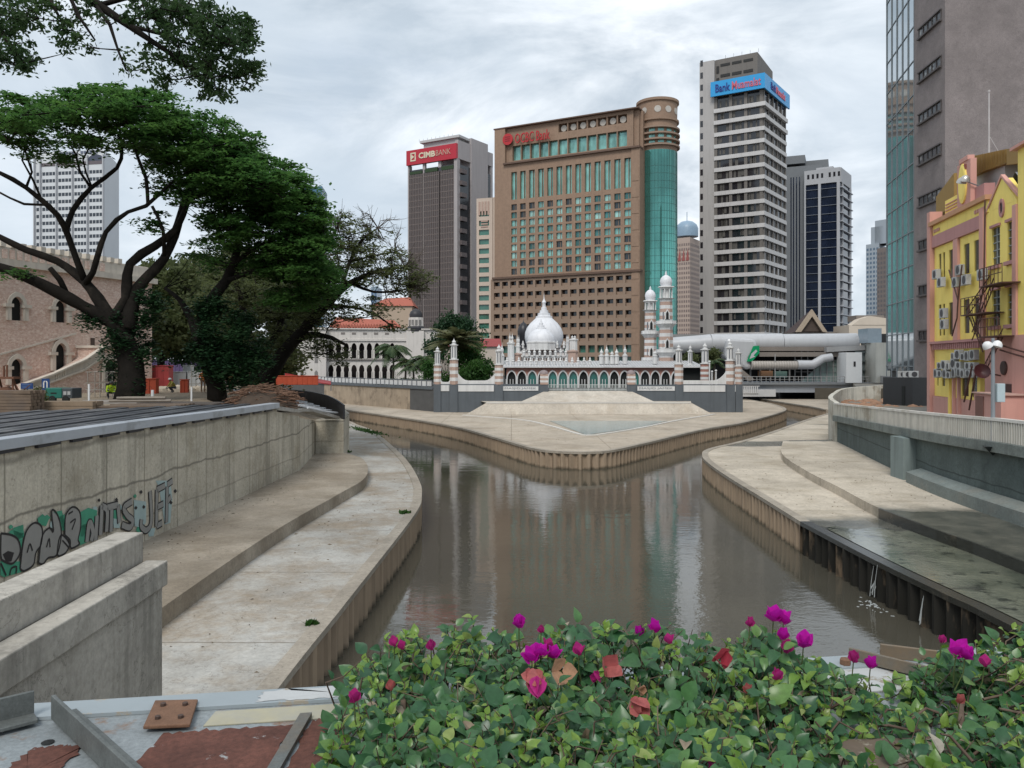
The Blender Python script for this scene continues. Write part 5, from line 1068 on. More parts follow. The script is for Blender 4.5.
for x, y0, y1 in ((317.5, 363, 352), (317.5, 379, 370), (303.5, 362, 352), (303.5, 378, 369), (317.5, 345, 337)):
    q = hf.mb(); q.slab([(U(x) - .35, Zh(y0)), (U(x) + .35, Zh(y0)), (U(x) + .35, Zh(y1 + 2)), (U(x), Zh(y1)), (U(x) - .35, Zh(y1 + 2))], 2.2, 2.24); q.build('window', mat('grey shutter', (.2, .19, .18), .6), t)
for x in (290.5, 295): q = hf.mb(); q.slab([(U(x) - .4, Zh(377)), (U(x) + .4, Zh(377)), (U(x) + .4, Zh(368)), (U(x), Zh(365)), (U(x) - .4, Zh(368))], 1, 1.04); q.build('window', VOID, t)
c = hf.w(U(416), -1, 0); r = U(424) - U(416)
mb = MB(); mb.box(c.x - r * 1.1, c.x + r * 1.1, c.y - r, c.y + r, 4.8, Zh(330.5)); mb.lathe([(r, Zh(330.5)), (r * .95, Zh(317))], (c.x, c.y), 8, .5); mb.build('corner_tower', CW, t)
mb = MB(); mb.lathe([(r * 1.15, Zh(331)), (r * 1.2, Zh(327.5)), (r * .95, Zh(325.5))], (c.x, c.y), 8, .5); mb.build('dark_eave', mat('black dome tile', (.03, .03, .035), .5), t)
mb = MB(); mb.lathe([(r * .8, Zh(317)), (r * .85, Zh(314)), (r * .7, Zh(311)), (r * .35, Zh(309)), (0, Zh(307.6))], (c.x, c.y), 20); mb.build('dome', MATS['black dome tile'], t, smooth=True)
for a in (-110, -80, -50, -140):
    q = MB(); a = R(a); q.M = Matrix.Translation((c.x + r * .9 * math.cos(a), c.y + r * .9 * math.sin(a), 0)) @ Matrix.Rotation(a, 4, 'Z'); q.box(-.1, .12, -.26, .26, Zh(325), Zh(319.5)); q.build('window', MATS['grey shutter'], t)
# tan building with red hip roof behind it
f = Fr(P2(372, 205), P2(412, 205)); t = thing('tan_building', 'plain tan building with red hip roof behind the white court house', 'building', f.w(f.L / 2, -5, 4.86)); z = lambda y: f.z(390, y)
mb = f.mb(); mb.box(0, f.L, -10, 0, 4.8, z(306)); mb.build('wall', mat('tan render', (.42, .33, .25), .8, .06, .2), t); mb = f.mb(); mb.add([(-.5, .4, z(306)), (f.L + .5, .4, z(306)), (f.L + .5, -10, z(306)), (-.5, -10, z(306)), (3, -4, z(297)), (f.L - 1, -4, z(296))], [(0, 1, 5, 4), (1, 2, 5), (2, 3, 4, 5), (3, 0, 4)]); mb.build('roof', TILE, t)
f = Fr(P2(425, 190), P2(500, 190)); t = thing('red_roof_house', 'low pale house with long red roof beneath the brown tower', 'building', f.w(f.L / 2, -5, 4.86)); z = lambda y: f.z(470, y)
mb = f.mb(); mb.box(0, f.L, -9, 0, 4.8, z(346.5)); mb.build('wall', mat('pale house wall', (.5, .44, .38), .8), t); mb = f.mb(); mb.add([(-.5, .5, z(346.5)), (f.L + .5, .5, z(346.5)), (f.L, -5, z(338)), (0, -5, z(338)), (f.L + .5, -10, z(346.5)), (-.5, -10, z(346.5))], [(0, 1, 2, 3), (3, 2, 4, 5), (0, 3, 5), (1, 4, 2)]); mb.build('roof', mat('dusky red roof', (.27, .06, .06), .7, .1, 1), t)

# ------------------------------------------------------------------ building site behind the coping
gz = 6.2
WOOD = mat('weathered planks', (.15, .11, .08), .85, .25, 3, col2=(.13, .1, .08)); RUST = mat('rusty iron', (.14, .065, .04), .85, .25, 6)
def at(px, D): return Vector(((px - CX) / FL * D, D, gz))
# generator
c = at(63.5, 45.5); t = thing('generator', 'green and dark grey site generator trailer in front of the brick building', 'generator', c)
mb = MB(Matrix.Translation(c) @ Matrix.Rotation(R(-6), 4, 'Z')); mb.box(-.8, .2, -.45, .45, .25, .84); mb.build('housing', mat('site green paint', (.015, .13, .10), .45, .08, 2), t, bev=.05)
mb.v, mb.f, mb.mi = [], [], []; mb.box(.21, .82, -.44, .44, .25, .83); mb.build('engine_end', mat('dark grey panel', (.06, .07, .075), .5), t, bev=.03)
mb.v, mb.f, mb.mi = [], [], []; mb.box(.32, .5, -.47, -.44, .45, .65); mb.box(.56, .74, -.47, -.44, .45, .65); mb.build('vents', mat('pale louvre', (.35, .36, .36), .5), t, kind='stuff')
mb.v, mb.f, mb.mi = [], [], []; mb.box(-.45, -.1, -.462, -.45, .5, .58); mb.build('dark_label', VOID, t)
for sx in (-.35, .45):
    q = MB(mb.M @ Matrix.Translation((sx, -.42, .2)) @ Matrix.Rotation(R(90), 4, 'X')); q.lathe([(.2, -.07), (.2, .07)], n=14); q.build('wheel', VOID, t)
# blue road signs
for px, w, h, yb, yt, D, lb in ((27, .72, .34, 389, 383, 47, 'wide blue sign plate beside the brick stair, left of the arch sign'), (45.8, .46, .66, 390, 378.5, 47, 'blue square road sign with a white upside-down U arrow on a thin post')):
    c = at(px, D); zc = EYE - ((yb + yt) / 2 - HY) / FL * D; t = thing('road_sign', lb, 'sign', c)
    mb = MB().box(c.x - w / 2, c.x + w / 2, D - .02, D, zc - h / 2, zc + h / 2); pl = mb.build('plate', mat('sign blue', (.012, .045, .16), .4), t); mb = MB().tube([c + Vector((0, .05, 0)), Vector((c.x, D + .05, zc + h / 2))], .03, 6); mb.build('post', SLATE, t)
    if w < .6:
        mb = MB().tube([(c.x - .1, D - .03, zc - .22), (c.x - .1, D - .03, zc + .08), (c.x - .06, D - .03, zc + .17), (c.x, D - .03, zc + .2), (c.x + .06, D - .03, zc + .17), (c.x + .1, D - .03, zc + .08), (c.x + .1, D - .03, zc - .2)], .04, 6); mb.build('arrow', WHT, pl)
    else:
        mb = MB()
        for k in range(2): mb.box(c.x - .28, c.x + .28 - .1 * k, D - .027, D - .02, zc + .05 - k * .13, zc + .09 - k * .13)
        mb.build('small_lines', mat('faint sign line', (.1, .16, .3), .5), pl, kind='stuff')
# timber stacks
def stack(px, D, n, L, rot, w, h, lab, m, z=gz, layers=3):
    c = at(px, D); c.z = z; t = thing('timber_stack', lab, 'timber', c)
    for k in range(layers):
        for i in range(n):
            q = MB(Matrix.Translation(c + Vector((0, (i - n / 2) * w * 1.15, k * h * 1.1))) @ Matrix.Rotation(R(rot + random.uniform(-3, 3)), 4, 'Z')); q.box(-L / 2 + random.uniform(-.3, .3), L / 2, -w / 2, w / 2, 0, h); q.build('plank', m, t)
stack(10, 37, 4, 2.6, 4, .25, .13, 'tall stack of weathered planks at the far left edge above the decking', WOOD, layers=7)
stack(70, 38.5, 3, 2.9, 2, .3, .2, 'low pale timber baulks lying in front of the green generator', mat('pale baulk', (.22, .165, .115), .85, .2, 2), layers=2)
stack(150, 40, 5, 3.6, 8, .45, .06, 'loose grey brown boards scattered below the biggest tree trunk', WOOD, layers=3)
stack(185, 43, 4, 4.6, -14, .4, .07, 'long dark sheets sloping down beside the middle tree trunk', mat('dark ply', (.10, .085, .075), .7, .2), layers=2)
stack(120, 45, 4, 4, 12, .5, .07, 'flat grey boards lying in front of the crouching worker', mat('grey ply', (.3, .275, .25), .8, .2), layers=2)
# rebar pile
c = at(264, 43); t = thing('rebar_pile', 'tangled brown heap of rebar and sticks at the bend of the coping', 'rebar pile', c); mb = MB()
for i in range(420):
    a = random.gauss(0, 1.2); x = c.x + random.uniform(-1.7, 1.6); y = c.y + random.uniform(-1, 1.2); z = gz + max(0, random.random() ** 1.2) * (1.15 - .35 * abs(x - c.x)); l = random.uniform(.3, 1.1); ta = random.uniform(-.3, .3)
    mb.tube([(x - l / 2 * math.cos(a * .4), y - l / 2 * math.sin(a), z), (x + l / 2 * math.cos(a * .4), y + l / 2 * math.sin(a), z + ta * l)], random.uniform(.012, .03), 4)
mb.build('bars', mat('brown rebar', (.15, .085, .055), .85, .35, 4), t, kind='stuff')
mb = MB().lathe([(1.7, gz), (1.2, gz + .5), (.4, gz + .75), (0, gz + .8)], (c.x, c.y), 12); mb.build('core_heap', mat('brown soil', (.06, .042, .03), .9, .3, 3), t)
# rusty machine at the far left
c = at(6, 40); t = thing('rusty_rig', 'rusty iron drilling rig at the far left edge', 'machine', c); mb = MB()
for dx in (-.5, .35): mb.tube([c + Vector((dx, 0, 0)), c + Vector((dx * .8, .1, 1.5))], .05, 6); mb.tube([c + Vector((dx, .8, 0)), c + Vector((dx * .8, .1, 1.5))], .05, 6)
mb.box(c.x - .7, c.x + .5, 39.8, 40.4, gz + 1.45, gz + 1.56); mb.tube([c + Vector((-.1, 0, 1.5)), c + Vector((-.1, 0, 2.1)), c + Vector((.05, 0, 2.15)), c + Vector((.05, 0, 1.5))], .05, 6); mb.build('frame', RUST, t)
mb = MB(); 
for i in range(40): a, b, e = (random.uniform(-.9, 1.1), random.uniform(-.3, .6), random.uniform(.1, .9)); mb.tube([c + Vector((a, b, e)), c + Vector((a + random.uniform(-.5, .5), b, e + random.uniform(-.4, .4)))], .025, 4)
mb.build('loose_rods', RUST, t, kind='stuff'); mb = MB(Matrix.Translation(c + Vector((-.1, .2, .7))) @ Matrix.Rotation(R(90), 4, 'X')); mb.lathe([(.33, -.3), (.36, -.1), (.36, .1), (.33, .3)], n=14); mb.build('drum', RUST, t)
# marker posts
for px, D, y1, lb in ((89, 44, 384, 'white site post right of the green generator'), (152.5, 43, 390, 'thick white post beside the largest tree trunk'), (191.5, 47, 387, 'thin white post left of the middle tree trunk')):
    c = at(px, D); tag(MB().tube([c, Vector((c.x, D, EYE - (y1 - HY) / FL * D))], .055 if px != 152.5 else .08, 8).build('marker_post', WHT, at=c), lb, 'post')
# barriers, cabins and tanks deep under the trees
def cabin(px, D, w, h, d, m_, lb, name='site_cabin', cat='cabin'):
    c = at(px, D); c.z = 6.15; t = thing(name, lb, cat, c); mb = MB().box(c.x - w / 2, c.x + w / 2, D, D + d, c.z, c.z + h); mb.build('body', m_, t, bev=.04)
    mb = MB(); k = max(2, int(w / .5))
    for i in range(k + 1): x = c.x - w / 2 + w * i / k; mb.box(x - .035, x + .035, D - .04, D + .01, c.z + .05, c.z + h - .05)
    mb.box(c.x - w / 2 - .05, c.x + w / 2 + .05, D - .06, D + d, c.z + h, c.z + h + .06); mb.build('ribs', m_, t)
ORG = mat('orange red barrier', (.42, .07, .03), .6, .15, 2); PUR = mat('purple hoarding', (.10, .07, .17), .6, .15, 2); PWH = mat('pale tank', (.5, .52, .53), .5, .1)
cabin(175, 92, 10, 1.3, .3, PUR, 'long dull purple site hoarding glimpsed between the tree trunks', 'site_hoarding', 'hoarding')
bpy.data.objects['site_hoarding'].location.z += 1.2
cabin(160, 70, 1.5, 2.0, 1, mat('red crate', (.34, .05, .05), .6, .2), 'red site container beside the biggest tree trunk', 'site_container', 'container')
cabin(149, 58, .95, 1.1, .6, ORG, 'orange barrier block against the trunk of the biggest tree', 'barrier', 'barrier')
cabin(178, 74, 1.4, 1.4, 1, PWH, 'pale square tank, left of the tallest one on site', 'water_tank', 'tank'); cabin(187, 76, .7, 2.0, .8, PWH, 'tallest narrow pale tank on the building site', 'water_tank', 'tank'); cabin(195, 74, 1.3, 1.45, 1, PWH, 'pale square tank nearest the middle tree', 'water_tank', 'tank')
cabin(184, 60, .5, 1.0, .4, ORG, 'small orange barrier post in the middle of the site', 'barrier', 'barrier')
cabin(297, 82, 4.2, .9, .4, ORG, 'long orange red barrier behind the rebar heap', 'barrier', 'barrier')
c = at(300, 96); t = thing('red_awning', 'long red sloping awning below the white court house', 'awning', (c.x, c.y, 4.9)); mb = MB()
a, b, c_, d_ = A(285, 373, 96), A(285, 378, 93), A(331, 384, 100), A(331, 381, 103); mb.add([a, b, c_, d_] + [v - Vector((0, 0, .12)) for v in (a, b, c_, d_)], [(0, 1, 2, 3), (7, 6, 5, 4), (0, 4, 5, 1), (1, 5, 6, 2), (2, 6, 7, 3), (3, 7, 4, 0)]); mb.build('canopy', mat('red awning', (.38, .04, .04), .6), t)
mb = MB()
for v in (a, b, c_, d_): mb.tube([(v.x, v.y, 4.9), v - Vector((0, 0, .05))], .06, 6)
mb.build('posts', SLATE, t, kind='stuff')
tag(MB().box(*(lambda q: (q.x - 3.5, q.x + 3.5, q.y, q.y + .3, 6.1, 7.0))(at(190, 62))).build('rubble_bank', mat('pale rubble', (.42, .36, .28), .9, .3, 2), at=at(190, 62)), 'pale bank of rubble between the two tree trunks', 'rubble') if 0 else None
mb = MB(); c = at(186, 64)
for i in range(60): x, y, r = c.x + random.uniform(-3.4, 3.2), c.y + random.uniform(-2, 5), random.uniform(.15, .5); mb.lathe([(r, gz - .05), (r * .8, gz + r * .5), (r * .3, gz + r * .8), (0, gz + r * .85)], (x, y), 7, random.random())
ru = tag(mb.build('rubble', mat('pale rubble', (.45, .39, .31), .9, .3, 2)), 'heaps of pale rubble between the tree trunks', 'rubble'); ru['kind'] = 'stuff'
# site clutter: scaffold frames, stacked pipes and cable drums in the shade of the trees
SCF = mat('scaffold tube', (.30, .28, .25), .6, .2, 4)
for px, D, w, h, lb in ((100, 52, 1.6, 1.7, 'small scaffold frame beside the brick stair porch'), (205, 66, 2.2, 2.0, 'scaffold frame standing in the gap left of the middle trunk'), (238, 62, 1.8, 1.6, 'rusty scaffold frame right of the middle trunk')):
    c = at(px, D); t = thing('scaffold_frame', lb, 'scaffold', c); m_ = RUST if 'rusty' in lb else SCF
    q = MB()
    for dx in (-w / 2, 0, w / 2):
        for dy_ in (0, .9): q.tube([c + Vector((dx, dy_, 0)), c + Vector((dx, dy_, h))], .03, 5)
    for z_ in (.5, h * .55, h - .05): q.tube([c + Vector((-w / 2 - .15, 0, z_)), c + Vector((w / 2 + .15, 0, z_))], .025, 5); q.tube([c + Vector((-w / 2, .9, z_)), c + Vector((w / 2, .9, z_))], .025, 5)
    q.tube([c + Vector((-w / 2, 0, 0)), c + Vector((w / 2, 0, h))], .02, 5); q.build('tubes', m_, t); q = MB(); q.box(c.x - w / 2, c.x + w / 2, c.y, c.y + .9, gz + h * .55 + .03, gz + h * .55 + .07); q.build('deck_board', WOOD, t)
c = at(140, 41.5); t = thing('pipe_bundle', 'bundle of grey brown pipes lying on the boards below the biggest trunk', 'pipes', c)
for k in range(7): q = MB(); y = c.y + (k % 4) * .17; z_ = gz + .28 + .15 * (k // 4); q.tube([(c.x - 1.6 + .1 * k, y, z_), (c.x + 1.5 - .07 * k, y + .25, z_)], .07, 8); q.build('pipe', mat('grey brown pipe', (.2, .17, .14), .6, .2, 3), t)
# site workers
def skin_person(name, label, base, rot, joints, shirt, trousers, hat):
    """joints: dict of named points; one continuous skinned body, clothes by material zones"""
    t = thing(name, label, 'person', base); M_ = Matrix.Translation(base) @ Matrix.Rotation(rot, 4, 'Z')
    vs = [joints[k][0] for k in joints]; idx = {k: i for i, k in enumerate(joints)}; ed = [(idx[a], idx[b]) for a, b in SK if a in idx and b in idx]
    me = bpy.data.meshes.new('body'); me.from_pydata([tuple(Matrix.Rotation(rot, 4, 'Z') @ Vector(v)) for v in vs], ed, []); o = bpy.data.objects.new('body', me); COL.objects.link(o)
    md = o.modifiers.new('skin', 'SKIN'); 
    for i, k in enumerate(joints): me.skin_vertices[0].data[i].radius = (joints[k][1],) * 2 if isinstance(joints[k][1], float) else joints[k][1]
    me.skin_vertices[0].data[0].use_root = True; o.modifiers.new('sub', 'SUBSURF').levels = 1
    bpy.context.view_layer.update(); dg = bpy.context.evaluated_depsgraph_get(); m2 = bpy.data.meshes.new_from_object(o.evaluated_get(dg)); bpy.data.objects.remove(o)
    m2.name = 'body'
    for x in (shirt, trousers, mat('worker skin', (.2, .11, .07), .6)): m2.materials.append(x)
    zh = joints['pelvis'][0][2]; zn = joints['neck'][0][2]
    for p in m2.polygons: c = p.center; p.material_index = 2 if c.z > zn + .02 else (1 if c.z < zh + .02 else 0); p.use_smooth = True
    o = bpy.data.objects.new('body', m2); COL.objects.link(o); o.parent = t
    h = Matrix.Rotation(rot, 4, 'Z') @ Vector(joints['head'][0]); q = MB(Matrix.Translation(base + h)); q.lathe([(.155, .03), (.135, .03), (.13, .08), (.10, .14), (.05, .17), (0, .175)], n=14); q.build('helmet', hat, t, smooth=True)
SK = [('pelvis', 'waist'), ('waist', 'chest'), ('chest', 'neck'), ('neck', 'head'), ('head', 'crown'), ('chest', 'shl'), ('shl', 'ell'), ('ell', 'wrl'), ('wrl', 'hal'), ('chest', 'shr'), ('shr', 'elr'), ('elr', 'wrr'), ('wrr', 'har'), ('pelvis', 'hil'), ('hil', 'knl'), ('knl', 'anl'), ('anl', 'tol'), ('pelvis', 'hir'), ('hir', 'knr'), ('knr', 'anr'), ('anr', 'tor')]
STAND = dict(pelvis=((0, 0, .95), .14), waist=((0, .01, 1.1), .13), chest=((0, .02, 1.35), .15), neck=((0, 0, 1.5), .06), head=((0, -.02, 1.6), .09), crown=((0, 0, 1.7), .08), shl=((-.19, 0, 1.4), .075), ell=((-.27, .03, 1.12), .05), wrl=((-.24, -.15, .92), .035), hal=((-.22, -.22, .88), .04), shr=((.19, 0, 1.4), .075), elr=((.27, .03, 1.12), .05), wrr=((.24, -.15, .92), .035), har=((.22, -.22, .88), .04),
    hil=((-.1, 0, .9), .1), knl=((-.12, -.03, .5), .065), anl=((-.12, .03, .1), .045), tol=((-.13, -.14, .04), .04), hir=((.1, 0, .9), .1), knr=((.12, -.03, .5), .065), anr=((.12, .03, .1), .045), tor=((.13, -.14, .04), .04))
CROUCH = dict(STAND); CROUCH.update(pelvis=((0, .1, .42), .15), waist=((0, .02, .55), .14), chest=((0, -.12, .74), .16), neck=((0, -.2, .87), .06), head=((0, -.26, .95), .09), crown=((0, -.28, 1.04), .08), shl=((-.2, -.14, .78), .075), ell=((-.27, -.3, .55), .05), wrl=((-.18, -.45, .36), .035), hal=((-.16, -.5, .3), .04), shr=((.2, -.14, .78), .075), elr=((.27, -.3, .55), .05), wrr=((.18, -.45, .36), .035), har=((.16, -.5, .3), .04),
    hil=((-.11, .08, .4), .11), knl=((-.2, -.3, .42), .07), anl=((-.17, -.02, .1), .05), tol=((-.18, -.18, .04), .04), hir=((.11, .08, .4), .11), knr=((.2, -.3, .42), .07), anr=((.17, -.02, .1), .05), tor=((.18, -.18, .04), .04))
HIV = mat('hi-vis yellow', (.42, .60, .03), .6, .05); ORV = mat('orange vest', (.5, .16, .04), .6); DKT = mat('dark trousers', (.04, .045, .06), .8)
skin_person('person', 'crouching worker in a bright yellow vest by the brick porch', at(111.5, 50), R(25), CROUCH, HIV, DKT, mat('dark helmet', (.05, .05, .05), .4))
skin_person('person', 'worker in orange standing left of the middle tree trunk', at(203, 60), R(40), STAND, ORV, mat('brown trousers', (.2, .12, .07), .8), mat('yellow helmet', (.55, .4, .05), .4))
skin_person('person', 'worker in ochre clothes standing right of the middle tree trunk', at(231, 56), R(-30), STAND, mat('ochre shirt', (.34, .2, .09), .8), mat('brown trousers', (.2, .12, .07), .8), WHT)
skin_person('person', 'worker bending low in olive yellow between barriers on the site', at(173.5, 60), R(-50), CROUCH, mat('olive vest', (.3, .27, .06), .7), DKT, WHT)
# ------------------------------------------------------------------ elevated station across the river
D = 140.; sf = Fr(P2(660, 140), P2(900, 140)); X = sf.u; Z = lambda y: sf.z(760, y)
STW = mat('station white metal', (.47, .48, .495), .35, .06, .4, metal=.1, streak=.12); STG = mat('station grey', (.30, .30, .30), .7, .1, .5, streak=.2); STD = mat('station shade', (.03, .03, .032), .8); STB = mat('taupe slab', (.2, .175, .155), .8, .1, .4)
t = thing('elevated_station', 'elevated train station with long white tubular roof and walkways over the river', 'station', sf.w(sf.L / 2, -5, 4.86))
def htube(par, name, pts, r, m, n=16, dn=-4): b = MB(); b.tube([sf.w(X(px), dn, Z(py)) for px, py in pts], r, n); return b.build(name, m, par, smooth=True)
q = sf.mb(); q.tube([(X(x), -4, Z(y)) for x, y in ((664, 345.5), (700, 343.8), (716, 342.5))], [1.4, 1.55, 1.6], 20); q.build('roof_tube', STW, t, smooth=True)
q = sf.mb(); q.tube([(X(716), -4, Z(342.6)), (X(789), -4, Z(342))], 1.65, 20); q.build('roof_tube', STW, t, smooth=True)
q = sf.mb(); q.tube([(X(789.6), -4, Z(342.4)), (X(866), -4, Z(341.5))], 1.6, 20); q.build('roof_tube', STW, t, smooth=True)
q = sf.mb(); q.slab([(X(729), Z(338)), (X(757), Z(339)), (X(760.5), Z(345)), (X(752), Z(358)), (X(754), Z(369)), (X(748), Z(370)), (X(738), Z(362)), (X(727), Z(358))], -5, -1.2); q.build('white_elbow', STW, t, bev=.5)
q = sf.mb(); q.slab([(X(748.5), Z(361.5)), (X(755), Z(346)), (X(761), Z(345.5)), (X(761), Z(353)), (X(753.5), Z(361.5))], -1.15, -.9); sg = q.build('green_sign', mat('station green', (.0, .25, .10), .4), t)
q = sf.mb(); q.slab([(X(753), Z(353.5)), (X(757.5), Z(349.5)), (X(759), Z(351)), (X(755), Z(355.5)), (X(757), Z(356.5)), (X(751), Z(359))], -.9, -.86); q.build('arrow', STW, sg)
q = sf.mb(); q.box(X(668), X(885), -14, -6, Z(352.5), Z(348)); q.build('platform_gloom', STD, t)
q = sf.mb(); q.box(X(762), X(868), -13, -2.2, Z(350.8), Z(346.5)) ; q.build('upper_deck', STB, t); q = sf.mb(); q.box(X(762), X(868), -13, -1.5, Z(356.5), Z(352)); q.build('middle_deck', STB, t); q = sf.mb(); q.slab([(X(829), Z(347)), (X(868), Z(345)), (X(868), Z(350)), (X(829), Z(352))], -6, -.9); q.build('grey_canopy', STG, t)
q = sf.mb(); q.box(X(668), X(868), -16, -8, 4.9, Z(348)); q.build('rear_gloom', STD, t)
q = sf.mb(); q.box(X(664), X(868), -12, -9, Z(335.2), Z(332.5)); q.build('guideway', mat('guideway grey', (.24, .235, .23), .8, .1, .3), t)
q = sf.mb(); q.tube([(X(753), -1, Z(365.3)), (X(799), -1, Z(365.3))], .75, 18); rt = q.build('ribbed_tube', mat('taupe tube', (.36, .33, .30), .6, .1), t, smooth=True)
q = sf.mb()
for i in range(18): x = X(754 + i * 2.6); q.tube([(x - .05, -1, Z(365.3)), (x + .05, -1, Z(365.3))], .79, 18)
q.build('tube_ribs', mat('rib taupe', (.27, .25, .225), .6), rt, kind='stuff')
q = sf.mb(); q.tube([(X(799.2), -1, Z(364.8)), (X(815), -1, Z(364.8)), (X(825), -1, Z(358.5)), (X(834), -1, Z(357))], [.8, .8, .72, .7], 18); q.build('white_tube', STW, t, smooth=True)
for x0, x1, y0, y1, m_ in ((766.5, 778.5, 371, 377.5, mat('orange stall', (.36, .20, .11), .6)), (781, 793, 371.5, 378, mat('green stall', (.20, .32, .28), .6))): q = sf.mb(); q.box(X(x0), X(x1), -5, -3, Z(y1), Z(y0)); q.build('stall_sign', m_, t)
q = sf.mb(); q.slab([(X(806), Z(382)), (X(832), Z(360)), (X(845), Z(360)), (X(845), Z(382))], -3, -2.6); q.build('glazed_stair', mat('milky stair glass', (.22, .29, .27), .25, .1), t)
q = sf.mb()
for i in range(10): x = X(800 + i * 6.5); q.box(x - .07, x + .07, -2.6, -2.4, 4.9, Z(351))
for y in (372, 366, 360): q.box(X(800), X(862), -2.5, -2.44, Z(y) - .04, Z(y) + .04)
for i in range(5): x = X(757 + i * 10); q.box(x - .12, x + .12, -4, -3.7, 4.9, Z(366))
q.tube([(X(776), -.5, Z(382)), (X(776), -.5, Z(354))], .08, 6); q.build('steel_posts', STG, t, kind='stuff')
q = sf.mb(); q.slab([(X(735), Z(366)), (X(740), Z(366)), (X(757), Z(380)), (X(750), Z(381))], -2, -1.2); q.build('stair_flight', STB, t)
q = sf.mb(); q.box(X(841.5), X(857), -2, 2, 4.9, Z(352.5)); bx = q.build('white_lift_box', mat('white panel wall', (.68, .69, .69), .6, .04), t); q = sf.mb(); q.box(X(848.7), X(850.7), 2, 2.05, Z(366.5), Z(361.5)); q.build('window', STD, bx)
q = sf.mb(); q.box(X(868.5), X(885), -3, 3, 4.9, Z(343)); q.build('cream_lift_tower', mat('cream concrete', (.50, .50, .46), .8, .08, .4, streak=.3), t)
q = sf.mb(); q.box(X(865.5), X(879), -3, 1, Z(343), Z(328.5)); q.build('glass_lift_head', mat('pale blue glass box', (.26, .32, .37), .2), t); q = sf.mb(); q.box(X(879.2), X(887), -3, 1, Z(343), Z(334)); q.build('dark_lift_head', STD, t)
q = sf.mb()
for y in (352, 361, 370, 379): q.box(X(857.5), X(868), -1.2, -.9, Z(y) - .1, Z(y) + .1)
q.box(X(858), X(868), -4, -1.3, 4.9, Z(351)); q.build('glazed_landing', mat('landing glass', (.13, .16, .165), .3), t)
q = sf.mb(); q.box(X(872), X(885), 3.2, 5, 4.9, Z(375.5)); q.build('service_box', STG, t)
# road bridge over the far channel
t = thing('road_bridge', 'low grey road bridge spanning the dark river opening', 'bridge', (50, 150, 2.6)); bfz = lambda y: EYE - (y - HY) / FL * 139.
q = MB().box(31.5, 63, 139, 168, bfz(392.5), bfz(384.5)); q.build('deck', mat('bridge girder', (.30, .32, .35), .7, .06, .4, streak=.15), t); q = MB().box(31.6, 63, 138.4, 139.4, bfz(384.5), bfz(382.3)); q.build('edge_beam', mat('bridge edge', (.19, .2, .21), .7), t)
q = MB().box(31.2, 45, 136.5, 137, bfz(396), bfz(389)); q.build('pipe_shelf', mat('pale bridge cladding', (.5, .5, .5), .7), t); q = MB()
for i in range(30): q.box(31.3 + i * .36, 31.5 + i * .36, 136.3, 136.5, bfz(392.8), bfz(386))
q.box(31.2, 42.2, 136.28, 136.52, bfz(386), bfz(385.4)); q.build('white_grille', mat('white grille', (.55, .55, .55), .6), t, kind='stuff')
q = MB()
for i in range(28): q.box(40 + i * .8, 40.08 + i * .8, 138.6, 138.7, bfz(382.3), bfz(376.5))
q.box(40, 62, 138.58, 138.72, bfz(376.8), bfz(376.3)); q.box(40, 62, 138.58, 138.72, bfz(379.6), bfz(379.3)); q.build('railing', STG, t, kind='stuff')
q = MB().box(56, 63, 139.2, 168, -2, bfz(392.5) - .01); q.build('abutment', STG, t)
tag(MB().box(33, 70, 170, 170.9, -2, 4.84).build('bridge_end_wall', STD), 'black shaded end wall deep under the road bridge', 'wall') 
# gabled roof hall and cream building behind the station
f = Fr(P2(797, 190), P2(845, 190)); t = thing('gabled_hall', 'brown gabled hall roof rising behind the station tube', 'building', f.w(f.L / 2, -6, 4.86)); z = lambda y: f.z(815, y)
q = f.mb(); q.slab([(f.u(799), z(331.5)), (f.u(824), z(331.5)), (f.u(811.5), z(313))], -.4, 0); q.build('gable_wall', mat('dark gable', (.07, .05, .04), .7), t)
q = f.mb(); a = [(f.u(795), z(332)), (f.u(811), z(309.5)), (f.u(826), z(332)), (f.u(821.5), z(332)), (f.u(811), z(316.5)), (f.u(800), z(332))]; q.slab(a, 0, .8); q.build('gable_trim', mat('tan fascia', (.36, .29, .22), .7, .1), t)
q = f.mb(); p1 = f.u(811); q.add([(p1, -.2, z(309.8)), (f.u(826), -.2, z(332)), (f.u(842), -16, z(332)), (f.u(833), -16, z(312)), (f.u(795), -.2, z(332)), (f.u(806), -16, z(332))], [(0, 1, 2, 3), (0, 3, 5, 4), (2, 5, 3)]); q.build('roof', mat('brown tile roof', (.085, .06, .058), .7, .12, 1.5), t)
q = f.mb(); q.box(f.u(797), f.u(838), -14, -.5, 4.8, z(332)); q.build('body', STB, t)
f = Fr(P2(849, 185), P2(890, 185)); t = thing('cream_building', 'cream low building with curved parapet between station and glass tower', 'building', f.w(f.L / 2, -6, 4.86)); z = lambda y: f.z(870, y)
q = f.mb(); q.box(0, f.L, -9, 0, 4.8, z(325)); q.slab([(f.u(852), z(325)), (f.u(890), z(325)), (f.u(888), z(318.5)), (f.u(870), z(316)), (f.u(860), z(319))], -3, .1); q.build('wall', mat('cream render', (.55, .48, .4), .8, .08, .4), t); q = f.mb(); q.box(f.u(862), f.u(890), -8, -3, z(320), z(314.5)); q.build('roof_block', STB, t)
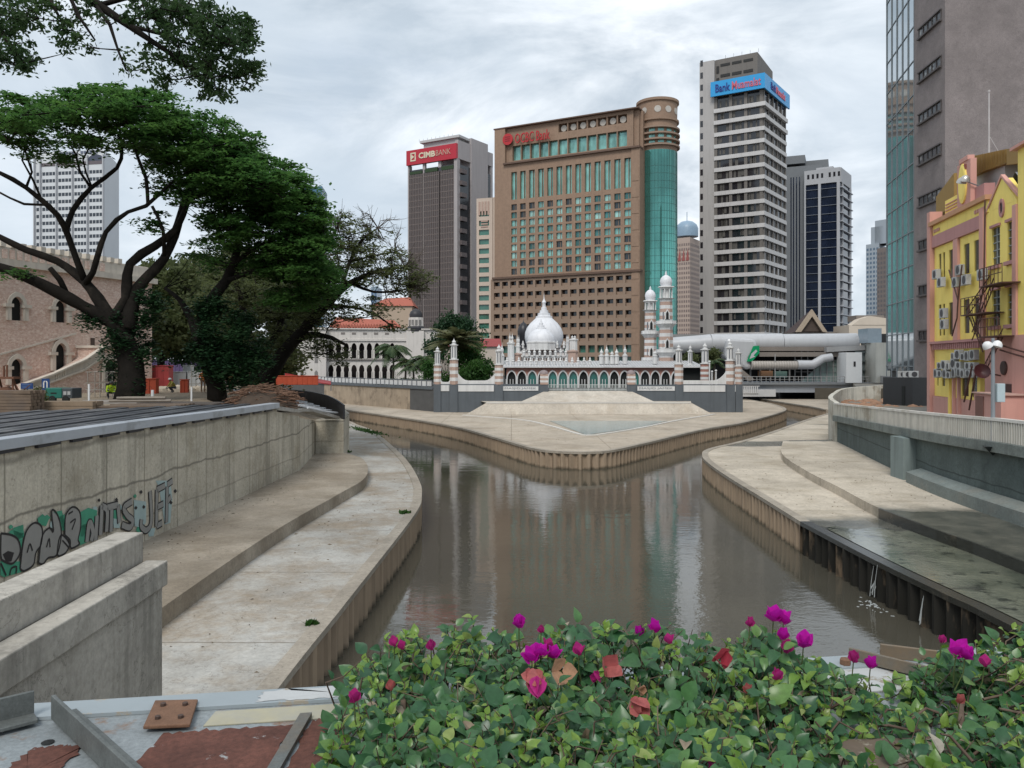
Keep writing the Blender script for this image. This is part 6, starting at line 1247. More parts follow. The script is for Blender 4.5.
# soil bank, black kiosk with air units
t = thing('black_kiosk', 'black boxy kiosk with condensers on its roof beside the grey tower', 'kiosk', (34, 69, 4.8)); kf = Fr(P2(883, 70), P2(912.5, 67)); z = lambda px, y: kf.z(px, y)
q = kf.mb(); q.box(0, kf.L, -3, 0, 4.75, z(900, 377.5)); q.build('body', mat('matt black panel', (.028, .03, .033), .5, .1), t); q = kf.mb(); q.box(kf.u(902), kf.u(905), 0, .04, 4.8, z(903, 386)); q.build('doorway', VOID, t)
ACW = mat('air unit grey', (.42, .43, .43), .55, .08, 2, col2=(.3, .3, .29)); ACD = mat('air unit grille', (.06, .06, .065), .5)
def aircon(x, y, z, w, h, rot, label, group):
    t = thing('air_conditioner', label, 'air conditioner', (x, y, z), group); q = MB(Matrix.Translation((x, y, z)) @ Matrix.Rotation(rot, 4, 'Z')); q.box(-w / 2, w / 2, -.15, .15, 0, h); q.build('casing', ACW, t, bev=.02)
    q = MB(q.M @ Matrix.Translation((w * .08, -.155, h / 2)) @ Matrix.Rotation(R(90), 4, 'X')); q.lathe([(h * .40, -.0), (h * .40, .012), (h * .36, .015)], n=16); q.build('fan_grille', ACD, t); return t
for i, px in enumerate((897, 902, 908)): v = kf.w(kf.u(px), -.6, 0); aircon(v.x, v.y, z(px, 377.5), .75, .55, R(-20), 'grey condenser on the black kiosk roof beside the glass tower', 'condensers on the black kiosk')
mb = MB(); 
for i in range(220):
    x, y = random.uniform(27, 40), random.uniform(66, 80); r = random.uniform(.1, .45)
    if x > 25 + (y - 61) * .42: mb.lathe([(r * 1.3, 4.75), (r * .8, 4.8 + r * .25), (0, 4.8 + r * .5)], (x, y), 6, random.random())
struct('soil_heap', mb, mat('red brown soil', (.28, .16, .10), .9, .35, 2)); q = MB(); wall_path(q, spline([(30.5, 80.5), (36, 79), (40.5, 77)], 1.), 4.8, 5.9, 0, .3); tag(q.build('dark_site_wall', mat('dark damp wall', (.07, .06, .045), .8, .2)), 'low dark wall behind the red brown soil near the white lift box', 'wall')

# ------------------------------------------------------------------ yellow and pink shophouse
PK = mat('salmon pink paint', (.60, .325, .275), .8, .06, .5, streak=.22); YL = mat('butter yellow paint', (.93, .74, .20), .75, .05, .5, streak=.16); PK2 = mat('dusty pink band', (.46, .24, .23), .8, .08, .4, streak=.15); OCH = mat('ochre cladding', (.30, .185, .05), .6, .12, .3, streak=.1)
WIN = glass('shophouse window', (.03, .035, .035), .15)
hf = Fr((28.75, 55.), (27.0, 45.1)); U = hf.u; Z = hf.z; E_ = hf.u(1100)
t = thing('shophouse', 'yellow and salmon pink shophouse with stepped pediment, gable and rear fire escape', 'building', hf.w(5, -4, 4.8))
ztop = Z(932, 216)
zz = lambda px, py: Z(px, py)
uA, uB, uC, uD = U(930), U(986), U(1018), U(1100)
zb0, zpar, zband = zz(955, 233), zz(955, 214), zz(955, 240)
zG = 4.75; zm = zz(955, 341); zm1 = zz(955, 347.5)
q = hf.mb(); q.box(uA, uB, -12, -.5, zG, zpar); q.box(uB + .01, E_, -12, -.5, zG, zz(1000, 205)); q.build('core', mat('shophouse side wall', (.42, .38, .35), .8), t)
q = hf.mb(); q.box(U(931.6), U(934.5), -.5, .3, zG, zz(932, 213)); q.build('pilaster', PK, t); q = hf.mb(); q.box(U(955.5), U(960), -.5, .16, zm, zband); q.build('pilaster', PK, t); q = hf.mb(); q.box(U(983), U(987), -.5, .22, zm, zpar - .5); q.build('pilaster', PK, t)
q = hf.mb(); q.box(U(934.5) + .01, U(987) , -.5, .18, zband + .01, zb0 + .35); q.build('pink_band', PK2, t)
q = hf.mb(); q.box(U(934.5) + .01, U(990), -1, .1, zb0 + .36, zpar - .15); q.build('yellow_parapet', YL, t); q = hf.mb(); q.box(U(933), U(991), -1.2, .32, zpar - .15, zpar + .12); q.build('coping', mat('orange pink coping', (.5, .27, .15), .7), t)
for x0, x1 in ((936, 942), (977, 988)):
    for i in range(5): q = hf.mb(); a = U(x0) + (U(x1) - U(x0)) * i / 5; q.box(a, a + (U(x1) - U(x0)) / 8, .1, .17, zb0 + .55, zpar - .45); q.build('parapet_slot', PK, t)
bays = [(U(934.5) + .01, U(955.5) - .01, [(938.8, 941.3), (942.8, 945), (949, 954)]), (U(960) + .01, U(983) - .01, [(964, 969.5), (974, 981)])]
WINS = []
for u0, u1, cs in bays:
    us_ = [(U(a), U(b)) for a, b in cs]; zs_ = [(zz(958, 334), zz(958, 301)), (zz(958, 276), zz(958, 247))]
    q = hf.mb(); grid_wall(q, us_, zs_, u0, u1, zm1, zband, -.5, 0); q.build('yellow_bay', YL, t); WINS += [(a, b, c, d) for a, b in us_ for c, d in zs_]
q = hf.mb(); q.box(U(934.5) + .01, U(987), -.5, .1, zm + .01, zm1 - .01); 
for i in range(24): a = U(936) + (U(983) - U(936)) * i / 24; q.box(a, a + .14, .1, .22, zm + .05, zm1 - .1)
q.box(U(934.5), U(987), .1, .3, zm - .12, zm + .04); q.build('dentil_band', PK2, t)
gz0 = zz(955, 398); gs = [(U(936.5), U(938.5)), (U(942), U(945)), (U(949.5), U(952)), (U(962), U(968.5)), (U(972), U(977))]
q = hf.mb(); grid_wall(q, gs[:3], [(zz(955, 387), zz(955, 368))], U(934.5) + .01, U(954), gz0, zm - .13, -.5, 0); grid_wall(q, gs[3:], [(zz(955, 395), zz(955, 368))], U(954) + .01, U(980), gz0, zm - .13, -.5, -.01); q.build('yellow_ground_floor', YL, t)
WINS += [(a, b, zz(955, 387), zz(955, 368)) for a, b in gs[:3]] + [(a, b, zz(955, 395), zz(955, 368)) for a, b in gs[3:]]
q = hf.mb(); q.box(U(934.5) + .01, U(987), -.5, .12, zG, gz0 - .01); q.build('pink_base', PK, t)
for px in (953, 962, 957): q = hf.mb(); q.box(U(px), U(px) + .16, .12, .3, zG, zz(px, 365)); q.build('downpipe', YL if px == 953 else PK, t)
panes(hf, WINS, -.12, -.07, WIN, t)
# gable block
za = zz(1003, 178); ze_ = zz(990, 212); ze2 = zz(1017, 200)
ws_ = [(U(993), U(1001)), (U(1008.5), U(1015.5))]; zs_ = [(zz(1003, 325), zz(1003, 289)), (zz(1003, 263), zz(1003, 225))]; zg1 = zz(1003, 336)
q = hf.mb(); grid_wall(q, ws_, zs_, U(987) + .01, U(1018), zg1, ze_, -.5, .05); q.slab([(U(987) + .01, ze_ + .002), (U(1018), ze_ + .002), (U(1003), za)], -.5, .05); q.build('gable_wall', YL, t)
panes(hf, [(a, b, c, d) for a, b in ws_ for c, d in zs_], -.1, -.05, WIN, t)
q = hf.mb()
for a, b in ws_:
    for c, d in zs_:
        q.box((a + b) / 2 - .03, (a + b) / 2 + .03, -.05, .0, c, d)
        for k in range(1, 5): z_ = c + (d - c) * k / 5; q.box(a, b, -.05, -.01, z_ - .025, z_ + .025)
q.build('glazing_bars', mat('pale glazing bar', (.3, .33, .32), .6), t, kind='stuff')
for a, b in ws_:
    for c, d in zs_: q = hf.mb(); q.box(a - .12, b + .12, .05, .22, c - .22, c - .02); q.build('window_sill', PK2, t); q = hf.mb(); q.box(a - .1, b + .1, .05, .16, d + .02, d + .16); q.build('window_trim', PK2, t)
q = hf.mb(); q.slab([(U(985.5), ze_ - .3), (U(1003), za + .05), (U(1003), za + .2), (U(985.5), ze_ - .1)], -.1, .12); q.build('gable_coping', PK, t); q = hf.mb(); q.slab([(U(1003) + .003, za + .05), (U(1020), ze_ + .1), (U(1020), ze_ + .28), (U(1003) + .003, za + .2)], -.1, .12); q.build('gable_coping', PK, t)
q = hf.mb(); q.add([(U(987), -.6, ze_ + .2), (U(1003), -.6, za + .3), (U(1018), -.6, ze_ + .4), (U(987), -8, ze_ + .2), (U(1003), -8, za + .3), (U(1018), -8, ze_ + .4)], [(0, 1, 4, 3), (1, 2, 5, 4)]); q.build('gable_roof', SLATE, t)
c_ = hf.M @ Matrix.Translation((U(1003.5), .06, zz(1003.5, 208))) @ Matrix.Rotation(R(-90), 4, 'X'); q = MB(c_ @ Matrix.Diagonal((1, 1.7, 1, 1))); q.lathe([(.3, -.05), (.3, .08), (.19, .08), (.19, -.05)], n=16); oc = q.build('oculus', PK2, t); q = MB(c_ @ Matrix.Diagonal((1, 1.7, 1, 1))); q.lathe([(.19, 0), (.19, .04)], n=16); q.build('pane', WIN, oc)
for a, b in ((U(987) + .01, U(1018)),): q = hf.mb(); q.box(a, b, -.5, .12, zG, zg1 - .01); q.build('pink_ground_floor', PK, t)
q = hf.mb(); q.box(U(1018) + .01, U(1022), -.5, .3, zG, zz(1019, 205)); q.build('pilaster', PK, t)
q = hf.mb(); q.box(U(1022) + .01, E_, -8, .2, zG, zz(1022, 150)); q.build('end_block', YL, t); q = hf.mb(); q.box(U(1020), E_, -8, .5, zz(1022, 150), zz(1022, 147)); q.build('coping', PK, t); q = hf.mb(); q.box(U(1021.5), E_, .2, .3, zG, zz(1022, 335)); q.build('end_block_base', PK, t)
# stepped pediment and ochre cladding
q = hf.mb(); q.box(U(953), U(966), -.6, -.25, zpar, zz(960, 162)); q.box(U(955.5), U(964), -.6, -.2, zz(960, 162), zz(960, 157.5)); q.build('pediment_tower', PK, t)
q = hf.mb(); c = hf.M @ Matrix.Translation((U(959), -.24, zz(959, 184))) @ Matrix.Rotation(R(-90), 4, 'X') @ Matrix.Diagonal((1, 2., 1, 1)); q.M = c; q.lathe([(.62, -.05), (.62, .08), (.5, .12)], n=18); q.build('pediment_oval', YL, t)
for px in (957, 960.5): q = hf.mb(); q.box(U(px), U(px + 1.6), -.24, -.16, zz(959, 171), zz(959, 166)); q.build('pediment_slot', mat('brick red slot', (.25, .08, .06), .7), t)
q = hf.mb(); q.box(U(937), U(953) - .01, -1.2, -.5, zpar, zz(945, 197)); q.build('louvred_parapet', YL, t); q = hf.mb()
for i in range(6): z_ = zpar + .1 + i * .2; q.box(U(938), U(952), -.5, -.44, z_, z_ + .06)
q.build('louvres', PK, t, kind='stuff'); q = hf.mb(); q.box(U(966) + .01, U(975), -1.1, -.5, zpar, zz(970, 186)); q.build('pediment_wing', PK2, t)
def roof_slab(pts, d, th, m, nm):
    q = hf.mb(); q.slab([hf.uz(x, y, d) for x, y in pts], d - th, d); return q.build(nm, m, t)
roof_slab([(936, 216), (954, 206), (954, 173), (936, 197)], -1.5, 2., OCH, 'ochre_cladding')
oc_ = roof_slab([(966, 178.5), (1006, 163), (1006, 149), (966, 157.5)], -1.3, 3., OCH, 'ochre_cladding'); q = hf.mb()
for i in range(26):
    s_ = (i + .5) / 26; px = 966 + 40 * s_; a = hf.uz(px, 178.5 - 15.5 * s_, -1.3); b = hf.uz(px, 157.5 - 8.5 * s_, -1.3); q.box(a[0] - .025, a[0] + .025, -1.3, -1.26, a[1] + .03, b[1] - .03)
q.build('cladding_ribs', mat('ochre rib', (.22, .13, .035), .6), oc_, kind='stuff')
roof_slab([(966.5, 214), (1005, 214), (1005, 163.2), (966.5, 178.7)], -1.6, 2.5, mat('pale grey render', (.40, .39, .38), .8, .1), 'roof_room'); roof_slab([(1006.5, 165), (1021, 163), (1021, 147.5), (1006.5, 149)], -1.25, 3., OCH, 'ochre_cladding')
# rooftop floodlights and mast
c = hf.w(U(967), .2, zz(967, 180)); t2 = thing('floodlight_pair', 'pair of silver dome floodlights above the pink shophouse parapet', 'floodlight', c)
for dx in (-.25, .3):
    q = MB(Matrix.Translation(c + hf.ud * dx) @ Matrix.Rotation(R(25), 4, 'X')); q.lathe([(.3, -.12), (.28, 0), (.2, .14), (.08, .22), (0, .24)], n=16); q.build('reflector', mat('silver lamp', (.5, .48, .45), .3, .1, metal=.6), t2, smooth=True)
q = MB().tube([c, c - hf.n * 1.1 + Vector((0, 0, -.5))], .035, 6); q.build('bracket', SLATE, t2)
c = hf.w(U(962.5), -1.5, zz(962, 155)); q = MB().tube([c, (c.x, c.y, zz(962, 93))], [.06, .04], 8); q.lathe([(.07, zz(962, 94)), (.07, zz(962, 92))], (c.x, c.y), 8); q.tube([(c.x, c.y, zz(962, 137)), (c.x + .5, c.y - .2, zz(962, 155))], .02, 5)
tag(q.build('roof_mast', mat('grey mast', (.42, .4, .4), .5), at=c), 'thin grey mast above the pink pediment against the grey tower', 'mast')
# air conditioners on the shophouse wall
ar = math.atan2(hf.ud.y, hf.ud.x)
if hf.n.dot(Vector((math.sin(ar), -math.cos(ar), 0))) < 0: ar += math.pi
g_ = 'air conditioners hung on the shophouse wall'; lab3 = {0: 'grey air conditioner in the lowest row above the shophouse ground floor windows', 1: 'grey air conditioner in the middle row of the big shophouse cluster', 2: 'grey air conditioner in the short top row of the shophouse cluster'}
for row, (py, xs) in enumerate(((379, np.linspace(943, 981, 9)), (370.5, np.linspace(947, 981, 8)), (361.5, np.linspace(961, 981, 5)))):
    for px in xs:
        if random.random() < .12: continue
        u = U(px + random.uniform(-.7, .7)); py_ = py + random.uniform(-1, 1); v = hf.w(u, .38, 0); aircon(v.x, v.y, zz(px, py_ - 1.5), random.choice((.56, .66, .7)), random.choice((.42, .5, .58)), ar + random.uniform(-.12, .12) + .0, lab3[row], g_ + f', row {("low", "middle", "top")[row]}' if 0 else ('lowest row of shophouse air conditioners', 'middle row of shophouse air conditioners', 'top row of shophouse air conditioners')[row])
for px, py, lb in ((942.5, 279, 'leftmost air conditioner below the top floor windows of the shophouse'), (947.5, 287, 'air conditioner hung lower beside the narrow top floor shophouse windows'), (966.5, 275, 'upper of two air conditioners by the second yellow bay top window'), (963, 287, 'air conditioner just left of the biggest one under the second bay'), (973, 285, 'larger air conditioner under the second yellow bay top window'), (989.5, 280, 'air conditioner on the top fire escape platform by the gable'), (950, 318, 'upper air conditioner between the middle floor windows by the pipe'), (950.5, 329, 'lower air conditioner between the middle floor windows by the pipe')):
    v = hf.w(U(px), .38, 0); aircon(v.x, v.y, zz(px, py), .8, .62, ar, lb, None)
# fire escape
t = thing('fire_escape', 'rusty fire escape of ladders and platforms on the yellow shophouse rear', 'fire escape', hf.w(U(990), 1, 4.8)); FE = mat('rusty escape steel', (.085, .04, .032), .7, .2, 4)
def pipe(par, name, pts, r=.04, d=.5): q = hf.mb(); q.tube([(U(x, d), d, hf.z(x, y, d)) for x, y in pts], r, 5); q.build(name, FE, par)
for x0, x1, y in ((985, 1008, 284), (966, 990, 313.5), (983, 1004, 336)):
    q = hf.mb(); q.box(U(x0, .8), U(x1, .8), .1, 1.1, hf.z((x0 + x1) / 2, y, .8) - .06, hf.z((x0 + x1) / 2, y, .8)); pl = q.build('platform', FE, t); q = hf.mb(); z0 = hf.z((x0 + x1) / 2, y, .8); n = 6
    for i in range(n + 1): u = U(x0, .8) + (U(x1, .8) - U(x0, .8)) * i / n; q.tube([(u, 1.08, z0), (u, 1.08, z0 + .95)], .022, 4)
    for h in (.5, .95): q.tube([(U(x0, .8), 1.08, z0 + h), (U(x1, .8), 1.08, z0 + h)], .025, 4)
    q.build('guard_rail', FE, pl)
for a, b in (((990, 284), (966, 318)), ((968, 314), (983, 352)), ((994, 286), (972, 340)), ((1003, 337), (985, 372))):
    q = hf.mb(); d = .8
    for off in (0, .45):
        q.tube([(U(a[0], d), d + off * 0 , hf.z(*a, d) + off), (U(b[0], d), d, hf.z(*b, d) + off)], .035, 4)
    for i in range(1, 12): s_ = i / 12; x, y = a[0] + (b[0] - a[0]) * s_, a[1] + (b[1] - a[1]) * s_; q.tube([(U(x, d), d, hf.z(x, y, d)), (U(x, d), d, hf.z(x, y, d) + .45)], .018, 4)
    q.build('stair', FE, t)
for pts in ([(985, 200), (984, 285), (975, 330)], [(949, 270), (958, 300), (957, 318), (952, 336)], [(962, 265), (958, 300)], [(1000, 345), (1024, 352)], [(1000, 350), (1024, 357)]): pipe(t, 'pipe', pts, .045)
for a, b in (((969, 410), (976, 372)), ((964, 402), (972, 366))): pipe(t, 'prop', (a, b), .05, 1.2)
# pink lean-to, satellite bowl, dark doorway
t = thing('pink_shed', 'salmon pink lean-to shed with brown door at the shophouse foot', 'shed', hf.w(U(985), 1, 4.8)); d = 1.6
q = hf.mb(); q.box(U(974, d), U(1001, d), .2, d, zG, hf.z(985, 394, d)); q.build('body', PK, t); q = hf.mb(); q.box(U(976, d), U(984, d), d, d + .04, zG, hf.z(980, 396, d)); q.build('door', mat('brown door', (.2, .1, .08), .7), t); q = hf.mb(); q.box(U(973.5, d), U(1002, d), .2, d + .1, hf.z(985, 394, d), hf.z(985, 392.8, d)); q.build('roof', mat('pale pink cap', (.5, .33, .28), .7), t)
q = hf.mb(); q.box(U(1003), U(1017), .125, .2, zG, zz(1010, 384)); tag(q.build('dark_gate', mat('dark brown gate', (.06, .03, .028), .7)), 'dark brown gateway opening in the pink shophouse ground floor', 'gate')
c = hf.w(U(983, 1), 1.1, hf.z(983, 372, 1)); q = MB(Matrix.Translation(c) @ Matrix.Rotation(R(-35), 4, 'Y') @ Matrix.Rotation(R(70), 4, 'X')); q.lathe([(.0, 0), (.17, .02), (.33, .1), (.42, .2), (.4, .2), (.3, .1), (0, .02)], n=18); t = thing('satellite_dish', 'dark red satellite dish below the fire escape on the shophouse', 'satellite dish', c); q.build('bowl', mat('dark red dish', (.06, .018, .02), .5), t, smooth=True); q = MB().tube([c, c - hf.n * 1 + Vector((0, 0, -.2))], .04, 6); q.build('bracket', FE, t)
q = MB(hf.M @ Matrix.Translation((U(1007), .13, zz(1007, 368))) @ Matrix.Rotation(R(-90), 4, 'X')); q.lathe([(.38, -.02), (.38, .08), (.3, .1)], n=16); tag(q.build('round_vent', mat('dark round vent', (.06, .035, .03), .6)), 'dark round vent in the pink wall right of the street lamp', 'vent')
# street lamp on the parapet
c = Vector(((993 - 512) / 800 * 32.6, 32.6, 5.1)); t = thing('street_lamp', 'grey lamp post with twin white floodlights and control box on the flood wall', 'street lamp', c); zl = lambda y: EYE - (y - HY) / FL * 32.6
GP = mat('lamp post grey', (.22, .24, .26), .5, .08); q = MB().tube([(c.x, c.y, zl(446)), (c.x, c.y, zl(395)), (c.x, c.y, zl(338))], [.085, .08, .06], 10); q.build('post', GP, t)
q = MB().box(c.x + .1, c.x + .42, c.y - .14, c.y + .1, zl(402), zl(383.5)); q.build('control_box', mat('pale blue box', (.42, .5, .53), .5), t, bev=.02)
for x, y, sx in ((985.5, 345, -1), (996, 344, .5)):
    cc_ = Vector(((x - 512) / 800 * 32.6, 32.5, zl(y))); q = MB(Matrix.Translation(cc_) @ Matrix.Rotation(R(35 * sx), 4, 'Y')); q.lathe([(.2, -.12), (.19, 0), (.14, .09), (.05, .14), (0, .15)], n=14); q.build('lamp_head', mat('white lamp head', (.7, .7, .7), .4), t, smooth=True); q = MB().tube([cc_, (c.x, c.y, cc_.z)], .03, 6); q.build('arm', GP, t)
q = MB(); q.add([(c.x - .55, c.y - .35, zl(446)), (c.x + .1, c.y - .35, zl(446)), (c.x + .1, c.y + .35, zl(446)), (c.x - .3, c.y + .3, zl(446)), (c.x + .0, c.y, zl(456))], [(0, 1, 2, 3), (0, 4, 1), (1, 4, 2), (2, 4, 3), (3, 4, 0)]); q.build('bracket', mat('dark bracket', (.03, .035, .035), .5), t)
# ------------------------------------------------------------------ trees
BARK = mat('dark bark', (.014, .012, .01), .95, .35, 3, spec=.15, col2=(.03, .025, .02), bmp=.6, bscale=9, bd=.05)  # almost black base colour with slightly browner patches
LF1 = leafmat('rain tree leaves', (.05, .135, .035), (.15, .29, .065), .62)
LF2 = leafmat('dusty olive leaves', (.09, .115, .045), (.21, .24, .10), .58)
LF3 = leafmat('near dark leaves', (.04, .085, .03), (.10, .17, .055), .55)
LF4 = leafmat('dark ivy leaves', (.02, .06, .026), (.05, .11, .04), .35)  # darkest of the leaf greens
def leaf_quads(cent, size, up=.65, elong=1.8):
    """one rhombic leaf spray per centre, mostly lying flat"""
    n = len(cent); nr = rng.normal(size=(n, 3)); nr /= np.linalg.norm(nr, axis=1)[:, None]; nr = nr * (1 - up) + np.array([0, 0, 1]) * up; nr /= np.linalg.norm(nr, axis=1)[:, None]
    a = rng.normal(size=(n, 3)); a -= nr * (a * nr).sum(1)[:, None]; a /= np.linalg.norm(a, axis=1)[:, None]; b = np.cross(nr, a)
    s = (size * rng.uniform(.6, 1.35, n))[:, None]; a = a * s * elong / 2; b = b * s / 2
    return np.stack([cent - a, cent + b, cent + a * 1.0, cent - b], 1)
def quads_obj(name, arr, m, par):
    off = np.array(OFF[par.name][:]); n = len(arr); v = (arr.reshape(-1, 3) - off).astype(np.float32); me = bpy.data.meshes.new(name)
    me.vertices.add(4 * n); me.vertices.foreach_set('co', v.ravel()); me.loops.add(4 * n); me.loops.foreach_set('vertex_index', np.arange(4 * n, dtype=np.int32)); me.polygons.add(n); me.polygons.foreach_set('loop_start', np.arange(0, 4 * n, 4, dtype=np.int32))
    me.materials.append(m); me.update(calc_edges=True); o = bpy.data.objects.new(name, me); COL.objects.link(o); o.parent = par; OFF[o.name] = Vector(off); return o
def clumps(ells, per, rad, flat, nleaf):
    """ells: (px, py, D, rx px, ry px, depth m, n clumps) -> clump centres and leaf centres"""
    C = []
    for px, py, D, rx, ry, dd, n in ells:
        k = 0
        while k < n:
            d = rng.uniform(-1, 1, 3)
            if (d ** 2).sum() > 1: continue
            q = A(px + d[0] * rx, py + d[1] * ry, D + d[2] * dd); C.append(q[:]); k += 1
    C = np.array(C); L = []
    for c in C:
        n = int(nleaf * rng.uniform(.5, 1.4)); r = rad * rng.uniform(.6, 1.4); p = rng.normal(size=(n, 3)) * np.array([r, r, r * flat]) * .55
        p[:, 2] -= (p[:, 0] ** 2 + p[:, 1] ** 2) * .12 / max(r, .1); L.append(c + p)
    return C, np.concatenate(L)
def twigs(mb, C, nodes_, r=.035, maxl=9., every=1):
    P = np.array([n[:3] for n in nodes_])
    for i, c in enumerate(C[::every]):
        d = np.linalg.norm(P - c, axis=1) + np.maximum(0, P[:, 2] - c[2]) * 1.5; j = int(d.argmin())
        if d[j] > maxl: continue
        a, b = Vector(P[j]), Vector(c); mid = a.lerp(b, .5) + Vector((rng.uniform(-.3, .3), rng.uniform(-.3, .3), rng.uniform(-.4, .1))) * (b - a).length * .3
        mb.tube([a, mid, b], [r * 1.6, r, r * .35], 4, False)
        P = np.vstack([P, np.array(mid[:])]) if len(P) < 900 else P
def limbs(mb, polys):
    """each polyline: [(px, py, D, radius)...], smoothed; returns nodes along it"""
    nd = []
    for pl in polys:
        pts = [A(x, y, D) for x, y, D, r in pl]; sp = spline([p for p in pts], .7); cum = [0]
        for a, b in zip(sp, sp[1:]): cum.append(cum[-1] + (b - a).length)
        kn = [0]; 
        for a, b in zip(pts, pts[1:]): kn.append(kn[-1] + (b - a).length)
        rr = np.interp(np.array(cum) / cum[-1], np.array(kn) / kn[-1], [p[3] for p in pl]) * rng.uniform(.9, 1.12, len(cum))
        mb.tube(sp, list(rr), 9); nd += [tuple(v) for v in sp[len(sp) // 4:]]
    return nd
def big_tree(label, base, polys, groups, zb=6.2, name='rain_tree', sub=()):
    t = thing(name, label, 'tree', (base.x, base.y, zb), 'rain trees on the left bank')
    mb = MB(); nd = limbs(mb, polys); mb.build('trunk', BARK, t, smooth='all')
    tw = MB()
    for ells, rad, flat, nl, size, m, tr in groups:
        C, L = clumps(ells, 0, rad, flat, nl)
        if tr: twigs(tw, C, nd, tr)
        quads_obj('crown', leaf_quads(L, size), m, t)
    if tw.v: tw.build('twigs', BARK, t, norm=False, smooth='all', kind='stuff')
    return t, nd
D = 47.
b1 = A(128, 402, D); b1.z = 6.1
T1 = [[(128, 406, D, .85), (132, 385, D, .72), (131, 362, D, .66), (124, 340, D, .62), (112, 322, D, .42), (95, 313, D - .5, .36), (57, 292, D - 1.5, .33), (26, 277, D - 2, .30), (-5, 266, D - 2.5, .26), (-50, 262, D - 3, .15)],
      [(120, 335, D, .45), (104, 308, D, .34), (84, 281, D + .5, .29), (57, 261, D + 1, .24), (26, 250, D + 1, .20), (-10, 232, D + 1, .15)],
      [(86, 284, D + .5, .22), (76, 258, D, .2), (68.6, 237, D, .19), (57.5, 215, D - 1, .17), (26.5, 188, D - 2, .14), (0, 173, D - 3, .12), (-30, 160, D - 3, .06)],
      [(66, 232, D, .16), (73, 210, D + .5, .15), (91, 188, D + 1, .14), (117, 168, D + 1, .11), (122, 148, D + 1.5, .09), (118, 120, D + 1.5, .05)],
      [(58, 216, D - 1, .09), (50, 205, D - 1, .08), (24, 204, D - 1, .07), (-5, 190, D - 1.5, .05)], [(91, 188, D + 1, .08), (80, 172, D + 1, .07), (76, 155, D + 1, .06), (68, 140, D + 1, .04)], [(92, 187, D + 1, .06), (83, 160, D, .05), (96, 140, D, .03)],
      [(26, 188, D - 2, .07), (32, 172, D - 2, .06), (25, 150, D - 2, .05), (20, 130, D - 2, .04)], [(40, 196, D - 1.5, .06), (33, 180, D - 1, .06), (22, 160, D - 1, .05), (30, 135, D - 1, .03)],
      [(124, 335, D, .45), (117, 312, D + .3, .3), (126, 299, D + .5, .30), (130, 264, D + 1, .27), (155, 246, D + 1.5, .24), (177, 228, D + 2, .2), (188, 202, D + 2.5, .16), (200, 175, D + 2.5, .1)],
      [(128, 330, D, .5), (137, 290, D + 1, .36), (164, 259, D + 2, .3), (178, 225, D + 2.5, .24), (186, 195, D + 3, .18), (200, 165, D + 3, .12), (215, 140, D + 3, .07)],
      [(86, 283, D + .2, .2), (93, 272, D - .3, .17), (106, 232, D - .5, .14), (128, 212, D, .12), (146, 206, D, .11), (170, 184, D + .5, .08), (190, 170, D + .5, .05)], [(148, 205, D, .11), (146, 178, D, .1), (138, 158, D, .09), (133, 140, D, .07), (120, 118, D, .05)],
      [(152, 206, D, .09), (163, 230, D + .5, .1), (164, 258, D + 2, .12)], [(70, 300, D - 1, .16), (60, 280, D - 1.5, .15), (50, 268, D - 2, .14)], [(188, 200, D + 2.5, .1), (215, 190, D + 3, .08), (240, 175, D + 3, .05)]]
canopy = [(10, 122, D - 3, 34, 14, 4, 25), (45, 112, D - 1, 42, 18, 5, 47), (95, 106, D, 48, 22, 5, 82), (140, 114, D + 1, 48, 26, 5, 90), (185, 132, D + 2, 48, 28, 5, 97), (120, 138, D + 1, 60, 14, 4, 45), (60, 140, D, 45, 10, 4, 22), (222, 152, D + 3, 42, 30, 5, 90), (200, 172, D + 3, 50, 24, 5, 59), (10, 100, D, 20, 8, 3, 9), (160, 190, D + 1, 18, 10, 2, 6), (150, 220, D + 1, 14, 16, 2, 6), (62, 158, D, 22, 8, 2, 6), (36, 150, D - 1, 16, 10, 2, 6), (18, 270, D - 2, 12, 7, 1, 2), (175, 160, D + 2, 44, 18, 5, 50), (20, 135, D - 2, 30, 14, 4, 18), (110, 95, D + 1, 40, 12, 4, 30)]
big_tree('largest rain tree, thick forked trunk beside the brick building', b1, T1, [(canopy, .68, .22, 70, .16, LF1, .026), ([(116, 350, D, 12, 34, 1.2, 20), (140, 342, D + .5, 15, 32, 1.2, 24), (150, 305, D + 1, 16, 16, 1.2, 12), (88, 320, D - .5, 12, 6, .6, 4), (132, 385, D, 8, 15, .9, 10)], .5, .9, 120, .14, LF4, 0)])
D = 51.; b2 = A(216, 402, D); b2.z = 6.1
T2 = [[(218, 405, D - 1, .62), (216, 385, D - 1, .52), (208, 361, D - 1, .5), (199, 335, D - 1, .42), (208, 305, D - .5, .34), (226, 281, D, .3), (236, 255, D, .26), (239, 237, D + .5, .22), (255, 218, D + 1, .16), (265, 205, D + 1, .12), (285, 185, D + 1, .06)],
      [(200, 338, D - 1, .4), (190, 318, D, .22), (180, 300, D + .5, .16), (165, 288, D + 1, .1)], [(236, 262, D, .16), (258, 246, D, .13), (285, 235, D, .1), (310, 222, D, .05)], [(226, 281, D, .16), (250, 272, D - 1, .14), (280, 262, D - 1, .1), (310, 255, D - 1, .06)], [(240, 236, D, .15), (228, 210, D + 1, .12), (222, 185, D + 1, .08)]]
